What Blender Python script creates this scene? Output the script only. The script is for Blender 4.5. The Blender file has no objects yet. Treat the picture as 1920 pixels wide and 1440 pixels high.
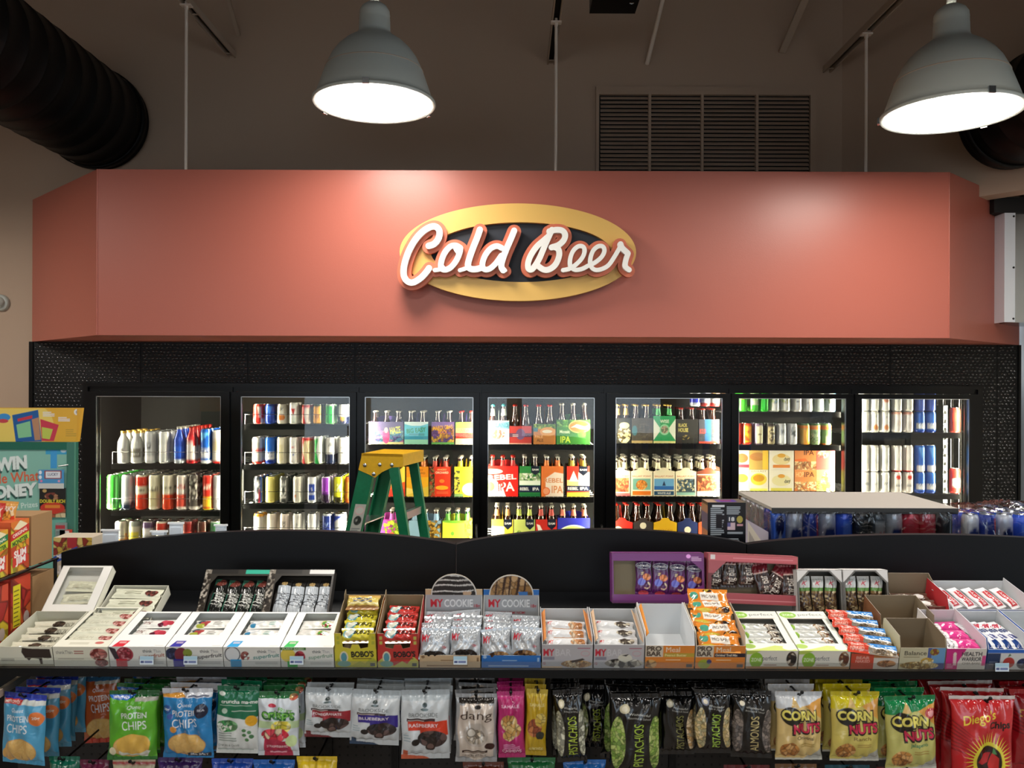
import bpy, math, random
import numpy as np
from mathutils import Vector, Matrix

random.seed(7)
RNG = np.random.RandomState(5)
S = bpy.context.scene
COL = S.collection
PI = math.pi

# ------------------------------------------------------------------ camera, world, exposure
F = 1550.0            # focal length in pixels of the 1920 x 1440 frame
CAMZ = 2.0
ROLL = math.radians(0.2)
cam_d = bpy.data.cameras.new('camera')
cam_d.sensor_width = 36.0
cam_d.lens = F / 1920.0 * 36.0
cam_d.clip_start = 0.05
cam = bpy.data.objects.new('camera', cam_d)
COL.objects.link(cam)
cam.matrix_world = Matrix.Translation((0, 0, CAMZ)) @ Matrix.Rotation(PI / 2, 4, 'X') @ Matrix.Rotation(ROLL, 4, 'Z')
S.camera = cam
wd = bpy.data.worlds.new('world')
S.world = wd
wd.use_nodes = True
wd.node_tree.nodes['Background'].inputs[0].default_value = (0.72, 0.85, 1.0, 1)
wd.node_tree.nodes['Background'].inputs[1].default_value = 3.2
S.view_settings.view_transform = 'Standard'
S.view_settings.look = 'None'
S.view_settings.gamma = 1.0
S.view_settings.exposure = 0.0
S.view_settings.use_curve_mapping = False
S.cycles.use_denoising = True
S.cycles.max_bounces = 8
S.cycles.transparent_max_bounces = 16
S.cycles.sample_clamp_indirect = 4.0
LAMP_POWER = 45.0      # emission of each pendant's lens
COOLER_POWER = 310.0    # emission of the light strips behind the cooler door posts


def W(px, py, Y):
    """The point at depth Y that the photograph shows at pixel (px, py)."""
    dx, dy = px - 960.0, 720.0 - py
    c, s = math.cos(ROLL), math.sin(ROLL)
    return Vector(((dx * c - dy * s) * Y / F, Y, CAMZ + (dx * s + dy * c) * Y / F))


def XZ(px, py, Y):
    p = W(px, py, Y)
    return p.x, p.z


# ------------------------------------------------------------------ colours and materials
def lin(h):
    if not isinstance(h, str):
        return tuple(h)
    h = h.lstrip('#')
    r = []
    for i in (0, 2, 4):
        c = int(h[i:i + 2], 16) / 255.0
        r.append(c / 12.92 if c <= 0.04045 else ((c + 0.055) / 1.055) ** 2.4)
    return tuple(r)


def new_mat(name):
    m = bpy.data.materials.new(name)
    m.use_nodes = True
    nt = m.node_tree
    b = nt.nodes['Principled BSDF']
    return m, nt, b


def mat(name, col, rough=0.5, metal=0.0, bump=0.0, bscale=200.0, coat=0.0, spec=0.5, var=0.0):
    m, nt, b = new_mat(name)
    b.inputs['Base Color'].default_value = (*lin(col), 1)
    b.inputs['Roughness'].default_value = rough
    b.inputs['Metallic'].default_value = metal
    b.inputs['Coat Weight'].default_value = coat
    b.inputs['Specular IOR Level'].default_value = spec
    tc = nt.nodes.new('ShaderNodeTexCoord')
    n = nt.nodes.new('ShaderNodeTexNoise')
    n.inputs['Scale'].default_value = bscale
    n.inputs['Detail'].default_value = 3
    nt.links.new(tc.outputs['Object'], n.inputs['Vector'])
    if bump:
        bp = nt.nodes.new('ShaderNodeBump')
        bp.inputs['Strength'].default_value = bump
        bp.inputs['Distance'].default_value = 0.002
        nt.links.new(n.outputs['Fac'], bp.inputs['Height'])
        nt.links.new(bp.outputs['Normal'], b.inputs['Normal'])
    if var:
        mx = nt.nodes.new('ShaderNodeMix')
        mx.data_type = 'RGBA'
        mx.inputs[6].default_value = (*lin(col), 1)
        mx.inputs[7].default_value = (*[c * (1 - var) for c in lin(col)], 1)
        nt.links.new(n.outputs['Fac'], mx.inputs[0])
        nt.links.new(mx.outputs[2], b.inputs['Base Color'])
    return m


def printed(name, rough, metal=0.0, coat=0.0, bump=0.0, bscale=60.0, spec=0.5):
    """A printed surface: ink colours come from the mesh's own colour attribute."""
    m, nt, b = new_mat(name)
    a = nt.nodes.new('ShaderNodeAttribute')
    a.attribute_name = 'Col'
    nt.links.new(a.outputs['Color'], b.inputs['Base Color'])
    b.inputs['Roughness'].default_value = rough
    b.inputs['Metallic'].default_value = metal
    b.inputs['Coat Weight'].default_value = coat
    b.inputs['Coat Roughness'].default_value = 0.08
    b.inputs['Specular IOR Level'].default_value = spec
    if bump:
        tc = nt.nodes.new('ShaderNodeTexCoord')
        n = nt.nodes.new('ShaderNodeTexNoise')
        n.inputs['Scale'].default_value = bscale
        n.inputs['Detail'].default_value = 2
        n.inputs['Distortion'].default_value = 1.2
        bp = nt.nodes.new('ShaderNodeBump')
        bp.inputs['Strength'].default_value = bump
        bp.inputs['Distance'].default_value = 0.004
        nt.links.new(tc.outputs['Object'], n.inputs['Vector'])
        nt.links.new(n.outputs['Fac'], bp.inputs['Height'])
        nt.links.new(bp.outputs['Normal'], b.inputs['Normal'])
    return m


def emit(name, col, power):
    m, nt, b = new_mat(name)
    b.inputs['Base Color'].default_value = (0.8, 0.8, 0.8, 1)
    b.inputs['Emission Color'].default_value = (*lin(col), 1)
    b.inputs['Emission Strength'].default_value = power
    return m


def clear(name, tint=(1, 1, 1), gloss=1.0, rough=0.0, base=0.04, bump=0.0, bscale=30):
    """Thin clear sheet: transparent, mirrored by Fresnel."""
    m = bpy.data.materials.new(name)
    m.use_nodes = True
    nt = m.node_tree
    nt.nodes.clear()
    out = nt.nodes.new('ShaderNodeOutputMaterial')
    tr = nt.nodes.new('ShaderNodeBsdfTransparent')
    tr.inputs[0].default_value = (*tint, 1)
    gl = nt.nodes.new('ShaderNodeBsdfGlossy')
    gl.inputs['Roughness'].default_value = rough
    gl.inputs['Color'].default_value = (gloss, gloss, gloss, 1)
    lw = nt.nodes.new('ShaderNodeFresnel')
    lw.inputs['IOR'].default_value = 1.0 + 2 * math.sqrt(base) / (1 - math.sqrt(base))
    mx = nt.nodes.new('ShaderNodeMixShader')
    nt.links.new(lw.outputs[0], mx.inputs[0])
    nt.links.new(tr.outputs[0], mx.inputs[1])
    nt.links.new(gl.outputs[0], mx.inputs[2])
    nt.links.new(mx.outputs[0], out.inputs[0])
    if bump:
        tc = nt.nodes.new('ShaderNodeTexCoord')
        n = nt.nodes.new('ShaderNodeTexNoise')
        n.inputs['Scale'].default_value = bscale
        n.inputs['Distortion'].default_value = 2.0
        bp = nt.nodes.new('ShaderNodeBump')
        bp.inputs['Strength'].default_value = bump
        bp.inputs['Distance'].default_value = 0.02
        nt.links.new(tc.outputs['Object'], n.inputs['Vector'])
        nt.links.new(n.outputs['Fac'], bp.inputs['Height'])
        nt.links.new(bp.outputs['Normal'], gl.inputs['Normal'])
        nt.links.new(bp.outputs['Normal'], lw.inputs['Normal'])
    return m


M = dict(
    beige=mat('beige_wall_paint', '#b59c86', 0.7, bump=0.15, bscale=120),
    terra=mat('terracotta_paint', '#ac6051', 0.36, bump=0.12, bscale=150, spec=0.4),
    white_wall=mat('white_wall_paint', '#c9c6c0', 0.6),
    tile=mat('black_tile_ground', '#07080a', 0.45, spec=0.3),
    pebble=mat('black_tile_pebble', '#08090c', 0.1, spec=0.9, coat=0.5),
    grout=mat('dark_grout', '#08080a', 0.6),
    black=mat('black_aluminium', '#050506', 0.3, spec=0.3),
    blackm=mat('black_matte_laminate', '#07090d', 0.5, bump=0.05, spec=0.25),
    blackp=mat('black_plastic', '#060606', 0.4, spec=0.25),
    duct=mat('black_duct_paint', '#0b0b0b', 0.5, bump=0.15, bscale=25, spec=0.2),
    steel=mat('stainless_steel', '#b9c0c4', 0.25, 1.0),
    alu=mat('bare_aluminium', '#d5d6d6', 0.28, 1.0),
    chrome=mat('chromed_wire', '#c9c9c9', 0.15, 1.0),
    enamel=mat('grey_white_enamel', '#b8bcb4', 0.4),
    channel=mat('painted_channel', '#b09c88', 0.6),
    ceil=mat('dark_ceiling_paint', '#4c4038', 0.8),
    hole=mat('dark_slot', '#0c0a08', 0.8),
    rod=mat('pale_rod_paint', '#e8d8c8', 0.5),
    lens=emit('lamp_lens', '#fff8ee', LAMP_POWER),
    strip=emit('cooler_light_strip', '#fff6d8', COOLER_POWER),
    card=printed('printed_card', 0.5),
    gcard=printed('glossy_printed_card', 0.28),
    film=printed('printed_film', 0.2, 0.0, 0.5, 0.5, 26),
    foil=printed('printed_foil', 0.24, 0.35, 0.3, 0.55, 26),
    can=printed('printed_can', 0.25, 0.25, 0.3),
    lid=mat('can_lid', '#cfd0cf', 0.25, 1.0),
    glassdoor=clear('door_glass', (0.97, 0.98, 0.97), base=0.045),
    wrap=clear('shrink_wrap', (0.93, 0.95, 1.0), base=0.06, rough=0.12, bump=0.45, bscale=14),
    plastic=clear('clear_plastic_rail', (0.92, 0.93, 0.93), base=0.05, rough=0.1),
    glass_brown=mat('brown_bottle_glass', '#2a1205', 0.1, spec=0.9, coat=0.6),
    glass_green=mat('green_bottle_glass', '#0f3a14', 0.1, spec=0.9, coat=0.6),
    floor=mat('floor_tile', '#8a7e70', 0.35, bump=0.1, bscale=10, var=0.3),
    interior=mat('cooler_interior', '#040404', 0.6, spec=0.2),
    green_fg=mat('green_fibreglass', '#0f7a52', 0.4, bump=0.3, bscale=60, var=0.35),
    yellow_cap=mat('yellow_plastic', '#e8b416', 0.45, bump=0.3, bscale=60, var=0.25),
    gold=mat('gold_sign_paint', '#d9ae5c', 0.4),
    navy=mat('navy_sign_panel', '#1d2430', 0.5),
    sign_white=mat('white_sign_letters', '#f2f0ea', 0.4),
    sign_terra=mat('terracotta_sign_edge', '#c5674a', 0.45),
    cardboard=mat('plain_cardboard', '#9a7850', 0.8, bump=0.1),
    pegboard=mat('dark_pegboard', '#1a1512', 0.6),
    wire=mat('black_wire', '#0d0d0d', 0.3),
    capred=mat('bottle_cap_red', '#b3261c', 0.3, 0.5),
    capgold=mat('bottle_cap_gold', '#c9a04a', 0.3, 0.7),
    capteal=mat('bottle_cap_teal', '#2f8f92', 0.3, 0.5),
    capwhite=mat('bottle_cap_white', '#a8a498', 0.3, 0.3),
    pale_steel=mat('pale_brushed_steel', '#dfe5ec', 0.3, 0.25),
    liner=mat('polished_liner', '#8c8a84', 0.12, 1.0, bump=0.3, bscale=30),
    gap_black=mat('dark_beam', '#0d0b0a', 0.7),  # near-black for the dark region under the bulkhead
)

# ------------------------------------------------------------------ printing: a small painter whose result becomes ink on a mesh
_txt = {}


def text_tris(s, bold=0.0):
    k = (s, bold)
    if k in _txt:
        return _txt[k]
    cu = bpy.data.curves.new('t', 'FONT')
    cu.body = s
    cu.offset = bold
    cu.resolution_u = 3
    ob = bpy.data.objects.new('t', cu)
    COL.objects.link(ob)
    dg = bpy.context.evaluated_depsgraph_get()
    me = bpy.data.meshes.new_from_object(ob.evaluated_get(dg))
    me.calc_loop_triangles()
    v = np.array([p.co[:2] for p in me.vertices]) if len(me.vertices) else np.zeros((0, 2))
    t = np.array([x.vertices[:] for x in me.loop_triangles], dtype=int)
    bpy.data.objects.remove(ob)
    bpy.data.curves.remove(cu)
    bpy.data.meshes.remove(me)
    tr = v[t] if len(t) else np.zeros((0, 3, 2))
    if len(tr):
        lo, hi = tr.reshape(-1, 2).min(0), tr.reshape(-1, 2).max(0)
        tr = (tr - (lo + hi) / 2) / 0.73      # capital height is about 0.73 of the size
        ext = (hi - lo) / 0.73
    else:
        ext = np.array([1, 1.])
    _txt[k] = (tr, ext)
    return _txt[k]


class Canvas:
    def __init__(s, w, h, bg, ops=(), res=0.0013, ss=3):
        s.w, s.h, s.bg = w, h, lin(bg)
        s.nx, s.ny = max(3, int(w / res) + 1), max(3, int(h / res) + 1)
        s.ss = ss
        s.W, s.H = s.nx * ss, s.ny * ss
        s.a = np.empty((s.H, s.W, 3))
        s.a[:] = s.bg
        for o in ops:
            getattr(s, '_' + o[0])(*o[1:])
        s.c = s.a.reshape(s.ny, ss, s.nx, ss, 3).mean((1, 3))
        del s.a

    def _sub(s, x0, y0, x1, y1):
        i0, i1 = max(0, int(x0 * s.W)), min(s.W, int(math.ceil(x1 * s.W)))
        j0, j1 = max(0, int(y0 * s.H)), min(s.H, int(math.ceil(y1 * s.H)))
        if i1 <= i0 or j1 <= j0:
            return None
        X = (np.arange(i0, i1) + 0.5) / s.W
        Y = (np.arange(j0, j1) + 0.5) / s.H
        return i0, i1, j0, j1, X[None, :], Y[:, None]

    def _r(s, x0, y0, x1, y1, col):
        q = s._sub(x0, y0, x1, y1)
        if q:
            s.a[q[2]:q[3], q[0]:q[1]] = lin(col)

    def _e(s, cx, cy, rx, ry, col, rin=0.0):
        q = s._sub(cx - rx, cy - ry, cx + rx, cy + ry)
        if q:
            d = ((q[4] - cx) / rx) ** 2 + ((q[5] - cy) / ry) ** 2
            s.a[q[2]:q[3], q[0]:q[1]][(d < 1) & (d >= rin * rin)] = lin(col)

    def _p(s, pts, col):
        P = np.array(pts)
        q = s._sub(P[:, 0].min(), P[:, 1].min(), P[:, 0].max(), P[:, 1].max())
        if not q:
            return
        ins = np.zeros((q[3] - q[2], q[1] - q[0]), bool)
        for i in range(len(P)):
            (xa, ya), (xb, yb) = P[i - 1], P[i]
            if ya == yb:
                continue
            c = ((ya > q[5]) != (yb > q[5])) & (q[4] < (xb - xa) * (q[5] - ya) / (yb - ya) + xa)
            ins ^= c
        s.a[q[2]:q[3], q[0]:q[1]][ins] = lin(col)

    def _t(s, txt, cx, cy, h, col, mw=None, rot=0, bold=0.02, shear=0.0, fit=True):
        tr, ext = text_tris(txt, bold)
        if not len(tr):
            return
        T = tr * (h * s.h)
        if mw:
            wd_ = ext[0] * h * s.h
            lim = mw * (s.w if abs(rot) != 90 else s.h)
            T = T * np.array([lim / wd_, 1.0])
        T[..., 0] += T[..., 1] * shear
        a = math.radians(rot)
        R = np.array([[math.cos(a), math.sin(a)], [-math.sin(a), math.cos(a)]])
        T = (T @ R) / np.array([s.w, s.h]) + np.array([cx, cy])
        T = T * np.array([s.W, s.H])
        c = lin(col)
        for t in T:
            x0, y0 = np.floor(t.min(0)).astype(int)
            x1, y1 = np.ceil(t.max(0)).astype(int) + 1
            x0, y0, x1, y1 = max(x0, 0), max(y0, 0), min(x1, s.W), min(y1, s.H)
            if x1 <= x0 or y1 <= y0:
                continue
            X = np.arange(x0, x1)[None, :] + 0.5
            Y = np.arange(y0, y1)[:, None] + 0.5
            (ax, ay), (bx, by), (ex, ey) = t
            d1 = (bx - ax) * (Y - ay) - (by - ay) * (X - ax)
            d2 = (ex - bx) * (Y - by) - (ey - by) * (X - bx)
            d3 = (ax - ex) * (Y - ey) - (ay - ey) * (X - ex)
            m = ((d1 >= -.01) & (d2 >= -.01) & (d3 >= -.01)) | ((d1 <= .01) & (d2 <= .01) & (d3 <= .01))
            s.a[y0:y1, x0:x1][m] = c

    def _n(s, cx, cy, rx, ry, cols, cell=0.006, seed=1, rect=False, dark=0.45):
        """pieces of food, berries, nuts: a patch of small irregular cells"""
        q = s._sub(cx - rx, cy - ry, cx + rx, cy + ry)
        if not q:
            return
        r = np.random.RandomState(seed)
        n = max(3, int(4 * rx * ry * s.w * s.h / cell ** 2 * 1.3))
        n = min(n, 500)
        px, py = cx + rx * (r.rand(n) * 2 - 1), cy + ry * (r.rand(n) * 2 - 1)
        X, Y = np.broadcast_arrays(q[4], q[5])
        best = np.full(X.shape, 1e9)
        idx = np.zeros(X.shape, int)
        sec = np.full(X.shape, 1e9)
        for i in range(n):
            d = ((X - px[i]) * s.w) ** 2 + ((Y - py[i]) * s.h) ** 2
            m = d < best
            sec = np.where(m, best, np.minimum(sec, d))
            best = np.where(m, d, best)
            idx = np.where(m, i, idx)
        cc = np.array([lin(c) for c in cols])
        pick = r.randint(0, len(cols), n)
        out = cc[pick[idx]]
        edge = (np.sqrt(sec) - np.sqrt(best)) < cell * 0.13
        out = np.where(edge[..., None], out * dark, out)
        mask = np.ones(X.shape, bool) if rect else ((X - cx) / rx) ** 2 + ((Y - cy) / ry) ** 2 < 1
        s.a[q[2]:q[3], q[0]:q[1]][mask] = out[mask]

    def _l(s, x0, y0, x1, y1, n, col, frac=0.4, seed=2):
        """lines of print too small to read"""
        r = random.Random(seed)
        st = (y1 - y0) / n
        for k in range(n):
            y = y0 + k * st
            s._r(x0, y, x0 + (x1 - x0) * r.uniform(0.7, 1.0), y + st * frac, col)


def recolor(ops, table):
    return ops


# ------------------------------------------------------------------ mesh builder
class MB:
    def __init__(s):
        s.V, s.C, s.faces, s.mi, s.sm, s.n = [], [], [], [], [], 0
        s.mats = []

    def slot(s, m):
        if m not in s.mats:
            s.mats.append(m)
        return s.mats.index(m)

    def add(s, P, faces, m, col=(0.5, 0.5, 0.5), smooth=False):
        P = np.asarray(P, float).reshape(-1, 3)
        c = np.asarray(lin(col) if isinstance(col, str) else col, float)
        if c.ndim == 1:
            c = np.tile(c, (len(P), 1))
        s.V.append(P)
        s.C.append(c.reshape(-1, 3))
        k = s.slot(m)
        o = s.n
        for f in faces:
            s.faces.append([i + o for i in f])
        s.mi += [k] * len(faces)
        s.sm += [smooth] * len(faces)
        s.n += len(P)
        return s

    def grid(s, P, m, col, smooth=True, wrap=False, flip=False):
        P = np.asarray(P, float)
        ny, nx = P.shape[:2]
        i = np.arange(ny * nx).reshape(ny, nx)
        if wrap:
            i = np.concatenate([i, i[:, :1]], 1)
        q = np.stack([i[:-1, :-1], i[:-1, 1:], i[1:, 1:], i[1:, :-1]], -1).reshape(-1, 4)
        if flip:
            q = q[:, ::-1]
        return s.add(P, q.tolist(), m, col, smooth)

    def box(s, x0, x1, y0, y1, z0, z1, m, col=(.5, .5, .5), T=None):
        P = np.array([(x, y, z) for z in (z0, z1) for y in (y0, y1) for x in (x0, x1)], float)
        fs = [(0, 2, 3, 1), (4, 5, 7, 6), (0, 1, 5, 4), (2, 6, 7, 3), (0, 4, 6, 2), (1, 3, 7, 5)]
        Q, G = [], []
        for f in fs:
            G.append([len(Q), len(Q) + 1, len(Q) + 2, len(Q) + 3])
            Q += [P[j] for j in f]
        Q = np.array(Q)
        if T is not None:
            Q = xf(Q, T)
        return s.add(Q, G, m, col)

    def slab(s, O, U, V, N, pts, t, m, col, colb=None, m2=None, edge=None):
        """flat sheet with thickness: outline pts in the U,V plane at O, front towards N; the back lies t behind it"""
        O, U, V, N = (np.array(a, float) for a in (O, U, V, N))
        pts = [(float(a), float(b)) for a, b in pts]
        Aa = sum(pts[i - 1][0] * pts[i][1] - pts[i][0] * pts[i - 1][1] for i in range(len(pts)))
        if (Aa > 0) != (np.dot(np.cross(U, V), N) > 0):
            pts = pts[::-1]
        a = np.array([O + U * u + V * v for u, v in pts])
        b = a - N * t
        n = len(pts)
        s.add(a, [list(range(n))], m, col)
        s.add(b, [list(range(n))[::-1]], m2 or m, colb if colb is not None else col)
        e = np.concatenate([a, b])
        ec = edge if edge is not None else (colb if colb is not None else col)
        for i in range(n):
            j = (i + 1) % n
            s.add(e[[i, i + n, j + n, j]], [[0, 1, 2, 3]], m2 or m, ec)
        return s

    def print(s, O, U, V, cv, m, off=0.0004):
        """ink of canvas cv on the rectangle at O spanned by unit vectors U,V (cv.w by cv.h)"""
        O, U, V = (np.array(a, float) for a in (O, U, V))
        N = np.cross(U, V)
        u = np.linspace(0, cv.w, cv.nx)
        v = np.linspace(0, cv.h, cv.ny)
        P = O + N * off + U * u[None, :, None] + V * v[:, None, None]
        return s.grid(P, m, cv.c.reshape(-1, 3), smooth=False)

    def lathe(s, prof, m, col='#808080', seg=24, O=(0, 0, 0), smooth=True, cv=None, caps=True, T=None, a0=0.0):
        prof = np.array(prof, float)
        n = cv.nx if cv is not None else seg
        a = np.arange(n) * 2 * PI / n + a0
        P = np.empty((len(prof), n, 3))
        P[..., 0] = prof[:, :1] * np.sin(a)
        P[..., 1] = prof[:, :1] * np.cos(a)
        P[..., 2] = prof[:, 1:2]
        P += np.array(O)
        if T is not None:
            P = xf(P.reshape(-1, 3), T).reshape(P.shape)
        if cv is not None:
            zz = np.clip((prof[:, 1] - prof[0, 1]) / (prof[-1, 1] - prof[0, 1]), 0, 1) * (cv.ny - 1)
            cc = cv.c[np.round(zz).astype(int)].reshape(-1, 3)
        else:
            cc = lin(col)
        return s.grid(P, m, cc, smooth, wrap=True, flip=True)

    def tube(s, pts, r, m, col='#808080', seg=8, cap=True):
        pts = [Vector(p) for p in pts]
        rings = []
        up = None
        for i, p in enumerate(pts):
            d = (pts[min(i + 1, len(pts) - 1)] - pts[max(i - 1, 0)]).normalized()
            if up is None:
                up = d.orthogonal().normalized()
            up = (up - d * up.dot(d)).normalized()
            sd = d.cross(up)
            rr = r[i] if isinstance(r, (list, tuple)) else r
            rings.append([p + (up * math.cos(k * 2 * PI / seg) + sd * math.sin(k * 2 * PI / seg)) * rr for k in range(seg)])
        P = np.array([[tuple(q) for q in g] for g in rings])
        s.grid(P, m, lin(col), True, wrap=True)
        if cap:
            s.add(P[0], [list(range(seg))[::-1]], m, col)
            s.add(P[-1], [list(range(seg))], m, col)
        return s

    def bar(s, a, b, w, t, m, col='#808080', side=None):
        """rectangular bar from a to b, width w along 'side', thickness t across"""
        a, b = Vector(a), Vector(b)
        d = (b - a)
        L = d.length
        d.normalize()
        sd = Vector(side) if side else Vector((1, 0, 0))
        sd = (sd - d * sd.dot(d)).normalized()
        n = d.cross(sd)
        T = Matrix(((sd.x, n.x, d.x, a.x), (sd.y, n.y, d.y, a.y), (sd.z, n.z, d.z, a.z), (0, 0, 0, 1)))
        return s.box(-w / 2, w / 2, -t / 2, t / 2, 0, L, m, col, T)

    def build(s, name, parent=None, loc=None, rot=None):
        me = bpy.data.meshes.new(name)
        V = np.concatenate(s.V)
        nl = sum(len(f) for f in s.faces)
        me.vertices.add(len(V))
        me.vertices.foreach_set('co', V.astype(np.float32).ravel())
        me.loops.add(nl)
        li = np.fromiter((i for f in s.faces for i in f), dtype=np.int32, count=nl)
        me.loops.foreach_set('vertex_index', li)
        me.polygons.add(len(s.faces))
        ln = np.array([len(f) for f in s.faces], dtype=np.int32)
        me.polygons.foreach_set('loop_start', np.concatenate([[0], np.cumsum(ln)[:-1]]).astype(np.int32))
        me.polygons.foreach_set('material_index', np.array(s.mi, dtype=np.int32))
        me.polygons.foreach_set('use_smooth', np.array(s.sm, dtype=bool))
        for m in s.mats:
            me.materials.append(m)
        me.update(calc_edges=True)
        at = me.color_attributes.new('Col', 'FLOAT_COLOR', 'POINT')
        C = np.ones((len(V), 4), np.float32)
        C[:, :3] = np.concatenate(s.C)
        at.data.foreach_set('color', C.ravel())
        o = bpy.data.objects.new(name, me)
        COL.objects.link(o)
        if parent:
            o.parent = parent
        if loc is not None:
            o.location = loc
        if rot is not None:
            o.rotation_euler = rot
        return o


def xf(P, T):
    T = np.array(T)
    return P @ T[:3, :3].T + T[:3, 3]


def thing(name, label, cat, loc=(0, 0, 0), rot=(0, 0, 0), group=None):
    o = bpy.data.objects.new(name, None)
    o.empty_display_size = 0.05
    COL.objects.link(o)
    o.location = loc
    o.rotation_euler = rot
    return tag(o, label, cat, group)


def tag(o, label, cat, group=None):
    n = len(label.split())
    if not 4 <= n <= 16:
        print('LABEL LENGTH', n, label)
    o['label'] = label
    o['category'] = cat
    if group:
        o['group'] = group
    elif 'group' in o:
        del o['group']
    return o


def struct(o):
    o['kind'] = 'structure'
    return o


def dup(root, loc, rot=None, label=None, cat=None, group=None):
    r = root.copy()
    COL.objects.link(r)
    r.location = loc
    if rot is not None:
        r.rotation_euler = rot
    for ch in list(root.children):
        c = ch.copy()
        COL.objects.link(c)
        c.parent = r
        for g in list(ch.children):
            d = g.copy()
            COL.objects.link(d)
            d.parent = c
    if label:
        tag(r, label, cat or root['category'], group)
    return r


ORD = ['first', 'second', 'third', 'fourth', 'fifth', 'sixth', 'seventh', 'eighth', 'ninth', 'tenth', 'eleventh', 'twelfth']
EX, EY, EZ = np.eye(3)

# ================================================================== the room
YB = 5.30      # back wall
YT = 5.14      # tiled cooler front
YS = 4.40      # soffit face
TH = 0.02


def poly_wall(name, pts, m, kind=True):
    b = MB()
    b.add(pts, [list(range(len(pts)))], m)
    o = b.build(name)
    if kind:
        struct(o)
    return o


b = MB()
b.box(-6.2, 3.3, -6.2, 6.3, -0.1, 0.0, M['floor'])
struct(b.build('floor'))
b = MB()
b.box(-6.2, 3.3, -6.2, 6.3, 5.3, 5.4, M['ceil'])
struct(b.build('ceiling'))
xl = W(60, 700, YT).x
xr = W(1911, 700, YT).x
b = MB()
b.box(-6.1, xl - 0.02, YB, YB + 0.1, 0, 5.3, M['beige'])
b.box(xl - 0.02, 3.25, YB, YB + 0.1, 3.0, 5.3, M['beige'])
struct(b.build('wall_back'))
b = MB()
b.box(-6.2, -6.1, -6.1, 5.4, 0, 5.3, M['beige'])
struct(b.build('wall_left'))
b = MB()
b.box(3.25, 3.35, -6.1, 1.0, 0, 5.3, M['white_wall'])
b.box(3.25, 3.35, 3.5, 6.3, 0, 5.3, M['white_wall'])
b.box(3.25, 3.35, 1.0, 3.5, 0, 1.0, M['white_wall'])
b.box(3.25, 3.35, 1.0, 3.5, 2.7, 5.3, M['white_wall'])
struct(b.build('wall_right'))
# the shop front behind the photographer: glazed openings let daylight in
b = MB()
b.box(-6.1, 3.25, -6.2, -6.1, 0, 0.9, M['beige'])
b.box(-6.1, 3.25, -6.2, -6.1, 2.5, 5.3, M['beige'])
for x in (-6.1, -3.1, -0.1, 2.95):
    b.box(x, x + 0.3, -6.2, -6.1, 0.9, 2.5, M['beige'])
struct(b.build('wall_front'))
for i, x in enumerate((-5.8, -2.8, 0.2)):
    b = MB()
    wx = 2.7 if i < 2 else 2.75
    b.box(x, x + wx, -6.16, -6.15, 0.9, 2.5, M['glassdoor'])
    struct(b.build('window_%d' % (i + 1)))
b = MB()
b.box(3.29, 3.30, 1.0, 3.5, 1.0, 2.7, M['glassdoor'])
struct(b.build('window_4'))
# angled bulkhead, upper right
A0, A1 = Vector((2.11, 5.30, 0)), Vector((3.25, 3.985, 0))
zb = W(1828, 370, 4.70).z
nrm = Vector((A1.y - A0.y, -(A1.x - A0.x), 0)).normalized()
if nrm.y > 0:
    nrm = -nrm
b = MB()
b.add([(A0.x, A0.y, zb), (A1.x, A1.y, zb), (A1.x, A1.y, 5.3), (A0.x, A0.y, 5.3)], [[0, 1, 2, 3]], M['beige'])
i0, i1 = A0 - nrm * 0.13, A1 - nrm * 0.13
b.add([(A0.x, A0.y, zb), (A1.x, A1.y, zb), (i1.x, i1.y, zb), (i0.x, i0.y, zb)], [[0, 1, 2, 3]], M['beige'])
b.add([(i0.x, i0.y, zb), (i1.x, i1.y, zb), (i1.x, i1.y, 5.3), (i0.x, i0.y, 5.3)], [[0, 1, 2, 3]], M['gap_black'])
struct(b.build('wall_bulkhead'))

# soffit over the cooler
sl, sr = W(182, 400, YS).x, W(1780, 400, YS).x
zt, zs = W(960, 320, YS).z, W(960, 631, YS).z
rgt = Vector((xr, YT, 0))
b = MB()
pl = [(xl, YT), (sl, YS), (sr, YS), (xr, YT)]
for (xa, ya), (xb, yb) in zip(pl[:-1], pl[1:]):
    b.add([(xa, ya, zs), (xb, yb, zs), (xb, yb, zt), (xa, ya, zt)], [[0, 1, 2, 3]], M['terra'])
b.add([(x, y, zs) for x, y in pl], [[3, 2, 1, 0]], M['terra'])
b.add([(x, y, zt) for x, y in pl] + [(xl, YB, zt), (xr, YB, zt)], [[0, 1, 2, 3, 5, 4]], M['beige'])
b.add([(xl, YT, zs), (xl, YB, zs), (xl, YB, zt), (xl, YT, zt)], [[0, 1, 2, 3]], M['terra'])
b.add([(xr, YT, zs), (xr, YB, zs), (xr, YB, zt), (xr, YT, zt)], [[0, 1, 2, 3]], M['terra'])
struct(b.build('wall_soffit'))
b = MB()      # raised corner bead on the soffit edges
for x in (sl, sr):
    b.tube([(x, YS, zs), (x, YS, zt)], 0.004, M['terra'], seg=6)
struct(b.build('trim_1'))

# tiled wall round the cooler doors
fx0, fz1 = XZ(160, 718, YT)
fx1 = W(1838, 718, YT).x
b = MB()
zt2 = zs + 0.02


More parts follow.
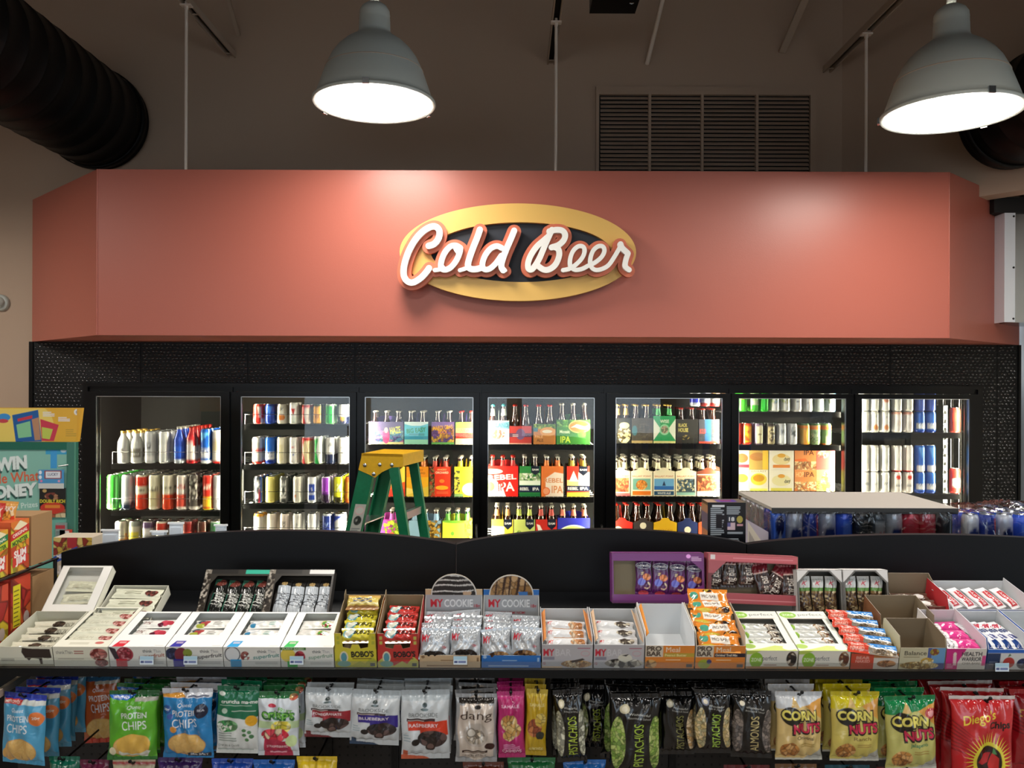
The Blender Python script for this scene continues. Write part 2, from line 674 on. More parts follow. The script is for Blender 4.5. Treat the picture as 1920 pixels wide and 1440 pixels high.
def tilepanel(x0, x1, z0, z1):
    pz = 0.335
    pxw = 0.665
    ox = W(1267, 690, YT).x
    oz = W(1100, 658, YT).z
    xs = sorted({x0, x1} | {ox + k * pxw for k in range(-8, 8) if x0 < ox + k * pxw < x1})
    zz = sorted({z0, z1} | {oz - k * pz for k in range(-2, 10) if z0 < oz - k * pz < z1})
    for i in range(len(xs) - 1):
        for j in range(len(zz) - 1):
            g = 0.0015
            b.box(xs[i] + g, xs[i + 1] - g, YT - 0.006, YT + 0.01, zz[j] + g, zz[j + 1] - g, M['tile'])


tilepanel(xl + 0.012, fx0, 0, fz1)
tilepanel(xl + 0.012, xr - 0.012, fz1, zt2)
tilepanel(fx1, xr - 0.012, 0, fz1)
b.box(xl, fx0, YT, YT + 0.04, 0, zt2, M['grout'])
b.box(fx1, xr, YT, YT + 0.04, 0, zt2, M['grout'])
b.box(fx0, fx1, YT, YT + 0.04, fz1, zt2, M['grout'])
# pebbles of the tile relief: low domes in staggered rows
def pebbles(b, x0, x1, z0, z1):
    sx, sz = 0.0245, 0.0205
    C = []
    nz = int((z1 - z0 - 0.01) / sz)
    for j in range(nz + 1):
        z = z0 + 0.010 + j * sz
        x = x0 + 0.012 + (sx / 2 if j % 2 else 0)
        while x < x1 - 0.011:
            C.append((x + RNG.uniform(-.0035, .0035), z + RNG.uniform(-.0028, .0028), RNG.uniform(.0072, .0102), RNG.uniform(-.6, .6), RNG.uniform(.62, .85)))
            x += sx
    if not C:
        return
    C = np.array(C)
    A = np.arange(8) * PI / 4
    V = []
    for rr, hh_ in ((1, 0), (.78, .0017), (.45, .0030)):
        V.append(np.stack([rr * np.cos(A), rr * np.sin(A), np.full(8, hh_)], 1))
    V = np.concatenate(V + [np.array([[0, 0, .0034]])])
    fs = [(r * 8 + k, r * 8 + (k + 1) % 8, (r + 1) * 8 + (k + 1) % 8, (r + 1) * 8 + k) for r in range(2) for k in range(8)] + [(16 + k, 16 + (k + 1) % 8, 24) for k in range(8)]
    ca, sa = np.cos(C[:, 3])[:, None], np.sin(C[:, 3])[:, None]
    u, v = V[None, :, 0] * C[:, 2:3], V[None, :, 1] * C[:, 2:3] * C[:, 4:5]
    P = np.stack([C[:, :1] + u * ca - v * sa, YT - 0.006 - V[None, :, 2] + 0 * u, C[:, 1:2] + u * sa + v * ca], -1)
    F_ = [[i * 25 + q for q in f] for i in range(len(C)) for f in fs]
    b.add(P.reshape(-1, 3), F_, M['pebble'], smooth=True)


ox, oz = W(1267, 690, YT).x, W(1100, 658, YT).z
for (xa_, xb_, za_, zb_) in ((xl + 0.012, fx0, 0.85, fz1), (xl + 0.012, xr - 0.012, fz1, zt2), (fx1, xr - 0.012, 0.85, fz1)):
    xs = sorted({xa_, xb_} | {ox + k * 0.665 for k in range(-8, 8) if xa_ < ox + k * 0.665 < xb_})
    zz = sorted({za_, zb_} | {oz - k * 0.335 for k in range(-2, 10) if za_ < oz - k * 0.335 < zb_})
    for i in range(len(xs) - 1):
        for j in range(len(zz) - 1):
            pebbles(b, xs[i] + .002, xs[i + 1] - .002, zz[j] + .002, zz[j + 1] - .002)
struct(b.build('wall_back_tiled'))
b = MB()
b.box(xl - 0.012, xl + 0.012, YT - 0.014, YT + 0.02, 0, zs, M['black'])
b.box(xr - 0.012, xr + 0.004, YT - 0.014, YT + 0.02, 0, zs, M['black'])
struct(b.build('trim_2'))

# ---- louvre vent
vx0, vz1 = XZ(1117, 165, YB)
vx1 = W(1530, 165, YB).x
vz0 = 3.05
t = thing('louvre_vent', 'wide brown louvred air vent of four panels high on the back wall', 'vent', ((vx0 + vx1) / 2, YB - 0.03, vz0))
hw = (vx1 - vx0) / 2
H = vz1 - vz0
b = MB()
b.box(-hw, hw, 0, 0.03, H - 0.05, H, M['beige'])
b.box(-hw, -hw + 0.02, 0, 0.03, 0, H - 0.05, M['beige'])
b.box(hw - 0.045, hw, 0, 0.03, 0, H - 0.05, M['beige'])
b.box(-hw, hw, 0.0, 0.03, -0.03, 0.0, M['beige'])
b.box(-hw, hw, 0.027, 0.029, 0, H, M['hole'])
b.build('frame', t)
dv = [W(x, 200, YB).x - (vx0 + vx1) / 2 for x in (1217, 1315, 1417)]
edges = [-hw + 0.02] + dv + [hw - 0.045]
for x in dv:
    b = MB()
    b.box(x - 0.008, x + 0.008, -0.004, 0.03, 0, H - 0.05, M['beige'])
    b.build('divider', t)
for i in range(4):
    b = MB()
    z = 0.01
    while z < H - 0.06:
        xa, xb = edges[i] + 0.008, edges[i + 1] - 0.008
        b.add([(xa, 0.0, z), (xb, 0.0, z), (xb, 0.020, z + 0.020), (xa, 0.020, z + 0.020)], [[0, 1, 2, 3]], M['beige'])
        b.add([(xa, 0.0, z), (xb, 0.0, z), (xb, 0.0, z - 0.003), (xa, 0.0, z - 0.003)], [[0, 1, 2, 3]], M['beige'])
        z += 0.0262
    b.build('louvre_slats', t)

# ---- ducts
def duct(px, py, y_end, r, y0, label):
    c = W(px, py, y_end)
    t = thing('air_duct', label, 'duct', (c.x, y0, c.z))
    L = y_end - y0
    b = MB()
    prof = [(r, -L)]
    n = int(L / 0.16)
    T = Matrix.Rotation(-PI / 2, 4, 'X')
    pr = []
    for k in range(n + 1):
        z = L * k / n
        pr += [(r, z), (r, z + L / n * 0.93), (r + 0.003, z + L / n * 0.95), (r + 0.003, z + L / n * 0.98)]
    pr = [(a, min(z, L)) for a, z in pr]
    b.lathe(pr, M['duct'], seg=48, T=T)
    b.build('duct_pipe', t)
    b = MB()
    b.lathe([(r + 0.004, L - 0.10), (r + 0.012, L - 0.10), (r + 0.012, L - 0.05), (r + 0.004, L - 0.05)], M['duct'], seg=48, T=T)
    b.lathe([(r, L), (r - 0.02, L + 0.001), (0.001, L + 0.001)], M['duct'], seg=48, T=T)
    b.build('end_collar', t)
    return t


duct(189, 229, YB - 0.02, 0.305, -3.0, 'large black round air duct ending at the wall above left soffit corner')
duct(1886, 228, 4.52, 0.262, -1.0, 'black round air duct entering the wall behind the right pendant lamp')

# ---- channels, rods, braces
def channel(px, py, label, rod_px, rod_py, ztop, rlabel):
    e = W(px, py, YB)
    t = thing('strut_channel', label, 'channel', (e.x, YB, e.z))
    b = MB()
    L = 2.6
    for sx in (-1, 1):
        b.box(sx * 0.021 - 0.004, sx * 0.021 + 0.004, -L, 0, -0.02, 0.02, M['channel'])
    b.box(-0.021, 0.021, -L, 0, 0.016, 0.02, M['channel'])
    b.build('rails', t)
    b = MB()
    b.box(-0.017, 0.017, -L, 0, 0.008, 0.015, M['hole'])
    b.build('slot', t)
    k = 0.06
    while k < L - 0.05:
        b = MB()
        b.box(-0.019, 0.019, -k - 0.008, -k, -0.018, -0.012, M['channel'])
        b.build('cross_tie', t)
        k += 0.55
    Y = (e.x) / ((rod_px - 960) / F) if abs(rod_px - 960) > 200 else 4.67
    r = thing('hanger_rod', rlabel, 'rod', (e.x, Y, ztop))
    b = MB()
    b.tube([(0, 0, 0), (0, 0, e.z - ztop)], 0.009, M['rod'], seg=8)
    b.build('rod', r)
    b = MB()
    b.box(-0.03, 0.03, -0.02, 0.02, e.z - ztop - 0.028, e.z - ztop - 0.02, M['rod'])
    b.lathe([(0.012, e.z - ztop - 0.045), (0.012, e.z - ztop - 0.028)], M['rod'], seg=6)
    b.build('nut_plate', r)


channel(435, 103, 'slotted steel channel above the left half of the sign', 347, 20, zt, 'thin hanger rod near the left end of the soffit')
channel(1033, 116, 'slotted steel channel above the middle of the soffit', 1034, 38, zt, 'thin hanger rod at the middle of the soffit')
channel(1550, 131, 'slotted steel channel reaching the wall beside the right pendant lamp', 1622, 50, zt, 'thin hanger rod left of the right pendant lamp')
b = MB()
b.tube([W(1213, 120, YB - 0.01), W(1252, -40, 4.9)], 0.014, M['rod'], seg=10)
tag(b.build('brace_pipe'), 'round pale brace pipe above the louvred vent', 'pipe')
b = MB()
b.bar(W(1466, 98, YB - 0.01), W(1530, -50, 4.9), 0.045, 0.02, M['channel'])
tag(b.build('brace_bar'), 'flat pale brace bar above the right end of the vent', 'brace')
b = MB()
b.bar(W(447, 66, YB - 0.01), W(420, -30, 5.0), 0.02, 0.02, M['channel'])
tag(b.build('brace_bar'), 'faint thin brace bar beside the left slotted channel', 'brace')
p = W(1155, -12, 4.2)
t = thing('ceiling_box', 'small black equipment box hanging at the top edge above the vent', 'box', (p.x, 4.2, p.z))
b = MB()
b.box(-0.12, 0.12, 0, 0.16, -0.03, 0.12, M['blackp'])
b.build('housing', t)
b = MB()
b.lathe([(0.012, -0.034), (0.012, -0.03), (0.001, -0.034)], M['steel'], seg=12, O=(0.085, 0.03, 0))
b.build('screw', t)
b = MB()
b.tube([(0, 0.08, 0.12), (0, 0.08, 5.3 - p.z)], 0.012, M['blackp'])
b.build('hanger', t)

# ---- dome camera on the left
p = W(4, 568, YB)
t = thing('dome_camera', 'white round dome security camera at the left edge of the beige wall', 'camera', p)
T = Matrix.Rotation(PI / 2, 4, 'X')
b = MB()
b.lathe([(0.052, 0), (0.052, 0.02), (0.046, 0.028), (0.03, 0.03)], M['enamel'], seg=28, T=T)
b.build('base_ring', t)
b = MB()
b.lathe([(0.036, 0.028), (0.034, 0.045), (0.024, 0.06), (0.01, 0.066), (0.001, 0.067)], M['enamel'], seg=24, T=T)
b.build('housing', t)
b = MB()
b.lathe([(0.013, 0.06), (0.013, 0.072), (0.001, 0.073)], M['blackp'], seg=16, T=T)
b.build('camera_lens', t)

# ---- steel cabinet at the right
p0 = W(1883, 604, 4.75)
p1 = W(1883, 399, 4.75)
t = thing('steel_cabinet', 'stainless steel wall cabinet corner beside the right end of the soffit', 'cabinet', (p0.x, 4.75, p0.z))
hh = p1.z - p0.z
dx = 3.25 - p0.x
b = MB()
b.box(0.062, dx, 0.02, 0.35, 0, hh, M['steel'])
b.build('body', t)
b = MB()
b.box(-0.06, dx, 0.0, 0.3, hh + 0.002, hh + 0.09, M['gap_black'])  # black box added to fill the dark region under the bulkhead
b.build('dark_gap_fill', t)
b = MB()
b.box(0, 0.062, 0, 0.012, 0, hh, M['pale_steel'])
b.box(0.0, 0.004, 0.012, 0.10, 0, hh, M['pale_steel'])
st = b.build('corner_strip', t)
st['label'] = 'brushed steel corner strip'
for z in (0.02, hh / 2, hh - 0.02):
    b = MB()
    b.lathe([(0.006, 0), (0.006, 0.003), (0.001, 0.004)], M['blackp'], seg=10, T=Matrix.Translation((0.052, 0, z)) @ Matrix.Rotation(PI / 2, 4, 'X'))
    b.build('screw', st)

# ---- pendant lamps
def lamp(name_label, x, y, z, R=0.272, first=None):
    if first:
        return dup(first, (x, y, z), label=name_label)
    t = thing('pendant_lamp', name_label, 'lamp', (x, y, z))
    k = R / 0.25
    pr = [(0.250, 0.0), (0.252, 0.008), (0.243, 0.012), (0.238, 0.03), (0.228, 0.06), (0.214, 0.10), (0.198, 0.145), (0.178, 0.187), (0.153, 0.222), (0.124, 0.250), (0.092, 0.272), (0.072, 0.287), (0.0655, 0.303),
          (0.0645, 0.345), (0.063, 0.35), (0.064, 0.355), (0.063, 0.364), (0.064, 0.368), (0.0625, 0.378), (0.062, 0.385), (0.052, 0.402), (0.034, 0.416), (0.022, 0.42)]
    b = MB()
    b.lathe([(r * k, q * k) for r, q in pr], M['enamel'], seg=56)
    b.lathe([(0.235 * k, 0.004), (0.247 * k, 0.006)], M['enamel'], seg=56)
    sh = b.build('lamp_shade', t)
    b = MB()
    b.lathe([(0.2025 * k, 0.1325 * k), (0.204 * k, 0.135 * k), (0.2005 * k, 0.1375 * k)], M['channel'], seg=56)
    b.build('seam_ring', sh)
    b = MB()
    b.lathe([(0.252 * k, -0.006), (0.256 * k, 0.0), (0.254 * k, 0.01), (0.249 * k, 0.008), (0.236 * k, -0.004), (0.252 * k, -0.006)], M['enamel'], seg=56)
    rim = b.build('rim_ring', t)
    for a in (0.6, 2.7, 4.75):
        b = MB()
        c, s_ = math.cos(a), math.sin(a)
        T = Matrix(((s_, c, 0, c * 0.257 * k), (-c, s_, 0, s_ * 0.257 * k), (0, 0, 1, 0), (0, 0, 0, 1)))
        b.box(-0.014, 0.014, -0.004, 0.005, -0.010, 0.016, M['steel'], T=T)
        b.build('clip', rim)
    b = MB()
    b.lathe([(0.236 * k, -0.002), (0.20 * k, -0.006), (0.001, -0.010)], M['lens'], seg=56)
    b.build('lens', t)
    b = MB()
    b.tube([(0, 0, 0.41 * k), (0, 0, 0.47 * k)], 0.019, M['enamel'])
    b.tube([(0, 0, 0.45 * k), (0, 0, 5.3 - z)], 0.010, M['enamel'])
    b.build('stem', t)
    return t


pL = W(702, 194, 3.76)
pR = W(1783, 213, 3.49)
L0 = lamp('bell-shaped grey pendant lamp with glowing lens, left of the sign', pL.x, pL.y, pL.z)
lamp('bell-shaped grey pendant lamp with glowing lens, in front of the right duct', pR.x, pR.y, pR.z, first=L0)
lamp('pendant lamp outside the picture on the left', -3.6, 3.6, 3.18, first=L0)
for i, x in enumerate((-3.6, -0.6, 1.7)):  # rows of unseen lamps, added for the light they give
    for j, y in enumerate((1.75, -1.6, -4.4)):
        lamp('unseen added pendant lamp over the aisle behind the counter, %s row %s' % (ORD[j], ORD[i]), x, y, 3.25 if j else 3.4, first=L0)

# ================================================================== the sign
ZS = 1.0 / 3.5556


def sg(zx, zy, off=0.0):
    p = W(700 + zx * ZS, 360 + zy * ZS, YS)
    return p.x, p.z


sc0 = sg(963, 415)
t = thing('cold_beer_sign', 'oval gold and navy sign with white script lettering on the soffit', 'sign', (sc0[0], YS - 0.025, sc0[1]))
u = YS / F * ZS      # metres per zoomed pixel


def ring(rx, ry, ix, iy, icx, y0, y1, m, n=96):
    b = MB()
    a = np.linspace(0, 2 * PI, n, endpoint=False)
    o = np.stack([rx * np.cos(a), np.zeros(n), ry * np.sin(a)], 1)
    i = np.stack([icx + ix * np.cos(a), np.zeros(n), iy * np.sin(a)], 1)
    F1 = np.array([0, y0, 0])
    B1 = np.array([0, y1, 0])
    b.grid(np.stack([i + F1, o + F1]), m, lin('#808080'), False, wrap=True)
    b.grid(np.stack([o + F1, o + B1]), m, lin('#808080'), True, wrap=True)
    b.grid(np.stack([i + B1, i + F1]), m, lin('#808080'), True, wrap=True)
    return b


ring(776 * u, 320 * u, 592 * u, 196 * u, 20 * u, -0.045, 0.0, M['gold']).build('gold_oval', t)
b = MB()
a = np.linspace(0, 2 * PI, 96, endpoint=False)
b.add(np.stack([20 * u + 600 * u * np.cos(a), np.full(96, -0.012), 200 * u * np.sin(a)], 1), [list(range(96))], M['navy'])
b.build('navy_panel', t)
STROKES = [
    ('C', 20, [(385, 388), (420, 375), (448, 340), (455, 295), (435, 266), (400, 264), (350, 292), (300, 345), (255, 425), (228, 510), (224, 575), (245, 615), (285, 625), (335, 595), (372, 555), (388, 532)]),
    ('o', 18, [(590, 400), (560, 385), (525, 392), (490, 430), (468, 485), (466, 530), (492, 542), (530, 525), (565, 480), (586, 430), (590, 400)]),
    ('o', 13, [(425, 545), (455, 540), (478, 525)]),
    ('o', 13, [(552, 388), (560, 410), (582, 440)]),
    ('l', 20, [(716, 282), (700, 330), (672, 400), (648, 470), (640, 515), (655, 535), (690, 538), (730, 528)]),
    ('l', 13, [(588, 545), (620, 535), (650, 520)]),
    ('d', 18, [(858, 400), (825, 388), (785, 405), (750, 450), (733, 505), (745, 538), (780, 535), (820, 500), (855, 450)]),
    ('d', 20, [(938, 288), (915, 345), (885, 415), (862, 480), (856, 520), (868, 545)]),
    ('d', 10, [(868, 528), (884, 546)]),
    ('B', 19, [(1182, 282), (1160, 330), (1130, 400), (1100, 470), (1070, 520), (1048, 540), (1030, 530), (1030, 490), (1050, 440), (1085, 390), (1130, 350), (1165, 320)]),
    ('B', 19, [(1165, 292), (1210, 282), (1250, 288), (1268, 315), (1258, 350), (1225, 380), (1180, 396)]),
    ('B', 19, [(1190, 392), (1222, 405), (1230, 445), (1210, 500), (1172, 535), (1130, 540), (1085, 510)]),
    ('e', 14, [(1255, 543), (1300, 532), (1345, 500), (1380, 460), (1394, 420), (1385, 392), (1355, 388), (1322, 415), (1302, 465), (1302, 515), (1330, 540), (1375, 535), (1415, 515)]),
    ('e', 14, [(1415, 515), (1465, 490), (1505, 455), (1522, 418), (1512, 390), (1482, 388), (1450, 415), (1432, 465), (1434, 515), (1462, 540), (1505, 535), (1550, 508), (1590, 450), (1625, 390)]),
    ('r', 19, [(1626, 374), (1636, 398), (1672, 432)]),
    ('r', 17, [(1675, 434), (1660, 480), (1658, 518), (1682, 540)]),
]


def stroke_pts(pts, sub=5):
    P = np.array(pts, float)
    out = []
    for i in range(len(P) - 1):
        p0, p1, p2, p3 = P[max(i - 1, 0)], P[i], P[i + 1], P[min(i + 2, len(P) - 1)]
        for k in range(sub):
            q = k / sub
            out.append(0.5 * (2 * p1 + (p2 - p0) * q + (2 * p0 - 5 * p1 + 4 * p2 - p3) * q * q + (3 * p1 - p0 - 3 * p2 + p3) * q ** 3))
    out.append(P[-1])
    return np.array(out)


def ribbon(b, pts, r, y0, y1, m, slope=0.0003):
    """rounded stroke of radius r, front at y0, back at y1"""
    P = stroke_pts(pts)
    d = np.gradient(P, axis=0)
    d /= np.linalg.norm(d, axis=1)[:, None] + 1e-9
    nn = np.stack([-d[:, 1], d[:, 0]], 1)
    L = P + nn * r
    R = P - nn * r
    caps = []
    for (c, dd, n0) in ((P[-1], d[-1], nn[-1]), ):
        caps = [c + r * (n0 * math.cos(q) + dd * math.sin(q)) for q in np.linspace(0, PI, 9)[1:-1]]
    caps0 = [P[0] + r * (-nn[0] * math.cos(q) - d[0] * math.sin(q)) for q in np.linspace(0, PI, 9)[1:-1]]
    loop = list(L) + caps + list(R[::-1]) + caps0

    def to3(a, y):
        ys = y if hasattr(y, '__len__') else [y] * len(a)
        return np.array([((q[0] - 963) * u, yy, (415 - q[1]) * u) for q, yy in zip(a, ys)])
    n = len(P)
    yv = y0 - np.linspace(0, slope, n)
    g = np.stack([to3(L, yv), to3(R, yv)])
    b.grid(g, m, lin('#808080'), False, flip=True)
    e1 = to3([L[-1]] + caps + [R[-1]], y0 - slope)
    e0 = to3([R[0]] + caps0 + [L[0]], y0)
    b.add(e1, [list(range(len(e1)))], m)
    b.add(e0, [list(range(len(e0)))], m)
    lp0, lp1 = to3(loop, y0), to3(loop, y1)
    b.grid(np.stack([lp0, lp1]), m, lin('#808080'), True, wrap=True)


order = []
for nm, r, pts in STROKES:
    if not order or order[-1][0] != nm or (nm == 'e' and len(order) and order[-1][0] == 'e'):
        order.append((nm, []))
    order[-1][1].append((r, pts))
b = MB()
for k, (nm, r, pts) in enumerate(STROKES):
    ribbon(b, pts, r + 26, -0.075 - 0.0004 * k, -0.046, M['sign_terra'])
b.build('letter_backing', t)
for nm, ss in order:
    b = MB()
    for k, (r, pts) in enumerate(ss):
        ribbon(b, pts, r, -0.105 - 0.0004 * (STROKES.index((nm, r, pts))), -0.083, M['sign_white'])
    b.build('letter', t)

# ================================================================== the cooler
GL = [(185, 418), (455, 658), (686, 888), (915, 1114), (1153, 1352), (1382, 1582), (1611, 1812)]
GX = [(W(a, 745, YT).x, W(b_, 745, YT).x) for a, b_ in GL]
gz1 = W(960, 745, YT).z
GZ0 = 0.30
DN = ['first', 'second', 'third', 'fourth', 'fifth', 'sixth', 'seventh']
t = thing('cooler_frame', 'long black cooler frame holding seven glass doors in the tiled wall', 'cooler frame', ((fx0 + fx1) / 2, YT, 0))
cx = (fx0 + fx1) / 2
b = MB()
b.box(fx0 - cx, fx1 - cx, -0.03, 0.05, fz1 - 0.022, fz1, M['black'])
b.box(fx0 - cx, fx0 - cx + 0.03, -0.03, 0.05, 0, fz1 - 0.022, M['black'])
b.box(fx1 - cx - 0.03, fx1 - cx, -0.03, 0.05, 0, fz1 - 0.022, M['black'])
b.box(fx0 - cx + 0.03, fx1 - cx - 0.03, -0.012, 0.05, fz1 - 0.05, fz1 - 0.022, M['black'])
b.box(fx0 - cx, fx1 - cx, -0.03, 0.05, 0, 0.12, M['black'])
b.build('outer_frame', t)
mull = [(GX[i][1] + GX[i + 1][0]) / 2 for i in range(6)]
for x in mull:
    b = MB()
    b.box(x - cx - 0.022, x - cx + 0.022, 0.0, 0.10, 0.1, fz1 - 0.05, M['black'])
    b.box(x - cx - 0.006, x - cx + 0.006, -0.024, 0.0, 0.1, fz1 - 0.01, M['black'])
    b.build('door_post', t)
b = MB()
b.box(fx0 - cx - 0.1, fx1 - cx + 0.1, 1.0, 1.03, 0, 2.6, M['interior'])
b.box(fx0 - cx - 0.1, fx1 - cx + 0.1, 0.05, 1.03, fz1 + 0.02, fz1 + 0.05, M['interior'])
b.box(fx0 - cx - 0.1, fx1 - cx + 0.1, 0.05, 1.03, 0.0, 0.1, M['interior'])
b.box(fx0 - cx - 0.12, fx0 - cx - 0.1, 0.05, 1.03, 0, fz1, M['interior'])
b.box(fx1 - cx + 0.1, fx1 - cx + 0.12, 0.05, 1.03, 0, fz1, M['interior'])
b.build('cabinet_interior', t)
b = MB()
sxr = W(1824, 800, YT + .11).x - cx
b.box(sxr, sxr + 0.004, 0.12, 0.99, 0.12, 2.0, M['liner'])
for k in range(9):
    b.tube([(sxr - 0.006, 0.16 + 0.1 * k, 0.12), (sxr - 0.006, 0.16 + 0.1 * k, 2.0)], 0.004, M['chrome'], seg=6)
b.build('side_liner', t)

dpos = [fx0 + 0.032] + [x for x in mull for _ in (0, 1)] + [fx1 - 0.032]
for i, (x0, x1) in enumerate(GX):
    a, c = (fx0 + 0.034, mull[0] - 0.007) if i == 0 else ((mull[i - 1] + 0.007, mull[i] - 0.007) if i < 6 else (mull[5] + 0.007, fx1 - 0.034))
    t = thing('cooler_door', '%s black-framed glass cooler door counted from the left, above the shelf display' % DN[i], 'cooler door', ((a + c) / 2, YT - 0.014, 0.13))
    m0 = (a + c) / 2
    ztop = fz1 - 0.052 - 0.13
    b = MB()
    b.box(a - m0, x0 - m0, -0.026, 0.012, 0, ztop, M['black'])
    b.box(x1 - m0, c - m0, -0.026, 0.012, 0, ztop, M['black'])
    b.box(x0 - m0, x1 - m0, -0.026, 0.012, gz1 - 0.13, ztop, M['black'])
    b.box(x0 - m0, x1 - m0, -0.026, 0.012, 0, GZ0 - 0.13, M['black'])
    b.build('door_frame', t)
    b = MB()
    for xa in (x0 - m0, x1 - m0 - 0.004):
        b.box(xa, xa + 0.004, -0.02, -0.012, GZ0 - 0.13, gz1 - 0.13, M['alu'])
    b.box(x0 - m0, x1 - m0, -0.02, -0.012, gz1 - 0.134, gz1 - 0.13, M['alu'])
    b.build('gasket', t)
    b = MB()
    b.add([(x0 - m0, -0.010, GZ0 - 0.13), (x1 - m0, -0.010, GZ0 - 0.13), (x1 - m0, -0.010, gz1 - 0.13), (x0 - m0, -0.010, gz1 - 0.13)], [[0, 1, 2, 3]], M['glassdoor'])
    b.build('glass_pane', t)
    b = MB()
    hx = (c - m0 - 0.014)
    b.tube([(hx, -0.026, 0.75), (hx, -0.05, 0.75), (hx, -0.05, 1.0), (hx, -0.026, 1.0)], 0.007, M['black'])
    b.build('door_handle', t)

# light strips on the backs of the posts
sx = [fx0 + 0.028] + mull + [fx1 - 0.028]
for i, x in enumerate(sx):
    t = thing('light_strip', 'bright vertical light strip behind the %s cooler door post from the left' % (ORD[i]), 'light', (x, YT + 0.115, 0.35))
    b = MB()
    b.box(-0.014, 0.014, -0.012, -0.006, 0, 1.6, M['alu'])
    b.build('backing', t)
    b = MB()
    b.box(-0.008, 0.008, -0.006, 0.002, 0, 1.6, M['strip'])
    b.build('light_tube', t)

# ================================================================== drinks in the cooler
YP = 5.33
SHN = ['top', 'second', 'third', 'fourth']


def can_mesh(r, h, cv, bottle=False, capmat=None):
    b = MB()
    if bottle:       # aluminium bottle: the body narrows to a neck with a screw cap
        n = 14
        pr = [(r * 0.86, 0.0), (r, 0.004)] + [(r, h * k / n) for k in range(1, int(n * 0.62))]
        pr += [(r * 0.97, h * .66), (r * 0.80, h * .74), (r * 0.58, h * .82), (r * 0.45, h * .88), (r * .44, h * .93)]
        b.lathe(pr, M['can'], cv=cv, a0=0)
        b.lathe([(r * .50, h * .93), (r * .50, h), (0.001, h + 0.001)], capmat or M['capwhite'], seg=16)
    else:
        n = 12
        pr = [(r * 0.80, 0.0), (r * 0.97, 0.006), (r, 0.011)] + [(r, 0.011 + (h - 0.028) * k / n) for k in range(1, n + 1)] + [(r * 0.93, h - 0.009), (r * 0.83, h - 0.002)]
        b.lathe(pr, M['can'], cv=cv)
        b.lathe([(r * 0.83, h - 0.002), (r * 0.835, h), (r * 0.79, h), (r * 0.77, h - 0.005), (0.001, h - 0.005)], M['lid'], seg=24)
    return b


_cans = {}


def can_obj(name, r, h, base, ops, bottle=False, capmat=None, key=None):
    k = (name, r, h, base, str(ops), bottle)
    if k in _cans:
        o = _cans[k].copy()
        COL.objects.link(o)
        return o
    w = 2 * PI * r
    # the wrap starts at +Y and runs towards +X, so the middle of the canvas faces -Y
    cv = Canvas(w, h, base, ops, res=0.0042, ss=3)
    o = can_mesh(r, h, cv, bottle, capmat).build(name)
    _cans[k] = o
    return o


def band(z0, z1, c):
    return ('r', 0, z0, 1, z1, c)


def mid(z0, z1, c, w=0.16):
    return ('r', 0.5 - w, z0, 0.5 + w, z1, c)


def word(s, z, c, h=0.12, mw=0.26, rot=0):
    return ('t', s, 0.5, z, h, c, mw, rot, 0.03)


def shelf(door, n, zpx, yfront=5.27, depth=0.60, x0=None, x1=None, wirez=0.075):
    a, c = GX[door]
    a -= 0.03
    c += 0.03
    if door == 0:
        a = GX[0][0] + 0.02
    z = W(960, zpx, YP - 0.03).z
    # both readings of the roll: take the shelf level at the door's own middle
    z = W((GL[door][0] + GL[door][1]) / 2, zpx, YP - 0.03).z
    t = thing('wire_shelf', '%s wire shelf behind the %s glass door of the cooler' % (SHN[n], DN[door]), 'shelf', ((a + c) / 2, yfront, z))
    hw = (c - a) / 2
    b = MB()
    for k in range(7):
        y = 0.01 + (depth - 0.02) * k / 6
        b.box(-hw, hw, y - 0.003, y + 0.003, -0.012, -0.006, M['chrome'])
    for k in range(25):
        x = -hw + 0.01 + (2 * hw - 0.02) * k / 24
        b.box(x - 0.0015, x + 0.0015, 0, depth, -0.006, 0, M['wire'])
    b.build('wire_deck', t)
    b = MB()
    b.box(-hw, hw, -0.006, 0.0, -0.034, 0.0, M['black'])
    b.build('price_rail', t)
    if wirez:
        b = MB()
        b.tube([(-hw, 0.004, wirez), (hw, 0.004, wirez)], 0.0018, M['chrome'], seg=6)
        for x in (-hw + 0.003, hw - 0.003):
            b.tube([(x, 0.004, 0), (x, 0.004, wirez)], 0.0018, M['chrome'], seg=6)
        b.build('front_wire', t)
    return z


def can_row(door, n, z, items, r=0.033, h=0.125, deep=2, kind='can', stack=''):
    """items: (px, colour words, base, ops[, bottle, cap, h])"""
    for i, it in enumerate(items):
        px, words, base, ops = it[:4]
        bottle = len(it) > 4 and it[4]
        cap = it[5] if len(it) > 5 else None
        hh = it[6] if len(it) > 6 else h
        x = W(px, 800, YP).x
        nm = 'beer_bottle' if bottle else 'beer_can'
        for d in range(deep):
            o = can_obj(nm, r, hh, base, ops, bottle, cap)
            o.location = (x + RNG.uniform(-.001, .001), YP + d * (2 * r + 0.004), z + 0.0005)
            k = 'bottle' if bottle else 'can'
            where = '%s cooler shelf, %s door' % (stack or SHN[n], DN[door])
            if d == 0:
                lab = '%s %s, %s from left, front row, %s' % (words, k, ORD[i], where)
            else:
                lab = '%s %s, %s behind %s front %s, %s' % (words, k, ORD[d - 1], ORD[i], k, where)
            tag(o, lab, k, 'drinks on the %s shelf of the %s cooler door' % (stack or SHN[n], DN[door]))


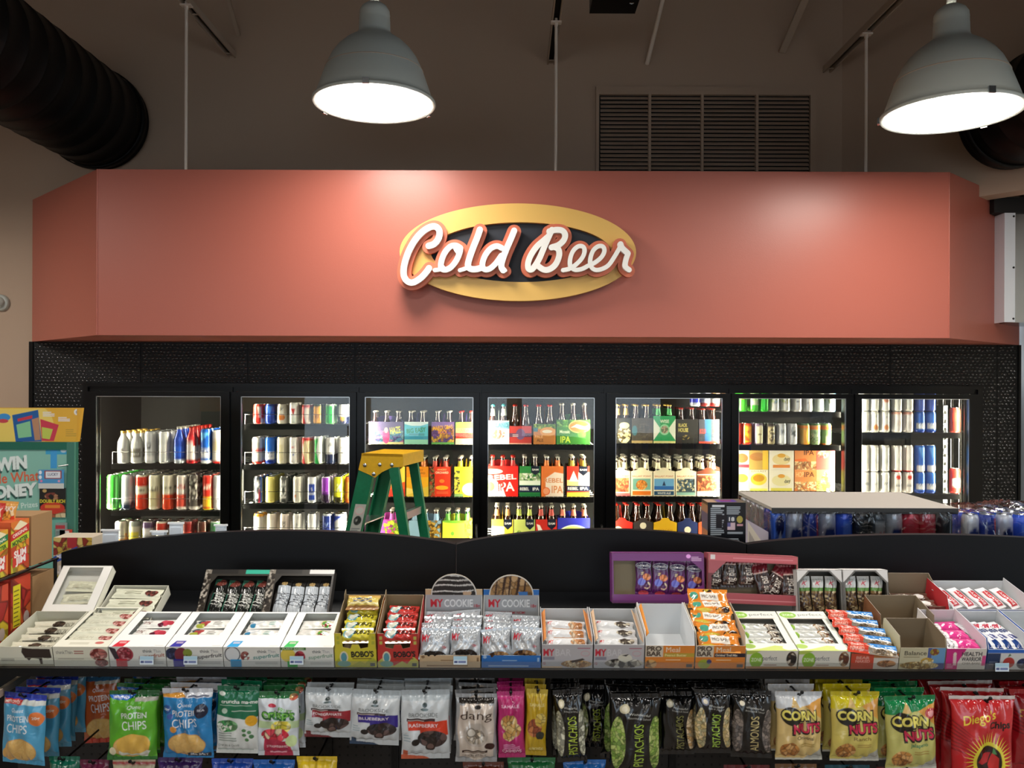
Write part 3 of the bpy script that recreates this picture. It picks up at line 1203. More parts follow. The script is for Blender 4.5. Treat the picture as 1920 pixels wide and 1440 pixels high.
# ---- door 1
z = shelf(0, 0, 869)
R1 = 0.036
can_row(0, 0, z, [
    (232, 'silver', '#d9dcd9', [mid(.12, .5, '#e8e6df'), word('ULTRA', .35, '#23231f', .1, .3, 90)], True, M['capgold'], 0.205),
    (257, 'pale silver', '#c9cbc6', [mid(.2, .5, '#77756c'), word('LITE', .3, '#f4f4ee', .1, .2)], True, M['capgold'], 0.205),
    (283, 'silver grey', '#c5c8ca', [word('ICE', .55, '#3a3d42', .14, .2, 90), mid(.1, .25, '#e8e8e8')]),
    (309, 'plain silver', '#dfe1df', [mid(.3, .6, '#eeeeea')]),
    (337, 'blue', '#1545b8', [band(0, .1, '#dce6ee'), mid(.2, .5, '#2a63e0')], True, None, 0.235),
    (360, 'red and white', '#e6ddd8', [('p', [(.3, .9), (.3, .45), (.7, .75), (.7, .9)], '#c4202a'), band(.75, 1, '#c4202a'), band(0, .12, '#c4202a')], True, M['capred'], 0.235),
    (387, 'blue lager', '#1a58b8', [band(.0, .08, '#e9eef0'), mid(.2, .42, '#f0f2f2'), word('BUD', .32, '#123a96', .08, .22), ('p', [(.35, .9), (.65, .9), (.65, .6)], '#58a6e0')], False, None, 0.222),
    (409, 'cream and red', '#e8e4da', [band(0, .1, '#c02020'), mid(.4, .7, '#d9c8a0')], False, None, 0.215)],
    r=R1, h=0.205, deep=5)
z = shelf(0, 1, 956)
can_row(0, 1, z, [
    (212, 'green', '#2d8c2c', [word('lime', .45, '#0c3210', .1, .2, 90), band(0, .18, '#58b848')]),
    (240, 'silver and navy', '#c7ccd0', [band(0, .2, '#1c2a44'), mid(.2, .4, '#e9edf0')]),
    (266, 'red and cream', '#e9e2c8', [band(.7, .93, '#d8301c'), band(0, .42, '#d83a1c'), word('ESPECIAL', .55, '#26221c', .09, .26)]),
    (290, 'cream', '#e4dfc4', [word('Modelo', .6, '#2a281e', .1, .28), band(0, .3, '#efe9cf'), mid(.1, .5, '#cfc59a')]),
    (316, 'orange lower half', '#e5dfc8', [word('Modelo', .62, '#2a281e', .1, .28), band(0, .42, '#d8401a')]),
    (342, 'white with red print', '#e6dcd4', [word('RITA', .65, '#c42828', .13, .26), mid(.1, .42, '#d45040')]),
    (365, 'dark dotted', '#4a4440', [('n', .5, .55, .3, .35, ['#4a4440', '#b8b4ac', '#2c2826'], .012), band(0, .1, '#d8d0c8')]),
    (391, 'red and yellow', '#c83024', [word('TEA', .65, '#f0e4d0', .12, .22), mid(.08, .4, '#e8b030'), band(0, .05, '#e0d020')]),
    (411, 'silver white', '#d4d6d8', [mid(.1, .6, '#f0f0ee')])],
    r=R1, h=0.223, deep=6)
z = shelf(0, 2, 1026)
can_row(0, 2, z, [
    (228, 'white and orange', '#d6d3c4', [band(0, .55, '#d8965c'), mid(.3, .7, '#ece8dc')]),
    (254, 'cream and yellow', '#dcd6bc', [mid(.1, .6, '#d8c848'), band(.8, 1, '#8f958a')]),
    (279, 'purple topped', '#d8d4d2', [band(.75, .97, '#5c4668'), mid(.2, .5, '#b8b4b0')]),
    (304, 'red topped cream', '#dccdb8', [band(.65, .9, '#c03428'), mid(.1, .5, '#ece4d4')]),
    (330, 'grey white', '#d8d8d4', [mid(.1, .6, '#ecece8')]),
    (354, 'dark red', '#7c1a18', [mid(.2, .6, '#c04438')]),
    (381, 'brown', '#4c2a20', [mid(.2, .6, '#a03c2c')]),
    (405, 'green topped', '#b8c0b4', [band(.5, .95, '#3c6a48')])],
    r=R1, h=0.165, deep=2)

# ---- door 2
z = shelf(1, 0, 795, wirez=0.062)
can_row(1, 0, z, [
    (485, 'red and cream', '#d84038', [('p', [(.38, .85), (.5, .85), (.44, .3), (.38, .3)], '#f0e4d8'), band(0, .3, '#e8d8cc'), mid(0, .35, '#c82820', .1)]),
    (507, 'deep blue', '#1c3fa8', [('p', [(.4, .9), (.6, .9), (.5, .4)], '#3a78d8')]),
    (529, 'cream with orange dot', '#e9e2cf', [word('SL', .75, '#2c3030', .16, .12), ('e', .5, .35, .12, .15, '#d88038')]),
    (552, 'white taller', '#efeeea', [('p', [(.45, .7), (.6, .75), (.5, .4)], '#c83838'), mid(.05, .3, '#dfe8dc')], False, None, 0.138),
    (575, 'red striped', '#e9d9c8', [('p', [(.52, .9), (.65, .9), (.6, 0), (.48, 0), (.56, .45)], '#c83c40'), band(.8, .95, '#c03838')]),
    (596, 'gold and green', '#3c5a30', [mid(.05, .85, '#e0a030', .13), word('XX', .4, '#8c3c18', .2, .15)]),
    (619, 'bright green', '#e4efe0', [mid(.02, .92, '#1fa040', .15)]),
    (643, 'white over navy', '#f2f2f0', [band(0, .38, '#20284a'), ('e', .5, .3, .08, .12, '#d8a040')])],
    h=0.127)
z = shelf(1, 1, 870)
can_row(1, 1, z, [
    (483, 'silver white', '#dcdad2', [band(.45, .55, '#c83838'), band(0, .12, '#c82c24'), mid(.6, .8, '#b8b4ac', .1)]),
    (507, 'blue light beer', '#1f5fc0', [mid(.2, .46, '#f2f4f4', .17), word('BUD', .4, '#16409c', .09, .2), word('LIGHT', .27, '#16409c', .09, .24), band(0, .15, '#1a3590')]),
    (529, 'cream', '#ece6cc', [mid(.1, .7, '#e0d6ae', .06)]),
    (552, 'white with red', '#f0efeb', [word('LA', .62, '#c83838', .16, .12, 90), word('co', .35, '#2848a0', .13, .12, 90)]),
    (575, 'cream and red wavy', '#f0dcb0', [('p', [(.54, 1), (.66, 1), (.62, 0), (.5, 0), (.6, .5)], '#cc3038'), band(.88, 1, '#c83030')]),
    (598, 'green striped', '#e6efe6', [('p', [(.5, .9), (.64, .9), (.62, 0), (.46, 0), (.56, .5)], '#18a048')], False, None, 0.178),
    (620, 'white over dark navy', '#f0f0ee', [band(0, .36, '#202a4a'), word('ID', .72, '#4a5058', .1, .1)]),
    (643, 'plain white', '#f2f2ea', [word('V', .6, '#5c6068', .14, .1), word('i', .4, '#5c6068', .1, .05)])],
    h=0.171, deep=3)
z = shelf(1, 2, 943)
can_row(1, 2, z, [
    (486, 'black ice', '#33383e', [word('ICE', .5, '#e6e6e6', .2, .7, 90), ('r', .36, 0, .43, 1, '#2c52b0'), ('r', .43, 0, .47, .5, '#c03040')]),
    (508, 'yellow', '#ecdf78', [mid(.1, .85, '#f2e890', .06)]),
    (534, 'black and silver', '#4c4e4c', [word('ICE', .5, '#e0e0dc', .18, .7, 90)]),
    (559, 'ivory', '#e9e7da', [mid(.1, .9, '#dedacb', .05), ('e', .56, .25, .04, .05, '#b86030')]),
    (586, 'blue and white', '#e2e6ea', [mid(.1, .75, '#2844a0', .1), mid(.3, .35, '#e8ecf0', .1), word('y', .55, '#f0f0f0', .12, .06)]),
    (612, 'purple and black', '#f0ecf2', [mid(.35, .95, '#8a3cae', .13), mid(0, .35, '#2a1c34', .15)]),
    (636, 'yellow and black', '#d8dc30', [mid(0, .25, '#2c2a14', .15), word('K', .6, '#f8f8d0', .2, .15)]),
    (657, 'orange', '#d86828', [mid(.2, .8, '#e89040')])],
    h=0.168, deep=4)
z = shelf(1, 3, 1003, wirez=0.05)
can_row(1, 3, z, [
    (486, 'white gold-topped', '#f2efe4', [band(.85, 1, '#d8982c')]),
    (511, 'beige', '#e4d8c8', [mid(.2, .7, '#efe6dc', .1)]),
    (535, 'pinkish white', '#e9dcd2', [word('ICE', .5, '#444850', .14, .3, 90)]),
    (559, 'faint printed white', '#f0efec', [word('mw', .5, '#8c9088', .12, .14, 90)]),
    (586, 'clean white', '#f4f4f2', [mid(.1, .6, '#ffffff', .1)]),
    (614, 'navy blue', '#2a3c88', [word('V', .5, '#8ca0d0', .2, .15), band(.9, 1, '#c8ccd4')]),
    (637, 'white and blue', '#eef0f4', [('p', [(.35, .9), (.7, .6), (.7, .9)], '#3048b0'), word('nn', .35, '#48506c', .12, .12)])],
    h=0.135, deep=2)

# ---- door 6
zt6 = shelf(5, 0, 772, wirez=0)
can_row(5, 0, zt6, [
    (1392, 'green', '#2fb42c', [('e', .52, .7, .08, .12, '#d87038'), mid(.1, .5, '#48cc30', .1)]),
    (1413, 'pale green', '#dff0cc', [band(0, .3, '#50c83c'), ('e', .5, .7, .12, .2, '#b8e8a0')]),
    (1432, 'vivid green', '#1fae24', [mid(0, .8, '#2cc830', .08)]),
    (1452, 'white floral', '#eef0e8', [('n', .5, .65, .2, .3, ['#cfe4a0', '#f4f6ee', '#a8c8e0'], .012)]),
    (1472, 'white leafy', '#eef0e6', [('n', .5, .65, .2, .3, ['#c8d890', '#f4f6ee', '#dcd8c0'], .012)]),
    (1494, 'white lettered', '#f0f0ec', [word('oe', .5, '#60646c', .12, .15), mid(.7, .9, '#c8ccc4')]),
    (1514, 'white spotted', '#f2f2ee', [word('oo', .45, '#40444c', .12, .16)]),
    (1535, 'mint', '#d0e0cc', [mid(.1, .8, '#e8f2e8', .1)]),
    (1557, 'pale blue', '#e4f0f0', [('r', .34, 0, .42, 1, '#60b8e0'), ('n', .55, .65, .1, .3, ['#cfe4a0', '#f4f6ee'], .012)])],
    r=0.031, h=0.135, deep=2)
z = shelf(5, 1, 834, wirez=0)
can_row(5, 1, z, [
    (1381, 'red', '#d82c28', [mid(.2, .9, '#f04830', .05)]),
    (1400, 'red and yellow', '#dc3824', [mid(.15, .85, '#f0b428', .13), word('TEA', .62, '#c03020', .12, .18), ('p', [(.45, .2), (.64, .2), (.6, .5)], '#e05020')]),
    (1422, 'grey and cream', '#70607a', [mid(.1, .8, '#e2d9b0', .11), ('e', .48, .8, .08, .08, '#efe6c8'), word('BE', .5, '#3c3838', .2, .08, 90)]),
    (1444, 'black and cream', '#38302c', [mid(.05, .8, '#c8b88c', .12), ('n', .5, .45, .1, .3, ['#28221e', '#d8caa0', '#5c5040'], .01)]),
    (1465, 'silver lettered', '#c8ccd0', [word('W', .62, '#5c6468', .2, .14), mid(.1, .45, '#e8ecec', .1)]),
    (1485, 'silver printed', '#cdd0d2', [('n', .5, .6, .1, .25, ['#4c5458', '#d8dcdc', '#888c90'], .008)]),
    (1509, 'orange and green', '#ba9a50', [band(.78, .86, '#e88030'), band(.9, 1, '#48784c'), mid(0, .7, '#e8a038', .09), ('e', .47, .45, .06, .3, '#f0d060')]),
    (1528, 'green orange-banded', '#8fae78', [band(.72, .86, '#e88438'), band(.9, 1, '#48784c'), ('n', .5, .35, .2, .3, ['#a8c090', '#d8d8b0', '#6c9058'], .012)]),
    (1549, 'leaf green', '#7ba060', [band(.72, .86, '#e88438'), band(0, .08, '#e87828'), mid(.0, .4, '#d8e0b0', .08)])],
    h=0.137, deep=2)

# ---- door 7
z7 = shelf(6, 0, 811, wirez=0)
whites = [(1620, 'white tall', '#f2f0e6', [mid(.1, .8, '#e6e4da', .05)]),
          (1638, 'white lettered', '#f0efe4', [word('Ti', .75, '#484c50', .1, .08), ('e', .5, .25, .08, .12, '#d88c50')]),
          (1658, 'white orange-dotted', '#efeee4', [word('Y', .72, '#484c50', .1, .06), ('e', .5, .25, .08, .12, '#dc9058')]),
          (1681, 'white pink-banded', '#f2ede6', [band(.86, .94, '#e8a088'), mid(.3, .6, '#e6dcd0', .07)]),
          (1702, 'white rosy', '#f2ece6', [band(.86, .94, '#e89c88'), mid(.2, .5, '#e0d8d0', .07)]),
          (1724, 'blue light', '#2a62c0', [mid(.2, .48, '#eef2f4', .17), word('BUD', .4, '#1c449c', .1, .2), band(0, .12, '#2044a0')]),
          (1744, 'blue lager', '#2e68c4', [mid(.2, .48, '#eef2f4', .17), word('BUD', .4, '#1c449c', .1, .2), band(0, .12, '#2044a0')])]
can_row(6, 0, z7, whites, h=0.135, deep=1)
can_row(6, 0, z7 + 0.1365, [(x, w_, '#ecebe0' if i < 5 else '#3a54a8', [('e', .5, .6, .09, .18, '#d08468')] if i == 2 else []) for i, (x, w_, b_, o_) in enumerate(whites)], h=0.125, deep=1,
        stack='upper top')
z = shelf(6, 1, 925, wirez=0)
can_row(6, 1, z, [(x, w_, b_ if i > 2 else '#efeee6', [word(['illi', 'rnn', 'YW'][i % 3], .45, '#70747c', .14, .2)] if i < 3 else ([('e', .5, .75, .08, .1, '#d84838'), mid(.35, .4, '#6c7078', .1)] if i < 5 else o_))
                  for i, (x, w_, b_, o_) in enumerate(whites)], h=0.136, deep=1)
can_row(6, 1, z + 0.1375, [(x, w_, b_, [mid(.3, .5, '#d8dcd4', .08)] if i < 3 else ([band(0, .06, '#d03838'), ('e', .5, .4, .08, .12, '#e0e4d8')] if i < 5 else [('p', [(.4, .9), (.6, .9), (.5, .5)], '#5c98e0'), mid(0, .25, '#e8ecf4')]))
                            for i, (x, w_, b_, o_) in enumerate(whites)], h=0.17, deep=1, stack='upper second')
b = MB()
ux = W(1768, 800, 5.36).x
b.box(-0.014, 0.014, 0, 0.5, 0, 1.75, M['steel'])
for k in range(30):
    b.box(-0.006, 0.006, -0.002, 0.0, 0.1 + k * 0.055, 0.12 + k * 0.055, M['hole'])
tag(b.build('shelf_upright', loc=(ux, 5.33, 0.12)), 'slotted steel shelf upright behind the rightmost cooler door', 'upright')
can_row(6, 1, z + 0.0, [(1790, 'red', '#b82c24', [mid(.3, .6, '#e8e0d4')])], h=0.16, deep=1, stack='reflected second')  # can added to imitate the red reflection at the cooler's side
can_row(6, 0, z7 + 0.0, [(1790, 'dark red', '#a03428', [mid(.5, .8, '#e04030')])], h=0.16, deep=1, stack='reflected top')  # likewise a stand-in for the reflection, one shelf higher

# ---- six-packs and cartons of bottles
_bot = {}


def bottle_parts(hb, gm, cm, lab):
    k = (hb, gm.name, cm.name, lab)
    if k not in _bot:
        s = hb / 0.23
        b = MB()
        b.lathe([(0.026, 0), (0.0295, 0.004), (0.0295, 0.125 * s), (0.027, 0.14 * s), (0.018, 0.165 * s), (0.0135, 0.19 * s), (0.013, 0.222 * s)], gm, seg=14)
        if lab:
            b.lathe([(0.0188, 0.165 * s), (0.0141, 0.19 * s), (0.0138, 0.205 * s)], M['card'], lab, seg=14)
        c = MB()
        c.lathe([(0.0155, 0.219 * s), (0.0158, 0.224 * s), (0.0135, 0.23 * s), (0.001, 0.231 * s)], cm, seg=14)
        _bot[k] = (b, c)
        bo = b.build('bottle')
        co = c.build('bottle_cap', bo)
        _bot[k] = (bo, co, [True])
        return bo, co
    bo, co, _ = _bot[k]
    b2, c2 = bo.copy(), co.copy()
    COL.objects.link(b2)
    COL.objects.link(c2)
    c2.parent = b2
    return b2, c2


def six_pack(label, px0, px1, z, hpx, hb, base, ops, gm='glass_brown', cm='capwhite', neck=None, Y=None, peak=0.0, side=None, group='six-packs of bottles in the cooler', name='six_pack', dz=0.0, tall=0):
    Y = Y or YP - 0.03
    x0, x1 = W(px0, 800, Y).x, W(px1, 800, Y).x
    w = x1 - x0 - 0.002
    h = hpx * Y / F
    nx = 3 if w > 0.175 else 2
    ny = 2 if nx == 3 else 3
    d = 0.066 * ny
    t = thing(name, label, 'six-pack' if name == 'six_pack' else 'carton', ((x0 + x1) / 2, Y, z + dz), group=group)
    b = MB()
    hw = w / 2
    cv = Canvas(w, h, base, ops, res=0.0022)
    if peak:
        outl = [(-hw, 0), (hw, 0), (hw, h), (hw * .45, h + peak * .4), (hw * .25, h + peak), (-hw * .25, h + peak), (-hw * .45, h + peak * .4), (-hw, h)]
    else:
        outl = [(-hw, 0), (hw, 0), (hw, h), (-hw, h)]
    b.slab((0, 0, 0), EX, EZ, -EY, outl, 0.0015, M['gcard'], lin(base), lin('#6c5a44'))
    b.print((-hw, 0, 0), EX, EZ, cv, M['gcard'])
    sc = side or base
    b.slab((0, d, 0), EX, EZ, EY, [(-hw, 0), (hw, 0), (hw, h), (-hw, h)], 0.0015, M['gcard'], lin(base), lin('#6c5a44'))
    for q in (-1, 1):
        b.slab((q * hw, 0, 0), EY, EZ, EX * q, [(0, 0), (d, 0), (d, h), (0, h)], 0.0015, M['gcard'], lin(sc), lin('#6c5a44'))
    b.slab((0, 0, 0.0015), EX, EY, EZ, [(-hw, 0), (hw, 0), (hw, d), (-hw, d)], 0.0015, M['gcard'], lin('#6c5a44'))
    b.build('carrier', t)
    b = MB()
    if nx == 2:
        hh = hb * 0.93
        b.slab((0, 0, 0), EY, EZ, -EX, [(0.004, 0.004), (d - .004, 0.004), (d - .004, h), (d * .7, hh), (d * .3, hh), (0.004, h)], 0.002, M['gcard'], lin(side or base), lin(side or base))
    else:
        b.slab((0, d / 2, 0), EX, EZ, -EY, [(-hw + .004, 0.004), (hw - .004, 0.004), (hw - .004, h), (hw * .4, h + 0.035), (-hw * .4, h + 0.035), (-hw + .004, h)], 0.002, M['gcard'], lin(side or base), lin(side or base))
    b.build('carry_handle', t)
    px_, py_ = w / nx, d / ny
    for i in range(nx):
        for j in range(ny):
            bo, co = bottle_parts(hb, M[gm], M[cm], neck)
            bo.parent = t
            bo.location = (-hw + px_ * (i + .5), py_ * (j + .5), 0.003)
    return t


# door 3
z = shelf(2, 0, 833, wirez=0)
six_pack('purple haze beer six-pack with swirling blue art, leftmost, top shelf, third cooler door', 691, 757, z, 42, .21, '#5d5578',
         [('n', .5, .3, .5, .3, ['#4c7c9c', '#b06c98', '#5c5488', '#7098a0'], .022, 3, True), ('r', 0, .0, 1, .1, '#c8c48c'), ('e', .5, .35, .1, .32, '#b04878'), ('e', .5, .62, .05, .12, '#d8c8a8'),
          ('t', 'HAZE', .76, .62, .3, '#d8dc60', .3, 8), ('t', 'PURPLE', .2, .66, .18, '#c05c8c', .26, 8)], cm='capwhite', side='#584888')
six_pack('turquoise beer six-pack with green lettering, top shelf, third cooler door', 758, 803, z, 42, .21, '#5cc0d4',
         [('r', 0, 0, 1, .22, '#9cdcc0'), ('r', 0, .22, 1, .36, '#3c98b8'), ('t', 'BIG EASY', .5, .62, .2, '#388c50', .8, 6), ('l', .2, .4, .85, .5, 2, '#4c7c90'), ('p', [(0, 1), (0, .9), (.3, .82), (.7, .82), (1, .92), (1, 1)], '#d8ecec')], side='#5840a0')
six_pack('purple and gold beer six-pack, third from left, top shelf, third cooler door', 809, 852, z, 42, .21, '#6c4a8c',
         [('n', .5, .4, .5, .4, ['#6c4a8c', '#a07040', '#503878', '#c8a040'], .016, 5, True), ('t', 'MARDI GRAS', .5, .75, .18, '#e8b038', .85, 5), ('t', 'BOCK', .5, .55, .15, '#e09030', .4), ('r', 0, 0, 1, .1, '#60a050')], side='#6a3c98')
six_pack('lime and red strawberry beer six-pack, rightmost, top shelf, third cooler door', 854, 893, z, 42, .21, '#a8bc40',
         [('r', 0, .72, 1, 1, '#8cb83c'), ('r', 0, .45, 1, .72, '#d8d070'), ('n', .5, .38, .5, .14, ['#c8342c', '#d85038'], .014, 2, True), ('r', 0, 0, 1, .26, '#e8d49c'), ('t', 'HARVEST', .5, .62, .14, '#6c8c2c', .8)], side='#5840a0', cm='capred')
z = shelf(2, 1, 931, wirez=0)
ao = [('n', .15, .4, .18, .4, ['#303828', '#586040', '#c8b070'], .012, 4)]
six_pack('yellow and red cider six-pack partly behind the ladder, second shelf, third cooler door', 718, 760, z, 56, .25, '#f0dc50', [('r', 0, 0, 1, .25, '#d83828'), ('p', [(0, .25), (1, .5), (1, .25)], '#e8602c')], cm='capwhite')
six_pack('orange and yellow cider six-pack right of ladder, second shelf, third cooler door', 762, 804, z, 56, .25, '#f4b428',
         [('r', 0, .65, 1, 1, '#f09420'), ('p', [(0, 0), (1, 0), (1, .35), (0, .1)], '#e8c84c'), ('t', 'ANGRY', .5, .88, .06, '#a05018', .5), ('t', 'ORCHARD', .5, .78, .07, '#a05018', .7), ('e', .5, .52, .1, .06, '#d86420'), ('p', [(0, .05), (.6, .2), (0, .3)], '#f8dc70')], neck='#e08040')
six_pack('deep red cider six-pack with orange apple, second shelf, third cooler door', 805, 845, z, 56, .25, '#d83a22',
         [('r', 0, 0, .26, 1, '#5c4c34'), ('n', .13, .5, .13, .5, ['#303828', '#8c7848', '#b84028'], .012, 4, True), ('t', 'ANGRY', .6, .9, .06, '#f0c080', .45), ('t', 'ORCHARD', .6, .8, .07, '#f0e0c0', .6), ('e', .6, .52, .12, .06, '#f08030'),
          ('e', .6, .3, .3, .07, '#f0a828'), ('l', .35, .1, .9, .2, 2, '#e87850')], neck='#c04030')
six_pack('bright yellow cider six-pack with black tree, second shelf, third cooler door', 852, 894, z, 56, .25, '#f2d828',
         [('n', .12, .45, .14, .42, ['#383c20', '#a89c48', '#e8d040'], .012, 6, True), ('e', .7, .25, .35, .2, '#fff2b0'), ('t', 'ANGRY', .62, .9, .06, '#8c6c20', .5), ('t', 'ORCHARD', .62, .8, .07, '#8c6c20', .6), ('e', .6, .52, .1, .05, '#d88420'), ('r', 0, 0, .4, .1, '#6c8c58')], neck='#c8c020')
z = shelf(2, 2, 1030, wirez=0)
six_pack('magenta and green cider six-pack behind the ladder, third shelf, third cooler door', 704, 765, z, 56, .25, '#b848a0',
         [('n', .6, .72, .4, .25, ['#b8d040', '#88a030', '#b848a0'], .016, 5), ('e', .5, .5, .09, .07, '#e86040'), ('t', 'ANGRY', .5, .2, .1, '#f0e0e8', .5)], neck='#a04898')
six_pack('pale blue cider six-pack with golden tree, third shelf, third cooler door', 767, 828, z, 54, .25, '#9cc4dc',
         [('n', .75, .5, .25, .5, ['#c89838', '#604818', '#9cc4dc', '#d8b050'], .02, 8, True), ('t', 'YO', .4, .25, .12, '#e8f0f0', .25)], neck='#90b8d8')
six_pack('yellow-green cider six-pack with curling branches, third shelf, third cooler door', 830, 885, z, 54, .25, '#dce448',
         [('e', .5, 1.0, .55, .1, '#78b838'), ('n', .88, .5, .12, .5, ['#6c7028', '#dce448', '#a8a838'], .014, 2, True), ('e', .35, .55, .06, .07, '#70b040'), ('t', 'ANGRY', .45, .38, .07, '#a8ac38', .5), ('e', .6, .08, .3, .14, '#58b038')], neck='#58a838', gm='glass_green')

# door 4
z = shelf(3, 0, 833, wirez=0)
six_pack('white and teal beer carton with fish art, leftmost, top shelf, fourth cooler door', 914, 955, z, 44, .25, '#dce6e4',
         [('r', 0, .65, 1, .95, '#70a8b8'), ('t', 'ISLAND', .6, .8, .18, '#2c6c84', .7), ('n', .45, .42, .36, .2, ['#c07848', '#e8c890', '#a84c30', '#e8ece4'], .014, 3), ('r', 0, 0, 1, .2, '#e8ecec')], cm='capteal', neck='#d8e4d0')
six_pack('low red beer carton with blue crest, top shelf, fourth cooler door', 955, 997, z, 34, .25, '#b83830',
         [('r', 0, .4, 1, .6, '#5c3c54'), ('e', .5, .55, .2, .3, '#6c5078'), ('l', .15, .42, .4, .58, 2, '#d8c0b8'), ('r', 0, 0, 1, .06, '#d8a890')], cm='capred')
six_pack('orange and green fish ale carton, third from left, top shelf, fourth cooler door', 1000, 1042, z, 38, .25, '#c07c38',
         [('n', .5, .88, .5, .12, ['#6c9838', '#a8bc48', '#487828'], .012, 4, True), ('e', .65, .62, .35, .22, '#dc9c50'), ('e', .62, .63, .22, .08, '#e8e0c8'), ('t', 'PALE', .25, .38, .12, '#f0c090', .35), ('t', 'ALE', .3, .2, .14, '#5c3818', .3), ('r', 0, .62, .2, .8, '#3c7888')], cm='capred')
six_pack('large dark green pale ale carton with white fish oval, top shelf, fourth cooler door', 1043, 1107, z, 46, .26, '#3c7c34',
         [('n', .3, .85, .3, .15, ['#5c9c40', '#80b050', '#386c30'], .014, 4, True), ('e', .68, .72, .32, .26, '#d8c078'), ('e', .68, .72, .29, .22, '#b87c38'), ('p', [(.42, .68), (.6, .82), (.85, .72), (.95, .8), (.92, .6), (.7, .62), (.55, .7)], '#f0ecdc'),
          ('t', 'IPA', .27, .2, .26, '#c8dc50', .3), ('t', 'Mosaic', .25, .52, .14, '#e0e8c8', .3), ('e', .75, .4, .12, .12, '#70a848')], cm='capwhite')
z = shelf(3, 1, 931, wirez=0)
six_pack('large red beer carton lettered in white with hop, second shelf, fourth cooler door', 914, 972, z, 57, .255, '#d8241e',
         [('p', [(0, .55), (0, 0), (.6, 0), (.5, .3), (.3, .5)], '#f0e8e0'), ('t', 'REBEL', .48, .63, .17, '#f2e8e0', .92, 3), ('t', 'IPA', .6, .32, .3, '#f2e8e0', .55, 3), ('t', 'IP', .45, .32, .3, '#d8241e', .2, 3), ('e', .1, .33, .14, .16, '#a8c840'), ('e', .2, .82, .3, .08, '#e8a8a0')], cm='capred', neck='#c02020')
six_pack('green and navy beer six-pack with dark shield, second shelf, fourth cooler door', 974, 1014, z, 57, .255, '#2c7c3c',
         [('n', .5, .6, .5, .16, ['#a8c890', '#e8efe0', '#2c7c3c'], .016, 3, True), ('r', 0, .38, 1, .52, '#e8f0e4'), ('r', 0, .14, 1, .36, '#16203c'), ('t', 'REBEL', .25, .25, .1, '#f0f0ec', .42), ('t', 'IPA', .78, .25, .1, '#f0f0ec', .3), ('r', 0, 0, 1, .1, '#1e6c3c'),
          ('p', [(.55, 1), (.95, 1), (.95, .8), (.75, .7), (.55, .8)], '#141c2c'), ('t', 'SAM', .75, .88, .06, '#e8e8e0', .3)], cm='capwhite')
six_pack('orange and cream grapefruit beer six-pack, second shelf, fourth cooler door', 1015, 1057, z, 57, .255, '#e07838',
         [('p', [(.2, 0), (1, 0), (1, .75), (.6, .8), (.2, .6)], '#f0e0d0'), ('t', 'REBEL', .55, .53, .15, '#d88850', .85), ('t', 'IPA', .72, .24, .24, '#d88850', .5), ('e', .22, .18, .18, .13, '#e06828'), ('e', .22, .18, .14, .1, '#f0a078')], cm='capwhite', neck='#e07838')
six_pack('red yellow beer six-pack with navy band and shield, second shelf, fourth cooler door', 1063, 1106, z, 57, .255, '#d83828',
         [('r', 0, .35, 1, .55, '#f0d888'), ('p', [(.1, .5), (.3, .85), (.5, .5)], '#f0e8dc'), ('r', .5, .35, 1, .8, '#f0c8b8'), ('r', 0, .18, 1, .36, '#1c2440'), ('t', 'REBEL', .28, .27, .1, '#f4f4f0', .45), ('t', 'IPA', .76, .27, .1, '#f4f4f0', .35), ('r', 0, 0, 1, .14, '#e8d048'),
          ('p', [(.52, 1), (.92, 1), (.92, .8), (.72, .68), (.52, .8)], '#141c2c'), ('t', 'SAM', .72, .88, .06, '#e8e8e0', .3)], cm='capwhite', neck='#c8b040')
z = shelf(3, 2, 1018, wirez=0)
sh = [('p', [(.55, 1), (.95, 1), (.95, .72), (.75, .55), (.55, .72)], '#141c2c'), ('t', 'SAM', .75, .82, .09, '#e8e8e0', .3)]
six_pack('yellow beer six-pack with dark shield, leftmost, third shelf, fourth cooler door', 922, 963, z, 44, .235, '#f0c840', [('r', 0, 0, .6, .7, '#f4e8b0')] + sh, cm='capwhite', neck='#c08850')
six_pack('lime green beer six-pack with pineapple, third shelf, fourth cooler door', 964, 1004, z, 44, .235, '#c4d070', [('n', .25, .25, .16, .28, ['#688c38', '#90a848'], .012, 3)] + sh, cm='capwhite', neck='#a8b848')
six_pack('red and white beer six-pack with dark shield, third shelf, fourth cooler door', 1005, 1045, z, 44, .235, '#c83028', [('p', [(.05, .8), (.2, .75), (.4, .4), (.6, .5), (.6, 0), (.25, 0)], '#f0e8e0')] + sh, cm='capwhite', neck='#b04038')
six_pack('blue and lime beer carton, rightmost on the third shelf, fourth cooler door', 1046, 1107, z, 47, .235, '#3438a8', [('e', .5, 0, .62, .72, '#e0e8d0'), ('e', .5, -.05, .58, .72, '#b8cc68'), ('t', 'summer', .5, .15, .12, '#282c50', .5)], cm='capwhite', neck='#d87860')

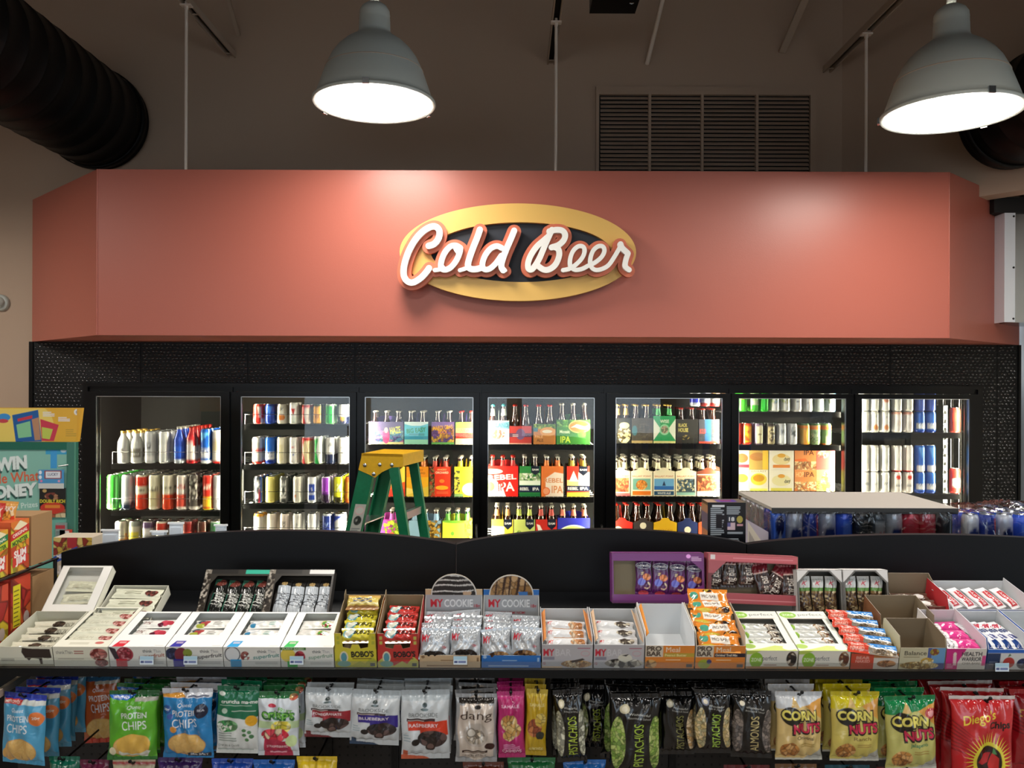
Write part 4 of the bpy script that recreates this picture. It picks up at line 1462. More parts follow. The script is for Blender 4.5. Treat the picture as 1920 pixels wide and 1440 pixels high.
# door 5
z = shelf(4, 0, 831, wirez=0)
six_pack('dark carton with cream skull drawing, leftmost, top shelf, fifth cooler door', 1152, 1183, z, 47, .245, '#2c2a24', [('n', .6, .35, .4, .35, ['#d8c890', '#e8dcb0', '#5c5030'], .014, 5), ('e', .6, .7, .3, .12, '#d8cc98')], cm='capgold', neck='#b89850')
six_pack('grey brown carton with faint print, second from left, top shelf, fifth cooler door', 1184, 1224, z, 47, .245, '#4a4438', [('e', .15, .5, .12, .2, '#3c6c74'), ('r', 0, 0, 1, .1, '#c0a870'), ('n', .6, .5, .3, .3, ['#4a4438', '#5c5444'], .014)], cm='capgold')
six_pack('green and white patterned beer six-pack, top shelf, fifth cooler door', 1225, 1267, z, 51, .245, '#2c9c5c',
         [('p', [(0, .1), (.35, .5), (0, .9)], '#e8ecd8'), ('p', [(1, .1), (.65, .5), (1, .9)], '#e8ecd8'), ('e', .5, .5, .22, .2, '#90d0a0'), ('t', 'WISE', .5, .8, .12, '#f0f4e0', .4), ('r', 0, 0, 1, .08, '#e0d890'), ('n', .5, .5, .16, .14, ['#687c58', '#b8a088'], .012)], cm='capgold', gm='glass_brown', side='#208848', neck='#48b868')
six_pack('black carton with yellow lettering, top shelf, fifth cooler door', 1268, 1309, z, 45, .225, '#2b2a26', [('t', 'BLACK', .3, .75, .14, '#d8cc70', .4), ('t', 'HOUSE', .32, .55, .16, '#d8cc70', .45), ('n', .4, .25, .2, .1, ['#a89048', '#2b2a26'], .012)], cm='capred')
six_pack('dark grey carton with red lettering, rightmost, top shelf, fifth cooler door', 1310, 1349, z, 45, .22, '#3c4048', [('r', .3, 0, .6, 1, '#305c88'), ('t', 'BOLD', .2, .5, .2, '#b84838', .3), ('t', 'ALE', .8, .5, .18, '#b84838', .25), ('r', 0, 0, 1, .08, '#b83828')], cm='capred')
b = MB()
z5 = z
can_row(4, 0, z5 + 0.236, [(1303, 'blue banded', '#d8dce8', [band(.2, .6, '#2430c0')]), (1322, 'white banded', '#e8e8ee', [band(.0, .2, '#c83838'), mid(.3, .8, '#b8c0d8')]), (1340, 'white and orange', '#e8e4dc', [band(0, .2, '#c83838'), mid(.4, .9, '#d89868')])], h=0.13, deep=1, stack='above-carton top')
z = shelf(4, 1, 930, wirez=0)
bp = lambda art, bot, txt='#c87848': [('r', 0, .86, 1, .88, '#f2e8cc'), ('t', 'BALLAST POINT', .5, .80, .07, txt, .85)] + art + bot
spec = [(1147, 1182, 'pink fish', [('n', .5, .45, .42, .28, ['#d87850', '#e8a068', '#c05038'], .014, 3, True)], [('r', 0, 0, 1, .12, '#c86868')]),
        (1183, 1224, 'orange fish', [('r', .1, .25, .9, .7, '#78b0a0'), ('n', .5, .45, .26, .2, ['#e89040', '#e8b060'], .014, 4)], [('r', .08, .04, .92, .2, '#e87c28')]),
        (1225, 1266, 'blue sea', [('r', .05, .25, .95, .7, '#6ca8d0'), ('r', .05, .25, .95, .4, '#2c64a8'), ('p', [(.42, .42), (.58, .42), (.5, .62)], '#182848')], [('r', .05, .04, .95, .2, '#204868'), ('t', 'WHITE ALE', .5, .12, .08, '#e8e8e0', .6)]),
        (1267, 1306, 'grey bird', [('n', .5, .45, .42, .25, ['#587080', '#d8cca0', '#384850'], .012, 5, True)], [('r', .05, .04, .95, .2, '#8cb8a8'), ('r', .05, .16, .95, .2, '#384850')]),
        (1307, 1350, 'brown', [('n', .5, .5, .45, .3, ['#a8583c', '#583020', '#d88050'], .014, 6, True)], [('r', 0, 0, 1, .2, '#f0e4cc')])]
for i, (a, c_, w_, art, bot) in enumerate(spec):
    base = '#f0e6c4' if i < 4 else '#6c3828'
    six_pack('cream arched six-pack with %s picture, %s from left, second shelf, fifth cooler door' % (w_, ORD[i]), a, c_, z, 46, .235, base, bp(art, bot), peak=0.024, neck='#e0d8b4', cm='capwhite')
    six_pack('arched six-pack standing behind the %s one, second shelf, fifth cooler door' % w_, a, c_, z, 46, .235, base, [], peak=0.024, neck='#e0d8b4', cm='capwhite', Y=YP + 0.18)
z = shelf(4, 2, 1010, wirez=0)
for i, (a, c_, w_, base, ops) in enumerate([(1147, 1187, 'red', '#c82c24', [('e', .3, .55, .2, .2, '#e8d8a8')]), (1188, 1225, 'grey and amber', '#3a3434', [('r', 0, 0, 1, .5, '#c8862c'), ('e', .5, .8, .16, .2, '#e0d8c0')]),
                                           (1226, 1270, 'golden yellow', '#e4b428', [('t', 'GOLDEN', .5, .55, .12, '#c08c18', .6)]), (1271, 1309, 'navy', '#28335c', [('e', .5, .55, .16, .2, '#e8dcc0'), ('r', 0, 0, 1, .25, '#d8d4c8')]),
                                           (1310, 1345, 'orange red', '#dc5030', [('t', 'YOU', .4, .5, .3, '#f09068', .5)])]):
    six_pack('%s peaked six-pack with red caps, %s from left, third shelf, fifth cooler door' % (w_, ORD[i]), a, c_, z, 30, .215, base, ops, peak=0.03, cm='capred')


# door 6 cartons, two high
def carton(label, px0, px1, z, z1, base, ops, group='beer cartons in the sixth cooler door'):
    Y = YP - 0.03
    x0, x1 = W(px0, 800, Y).x, W(px1, 800, Y).x
    w = x1 - x0 - 0.002
    h = z1 - z
    b = MB()
    b.box(-w / 2, w / 2, 0.0005, 0.26, 0, h, M['gcard'], base)
    b.print((-w / 2, 0.0005, 0), EX, EZ, Canvas(w, h, base, ops, res=0.0022), M['gcard'])
    o = b.build('beer_carton', loc=((x0 + x1) / 2, Y, z))
    tag(o, label, 'carton', group)


z = shelf(5, 2, 921, wirez=0)
zm = W(1482, 881, YP - 0.03).z
zz1 = W(1482, 842, YP - 0.03).z
C6 = [(1382, 1405, 'fish', '#f2ead0', [('e', .4, .55, .5, .22, '#e07848'), ('r', 0, .1, 1, .25, '#d04858')], [('e', .4, .6, .5, .2, '#e8b848')]),
      (1405, 1441, 'orange sketch', '#f0ead0', [('r', 0, 0, 1, 1, '#cdaa60'), ('e', .45, .62, .42, .2, '#b88048'), ('r', .7, 0, 1, 1, '#f0c848')], [('e', .5, .55, .42, .28, '#ecd84c'), ('e', .5, .6, .3, .16, '#c89030'), ('r', .05, 0, .95, .12, '#f0ec70'), ('t', 'BALLAST', .5, .92, .08, '#a89870', .8)]),
      (1442, 1489, 'anchor', '#f4efdc', [('e', .5, .5, .36, .26, '#e8d8a0'), ('e', .5, .68, .16, .1, '#e0a838'), ('t', 'day', .72, .5, .16, '#3c4034', .25, 10), ('r', .16, .1, .84, .24, '#e08838')], [('e', .5, .5, .38, .26, '#ece4b0'), ('e', .5, .7, .14, .09, '#e0a038'), ('t', 'day', .74, .45, .16, '#3c4034', .25, 10), ('r', .08, .0, .92, .14, '#ece060')]),
      (1490, 1531, 'big lettered', '#dc8c50', [('t', 'IPA', .66, .82, .22, '#5c2c18', .46), ('p', [(0, .1), (0, .5), (.5, .55), (.8, .2)], '#e06c2c'), ('n', .5, .2, .5, .2, ['#c89060', '#e8d0a0', '#9c6038'], .014, 3, True)], [('t', 'IPA', .68, .78, .24, '#5c2c18', .46), ('t', 'HOP', .25, .78, .24, '#e8c48c', .36), ('n', .5, .2, .5, .24, ['#e0a868', '#f0dcb0', '#d07c40'], .014, 4, True)]),
      (1531, 1566, 'splash', '#d86058', [('n', .35, .75, .3, .2, ['#f0d8b8', '#e88c70', '#d86058'], .014, 3)], [('r', 0, 0, 1, 1, '#ece878'), ('n', .6, .45, .35, .5, ['#f0f0c0', '#b8b848', '#ece878'], .014, 5), ('t', 'PINE', .1, .3, .14, '#303820', .4, 90)])]
for a, c_, w_, base, o1, o2 in C6:
    carton('beer carton with %s front, lower layer behind the sixth cooler door' % w_, a, c_, z + 0.001, zm, base, o2)
    carton('beer carton with %s front, upper layer behind the sixth cooler door' % w_, a, c_, zm + 0.001, zz1, base, o1)
# door 6, lowest shelf: one lit label between the black box and the trays
z = shelf(5, 3, 1018, wirez=0)
Y = YP - 0.03
carton('white carton with red print seen between black box and drink trays', 1390, 1434, z, W(1410, 955, Y).z, '#f4f0d4', [('t', 'TORN', .35, .5, .1, '#d86038', .5), ('n', .72, .6, .1, .3, ['#e07040', '#90a850'], .012, 3), ('r', 0, 0, 1, .45, '#f8f6ea')], 'lowest cooler shelf of the sixth door')

# ================================================================== the snack display in front
YD = 2.20
ZD = W(960, 1253, YD).z
TILT = math.radians(12)
t = thing('display_shelf', 'long black sloping shelf carrying the open snack bar boxes', 'shelf', (0.13, YD, ZD))
b = MB()
XA, XB = -1.55, 1.75
ct, st_ = math.cos(TILT), math.sin(TILT)
TT = Matrix.Rotation(TILT, 4, 'X')
b.box(XA, XB, 0.0, 0.45, -0.02, 0.0, M['blackm'], T=TT)
b.build('shelf_board', t)
b = MB()
b.box(XA, XB, -0.012, 0.0, -0.022, 0.0, M['blackp'])
b.build('front_lip', t)
b = MB()
b.box(XA, XB, -0.0142, -0.0134, 0.001, 0.022, M['plastic'])
b.build('clear_rail', t)
tray_no = 0


def price_tag(px, py, label, w=0.036, h=0.022):
    p = W(px, py, YD - 0.018)
    b = MB()
    b.box(-w / 2, w / 2, 0, 0.0006, 0, h, M['card'], '#e8eef2')
    b.print((-w / 2, 0, 0), EX, EZ, Canvas(w, h, '#d8e6f0', [('r', 0, .55, 1, 1, '#a8cce0'), ('r', .08, .2, .3, .45, '#3a4a80'), ('r', .36, .2, .9, .45, '#6878a8')]), M['card'])
    tag(b.build('price_tag', loc=(p.x, p.y, p.z)), label, 'price tag')


for px, py, lb in ((275, 1246, 'below the red pomegranate snack box'), (357, 1246, 'below the purple blueberry snack box'), (556, 1246, 'below the green cranberry snack box'),
                   (863, 1246, 'below the tan cookie stand'), (1879, 1259, 'below the blue apple snack box at the right')):
    price_tag(px, py, 'small pale blue price tag ' + lb)


def pouch(name, w, h, th, cv, m, seal=0.012, org='c', seed=0, pinch=0.03, mb=None, T=None):
    """a sealed film packet: front towards -Y, flat crimped seals at its top and bottom"""
    r = np.random.RandomState(seed)
    b = mb or MB()

    def surf(nx, ny, sgn):
        u = np.linspace(-1, 1, nx)[None, :]
        v = np.linspace(-1, 1, ny)[:, None]
        sv = np.clip((1 - np.abs(v)) / (2 * seal / h) - 1.0, 0, None) * (2 * seal / h)
        sv = np.clip(sv / 0.5, 0, 1)
        pv = np.sqrt(1 - (1 - sv) ** 2)
        pu = np.sqrt(np.clip(1 - np.abs(u) ** 2.6, 0, 1))
        bul = pv * pu
        X = u * w / 2 * (1 - pinch * pv) + 0 * v
        Z = v * h / 2 + 0 * u
        Y = bul * th / 2
        for k in range(5):
            a, c, p_ = r.uniform(4, 14), r.uniform(-9, 9), r.uniform(0, 6)
            Y = Y + bul * th * 0.035 * np.sin(a * u + c * v + p_)
        for sgnv in (1, -1):      # gathers running in from each seal
            near = np.exp(-((v - sgnv * (1 - 2.2 * seal / h)) ** 2) / 0.03)
            Y = Y + near * pu * th * 0.07 * np.sin(u * 17 + 2 * sgnv + seed)
        X = X + 0.0012 * np.sin(5 * v + seed)
        return np.stack([X, -sgn * np.maximum(Y, 0.0003), Z], -1)
    P = surf(cv.nx, cv.ny, 1)
    Q = surf(14, 18, -1)
    if org == 't':
        P[..., 2] -= h / 2
        Q[..., 2] -= h / 2
    if T is not None:
        P = xf(P.reshape(-1, 3), T).reshape(P.shape)
        Q = xf(Q.reshape(-1, 3), T).reshape(Q.shape)
    b.grid(P, m, cv.c.reshape(-1, 3), True)
    b.grid(Q, m, cv.bg, True, flip=True)
    if mb is None:
        return b.build(name)


_pk = {}


def packet(key, w, h, th, base, ops, m='film', name='snack_bar', org='c', seed=0, res=0.0014, seal=0.008):
    """the first call makes the mesh, later calls copy the object"""
    if key in _pk:
        o = _pk[key].copy()
        COL.objects.link(o)
        return o
    o = pouch(name, w, h, th, Canvas(w, h, base, ops, res=res), M[m], seal=seal, org=org, seed=seed)
    _pk[key] = o
    return o


def lay(o, T, x, y, z, rz=0, lean=0, roll=0):
    """put a packet face up at (x,y,z) of a box whose frame is T"""
    o.matrix_world = T @ Matrix.Translation((x, y, z)) @ Matrix.Rotation(math.radians(rz), 4, 'Z') @ Matrix.Rotation(math.radians(-90 + lean), 4, 'X') @ Matrix.Rotation(math.radians(roll), 4, 'Y')
    return o


def frame(px, py, Y, tilt=12.0, rz=0.0, dz=0.0):
    p = W(px, py, Y)
    return Matrix.Translation((p.x, p.y, p.z + dz)) @ Matrix.Rotation(math.radians(rz), 4, 'Z') @ Matrix.Rotation(math.radians(tilt), 4, 'X')


def deckz(Y):
    return ZD + (Y - YD) * math.tan(TILT)


def tray(label, T, w, d, hf, hb, front, fops, outer, inner, prof=None, lid=None, backops=None, side_ops=None, name='display_box', cutout=None, group=None, res=0.0014, fz=None, backh=None, inner_front=None):
    """open shelf-ready box; T puts its lower front left corner. prof: [(y,z)..] upper edge of the sides"""
    b = MB()
    tk = 0.0015
    o_, i_ = lin(outer), lin(inner)
    c0, c1 = M['card'], M['card']
    if fops is not None:
        fo = cutout or [(0, 0), (w, 0), (w, hf), (0, hf)]
        b.slab((0, 0, 0), EX, EZ, -EY, fo, tk, c0, lin(front), i_)
        if not cutout:
            b.print((0, 0, 0), EX, EZ, Canvas(w, hf, front, fops, res=res), c0)
        else:
            cv = Canvas(w, cutout_h, front, fops, res=res)
            b.print((0, 0, 0), EX, EZ, cv, c0)
    prof = prof or [(0, hf), (d, hb)]
    pts = [(0, 0), (d, 0)] + [(y, z) for y, z in prof[::-1]]
    b.slab((0, 0, 0), EY, EZ, -EX, pts, tk, c0, o_, i_)
    b.slab((w, 0, 0), EY, EZ, EX, pts, tk, c0, o_, i_)
    b.slab((0, d, 0), EX, EZ, EY, [(0, 0), (w, 0), (w, hb), (0, hb)], tk, c0, o_, i_)
    b.slab((0, 0, 0.0015), EX, EY, EZ, [(0, 0), (w, 0), (w, d), (0, d)], tk, c0, i_, o_)
    if lid:
        # sloping printed top with a window: (left, right, front, back) borders
        L, R, Fr, Bk = lid['b']
        zf, zb_ = hf, hb
        V = np.array([0, d, zb_ - zf])
        ln = np.linalg.norm(V)
        V = V / ln
        N = np.cross(EX, V)
        O = np.array([0, 0, zf])
        lo = lin(lid.get('c', outer))
        for pts in ([(0, 0), (w, 0), (w, Fr), (0, Fr)], [(0, Fr), (L, Fr), (L, ln - Bk), (0, ln - Bk)], [(w - R, Fr), (w, Fr), (w, ln - Bk), (w - R, ln - Bk)], [(0, ln - Bk), (w, ln - Bk), (w, ln), (0, ln)]):
            if abs(pts[2][1] - pts[0][1]) > 1e-4:
                b.slab(O, EX, V, N, pts, 0.001, c0, lo, i_)
        if lid.get('ops'):
            cv = Canvas(w, Fr, lid.get('c', outer), lid['ops'], res=res)
            b.print(O, EX, V, cv, c0)
        if lid.get('bops'):
            cv = Canvas(w, Bk, lid.get('c', outer), lid['bops'], res=res)
            b.print(O + V * (ln - Bk), EX, V, cv, c0)
    o = b.build(name)
    o.matrix_world = T
    tag(o, label, 'box', group)
    return o, T


cutout_h = 0.1


def box_at(px0, px1, py=1252, Y=YD, tilt=12.0, gap=0.002, z=None, rz=0.0):
    a, c = W(px0, py, Y), W(px1, py, Y)
    z = z if z is not None else deckz(Y) + 0.0015
    w = c.x - a.x - gap
    return Matrix.Translation((a.x, Y, z)) @ Matrix.Rotation(math.radians(rz), 4, 'Z') @ Matrix.Rotation(math.radians(tilt), 4, 'X'), w


CR = '#e4e2cf'
WH = '#ecebe6'
# --- 1 open cream tray with a bison
T, w = box_at(-2, 103)
tray('cream open box with dark bison print at the left end of the shelf', T, w, 0.19, 0.056, 0.06, CR,
     [('p', [(.46, .95), (.6, .9), (.95, .88), (.97, .45), (.9, .4), (.8, .45), (.8, .1), (.76, .1), (.74, .38), (.56, .45), (.5, .4), (.44, .72)], '#33261f'), ('r', 0, 0, 1, .12, '#a8a48f'), ('p', [(.5, .45), (.56, .3), (.62, .45)], '#33261f'),
      ('l', .06, .28, .3, .42, 2, '#6c685c'), ('r', 0, .42, 1, .43, '#b8b49c')], CR, '#c9c8b6', group=None)
for k, (y, ln_) in enumerate(((0.035, 18), (0.075, 25), (0.115, 30), (0.15, 35))):
    o = packet('bison', 0.125, 0.032, 0.012, '#dcd9c4', [('n', .55, .6, .14, .35, ['#2e2620', '#463a30'], .02, 2), ('t', 'BISON', .8, .5, .5, '#5c584c', .2), ('l', .1, .15, .75, .4, 2, '#2c2a26')])
    lay(o, T, w / 2 + 0.004 * (k % 2), y, 0.035, lean=ln_, rz=-3 + 3 * k)
    tag(o, 'cream wrapped meat bar, %s from the front in the bison box' % ORD[k], 'snack bar', 'meat bars in the bison box')
# --- box leaning behind it
T2 = Matrix.Translation(W(84, 1158, 2.40)) @ Matrix.Rotation(math.radians(0), 4, 'Z') @ Matrix.Rotation(math.radians(42), 4, 'X')
tray('white open box with two pale bars leaning at the left end', T2, 0.15, 0.16, 0.03, 0.03, '#f2f1ec', [('r', .8, .3, .9, .8, '#504c44')], '#e8e6d6', '#d3d3cb',
     lid=dict(b=(0.022, 0.026, 0.025, 0.006), c='#efeee8'))
for k in range(2):
    o = packet('cream2', 0.10, 0.036, 0.012, '#dedfc6', [('l', .2, .3, .8, .7, 3, '#a4a48c')])
    lay(o, T2, 0.082, 0.055 + 0.04 * k, 0.012 + .004 * k, rz=4 - 6 * k)
    tag(o, 'pale cream bar, %s one in the leaning white box' % ('lower', 'upper')[k], 'snack bar', 'cream bars in the leaning box')
# --- second cream box behind with berry bars
T3 = Matrix.Translation(W(176, 1180, 2.37)) @ Matrix.Rotation(math.radians(26), 4, 'X')
tray('cream box of berry bars lying behind the almond box, left of the dark chocolate boxes', T3, 0.165, 0.15, 0.03, 0.035, CR, [], CR, '#d0cfc0')
for k in range(3):
    o = packet('cream3', 0.145, 0.042, 0.014, '#dfe0ca', [('l', .25, .35, .6, .7, 2, '#9a9c84'), ('n', .8, .5, .13, .3, ['#6c3c34', '#8c5048', '#3a3834'], .006, 3)])
    lay(o, T3, 0.083, 0.03 + 0.045 * k, 0.028, rz=2 - 2 * k)
    tag(o, 'cream bar with brown berry print, %s from the front in the rear cream box' % ORD[k], 'snack bar', 'bars in the rear cream box')
# --- 2 cream box of almond bars
T, w = box_at(103, 207)
tray('long cream snack box with red berry and nut picture, second from left', T, w, 0.22, 0.056, 0.058, CR,
     [('t', 'thinkThin', .2, .72, .18, '#5c5a4c', .3, 0, .0), ('l', .38, .65, .55, .85, 2, '#a05048'), ('l', .08, .38, .55, .5, 1, '#b0a898'), ('n', .82, .62, .16, .3, ['#c07068', '#7c2c28', '#d89890'], .012, 2), ('n', .86, .2, .12, .2, ['#7c2c28', '#a85850'], .01, 3), ('r', 0, .42, 1, .43, '#b8b49c')],
     CR, '#d6d6ca', lid=dict(b=(0.012, 0.012, 0.035, 0.006), c='#e9e8d8', ops=[('l', .25, .4, .6, .7, 2, '#b8b49c'), ('e', .78, .6, .08, .18, '#c86c64')]))
for k in range(4):
    o = packet('almond', 0.13, 0.042, 0.012, '#e3e3cf', [('t', 'CREAM', .35, .5, .3, '#b8b8a0', .4, 0, .0), ('n', .82, .5, .14, .32, ['#c87870', '#e0a8a0', '#9c4c44'], .007, 2)])
    lay(o, T, w / 2, 0.055 + 0.042 * k, 0.048, rz=1 - k)
    tag(o, 'cream bar with pink berry print, %s from the front in the long cream box' % ORD[k], 'snack bar', 'bars in the long cream box')


def superfruit(px0, px1, label, tabc, fruit, word2, desc, barops, topc=WH, ftop=None):
    T, w = box_at(px0, px1)
    fo = fruit + [('t', 'think', .68, .78, .15, '#4a5254', .17), ('t', 'Thin', .85, .78, .15, '#90969a', .13, 0, .0), ('t', 'superfruit', .75, .52, .19, word2, .46, 6, .02, .2), ('r', 0, .36, 1, .37, '#aeb0ac'), ('l', .55, .16, .95, .3, 2, '#b8bab6'),
                  ('r', .12, .0, .31, .38 if not ftop else .3, tabc)]
    if ftop:
        fo = fo + ftop
    tray(label, T, w, 0.19, 0.057, 0.06, '#e6e6e0', fo, '#e9eae4', '#cfd3d1',
         lid=dict(b=(0.024, 0.026, 0.062, 0.008), c='#f1f1ef', ops=[('p', [(.06, .02), (.26, .02), (.30, .5), (.12, .5)], tabc), ('l', .14, .3, .26, .45, 2, '#f0d8d8'), ('l', .8, .1, .95, .2, 1, '#d4d4d0')]), group='white superfruit snack boxes')
    for k in range(2):
        o = packet(desc, 0.098, 0.046, 0.013, '#eeeee8', barops)
        lay(o, T, w / 2 - 0.001, 0.088 + 0.052 * k, 0.047, rz=-4 + 7 * k)
        tag(o, 'white bar with %s print, %s one in its box' % (desc, ('lower', 'upper')[k]), 'snack bar', 'bars in the %s box' % desc)


superfruit(207, 314, 'white snack box with cut pomegranate picture and red tab', '#d22838', [('e', .28, .62, .15, .36, '#a83848'), ('n', .28, .62, .12, .3, ['#b84858', '#8c2430', '#d88890'], .006, 2), ('p', [(0, 1), (.12, .9), (.18, .4), (.1, .35)], '#3c3038')], '#b06048', 'pomegranate',
           [('t', 'DE', .2, .5, .5, '#7c4038', .12, 80), ('e', .74, .55, .16, .36, '#c8485c'), ('e', .86, .45, .1, .2, '#b83848'), ('e', .6, .3, .08, .16, '#5c2838')])
superfruit(314, 421, 'white snack box with blueberry and beet picture and purple tab', '#2c2a9c', [('n', .12, .65, .13, .3, ['#2c3458', '#48507c', '#1c2240'], .008, 3), ('e', .27, .6, .12, .36, '#7c2c3c'), ('e', .38, .7, .08, .2, '#88983c'), ('p', [(.3, .4), (.42, .36), (.36, .62)], '#4c5c28')], '#2c2c34', 'beet',
           [('e', .2, .7, .14, .28, '#38465c'), ('e', .3, .5, .14, .3, '#b04848'), ('e', .2, .25, .12, .2, '#a8b048'), ('l', .55, .3, .8, .7, 3, '#8c9088')])
superfruit(421, 528, 'white snack box with coconut picture and light blue tab', '#1a9cd8', [('e', .16, .64, .14, .38, '#5c6068'), ('e', .16, .64, .12, .33, '#dfe3e6'), ('n', .38, .55, .08, .24, ['#8c3c38', '#e6e6e0', '#a86860'], .008, 3)], '#3c8c84', 'coconut',
           [('e', .25, .65, .2, .3, '#c8d4dc'), ('e', .25, .65, .15, .22, '#f4f6f6'), ('e', .15, .3, .08, .2, '#3c88b0'), ('l', .6, .3, .85, .7, 3, '#70a8a0')])
superfruit(528, 628, 'white snack box with lemon and cranberry picture and green tab', '#1cb850', [('e', .14, .6, .14, .34, '#e8d058'), ('n', .36, .52, .1, .3, ['#a02838', '#c04858', '#e6e6e0'], .009, 3)], '#7ca088', 'cranberry',
           [('e', .7, .7, .12, .22, '#e8e060'), ('n', .75, .4, .16, .3, ['#b04048', '#e4e4a0', '#58b050'], .007, 2)], ftop=[('r', 0, .86, .48, 1, '#4c8040'), ('t', 'PLANT BASED', .24, .92, .08, '#dcecc8', .4)])


# --- Bobo's: tall-sided boxes with a notch in the front
def tall_box(px0, px1, label, c, c2, label2, wrap):
    global cutout_h
    T, w = box_at(px0, px1)
    hf = 0.098
    n = 0.058
    outline = [(0, 0), (w, 0), (w, hf), (w * .84, hf), (w * .80, n), (w * .62, n - .004), (w * .58, n + .008), (w * .42, n + .008), (w * .38, n - .004), (w * .2, n), (w * .16, hf), (0, hf)]
    b = MB()
    tk = 0.0015
    brown = lin('#8c7a5c')
    b.slab((0, 0, 0), EX, EZ, -EY, outline, tk, M['card'], lin(c), brown)
    cv = Canvas(w, n - 0.005, c, [('p', [(0, 0), (1, 0), (1, .35), (.88, .6), (.72, .2), (.6, .35), (.4, .1), (.1, .5), (0, .3)], c2), ('e', .22, .55, .1, .32, '#e8dcc0'), ('e', .22, .55, .07, .24, '#5c9cac'), ('e', .22, .2, .16, .16, '#7cb0a0'), ('t', "BOBO'S", .66, .72, .3, '#1c1a18', .54, 2, .05), ('l', .42, .46, .88, .56, 1, '#6c4c28'), ('r', .84, .08, .95, .24, '#4c5450')], res=0.0013)
    b.print((0, 0, 0), EX, EZ, cv, M['card'])
    for sx in (0.02, .86):
        b.print((w * sx, 0, hf * .62), EX, EZ, Canvas(w * .12, hf * .34, c, [('r', .3, .2, .8, .45, c2), ('r', .3, .6, .8, .85, c2)], res=0.0016), M['card'])
    d = 0.17
    hb = 0.125
    pts = [(0, 0), (d, 0), (d, hb), (d * .75, hb), (0, hf)]
    b.slab((0, 0, 0), EY, EZ, -EX, pts, tk, M['card'], lin(c), brown)
    b.slab((w, 0, 0), EY, EZ, EX, pts, tk, M['card'], lin(c), brown)
    b.slab((0, d, 0), EX, EZ, EY, [(0, 0), (w, 0), (w, hb), (0, hb)], tk, M['card'], lin(c), brown)
    b.slab((0, 0, 0.0015), EX, EY, EZ, [(0, 0), (w, 0), (w, d), (0, d)], tk, M['card'], brown, brown)
    b.slab((0, d - .03, hb), EY, EZ, -EX, [(0, 0), (.03, 0), (.025, .018), (.004, .012)], tk, M['card'], lin(c), brown)
    o = b.build('display_box')
    o.matrix_world = T
    tag(o, label, 'box')
    for k in range(4):
        o = packet('bob' + wrap, 0.085, 0.045, 0.026, c if k or wrap == 'r' else c, [('e', .25, .55, .2, .3, '#78b0b8'), ('e', .25, .55, .14, .2, '#e0e0d0'), ('t', "BOBO'S", .65, .6, .3, '#1c1a18', .5, 0, .05), ('l', .15, .12, .85, .25, 1, '#8c5c34')])
        lay(o, T, w / 2, 0.03 + 0.033 * k, 0.075 + 0.006 * k, lean=30 - 4 * k, rz=2 - 2 * k)
        tag(o, '%s wrapped oat bar, %s from the front in the %s box' % (label2, ORD[k], label2), 'snack bar', '%s wrapped oat bars' % label2)
    return T, w


T, w = tall_box(629, 708, 'yellow snack box with notched front and girl drawing', '#d8cc3c', '#b8b83c', 'yellow', 'y')
o = packet('boby2', 0.09, 0.05, 0.028, '#d8c060', [('r', 0, 0, 1, .22, '#a87840'), ('r', 0, .78, 1, 1, '#c8a050'), ('l', .2, .4, .8, .7, 2, '#405c90'), ('r', .05, .3, .95, .34, '#f0ecc0')], seed=4)
lay(o, T, w / 2, 0.13, 0.12, lean=25)
tag(o, 'clear-wrapped golden oat bar lying on top of the yellow box bars', 'snack bar')
tall_box(709, 786, 'red snack box with notched front and girl drawing', '#c83a34', '#c4c060', 'red', 'r')


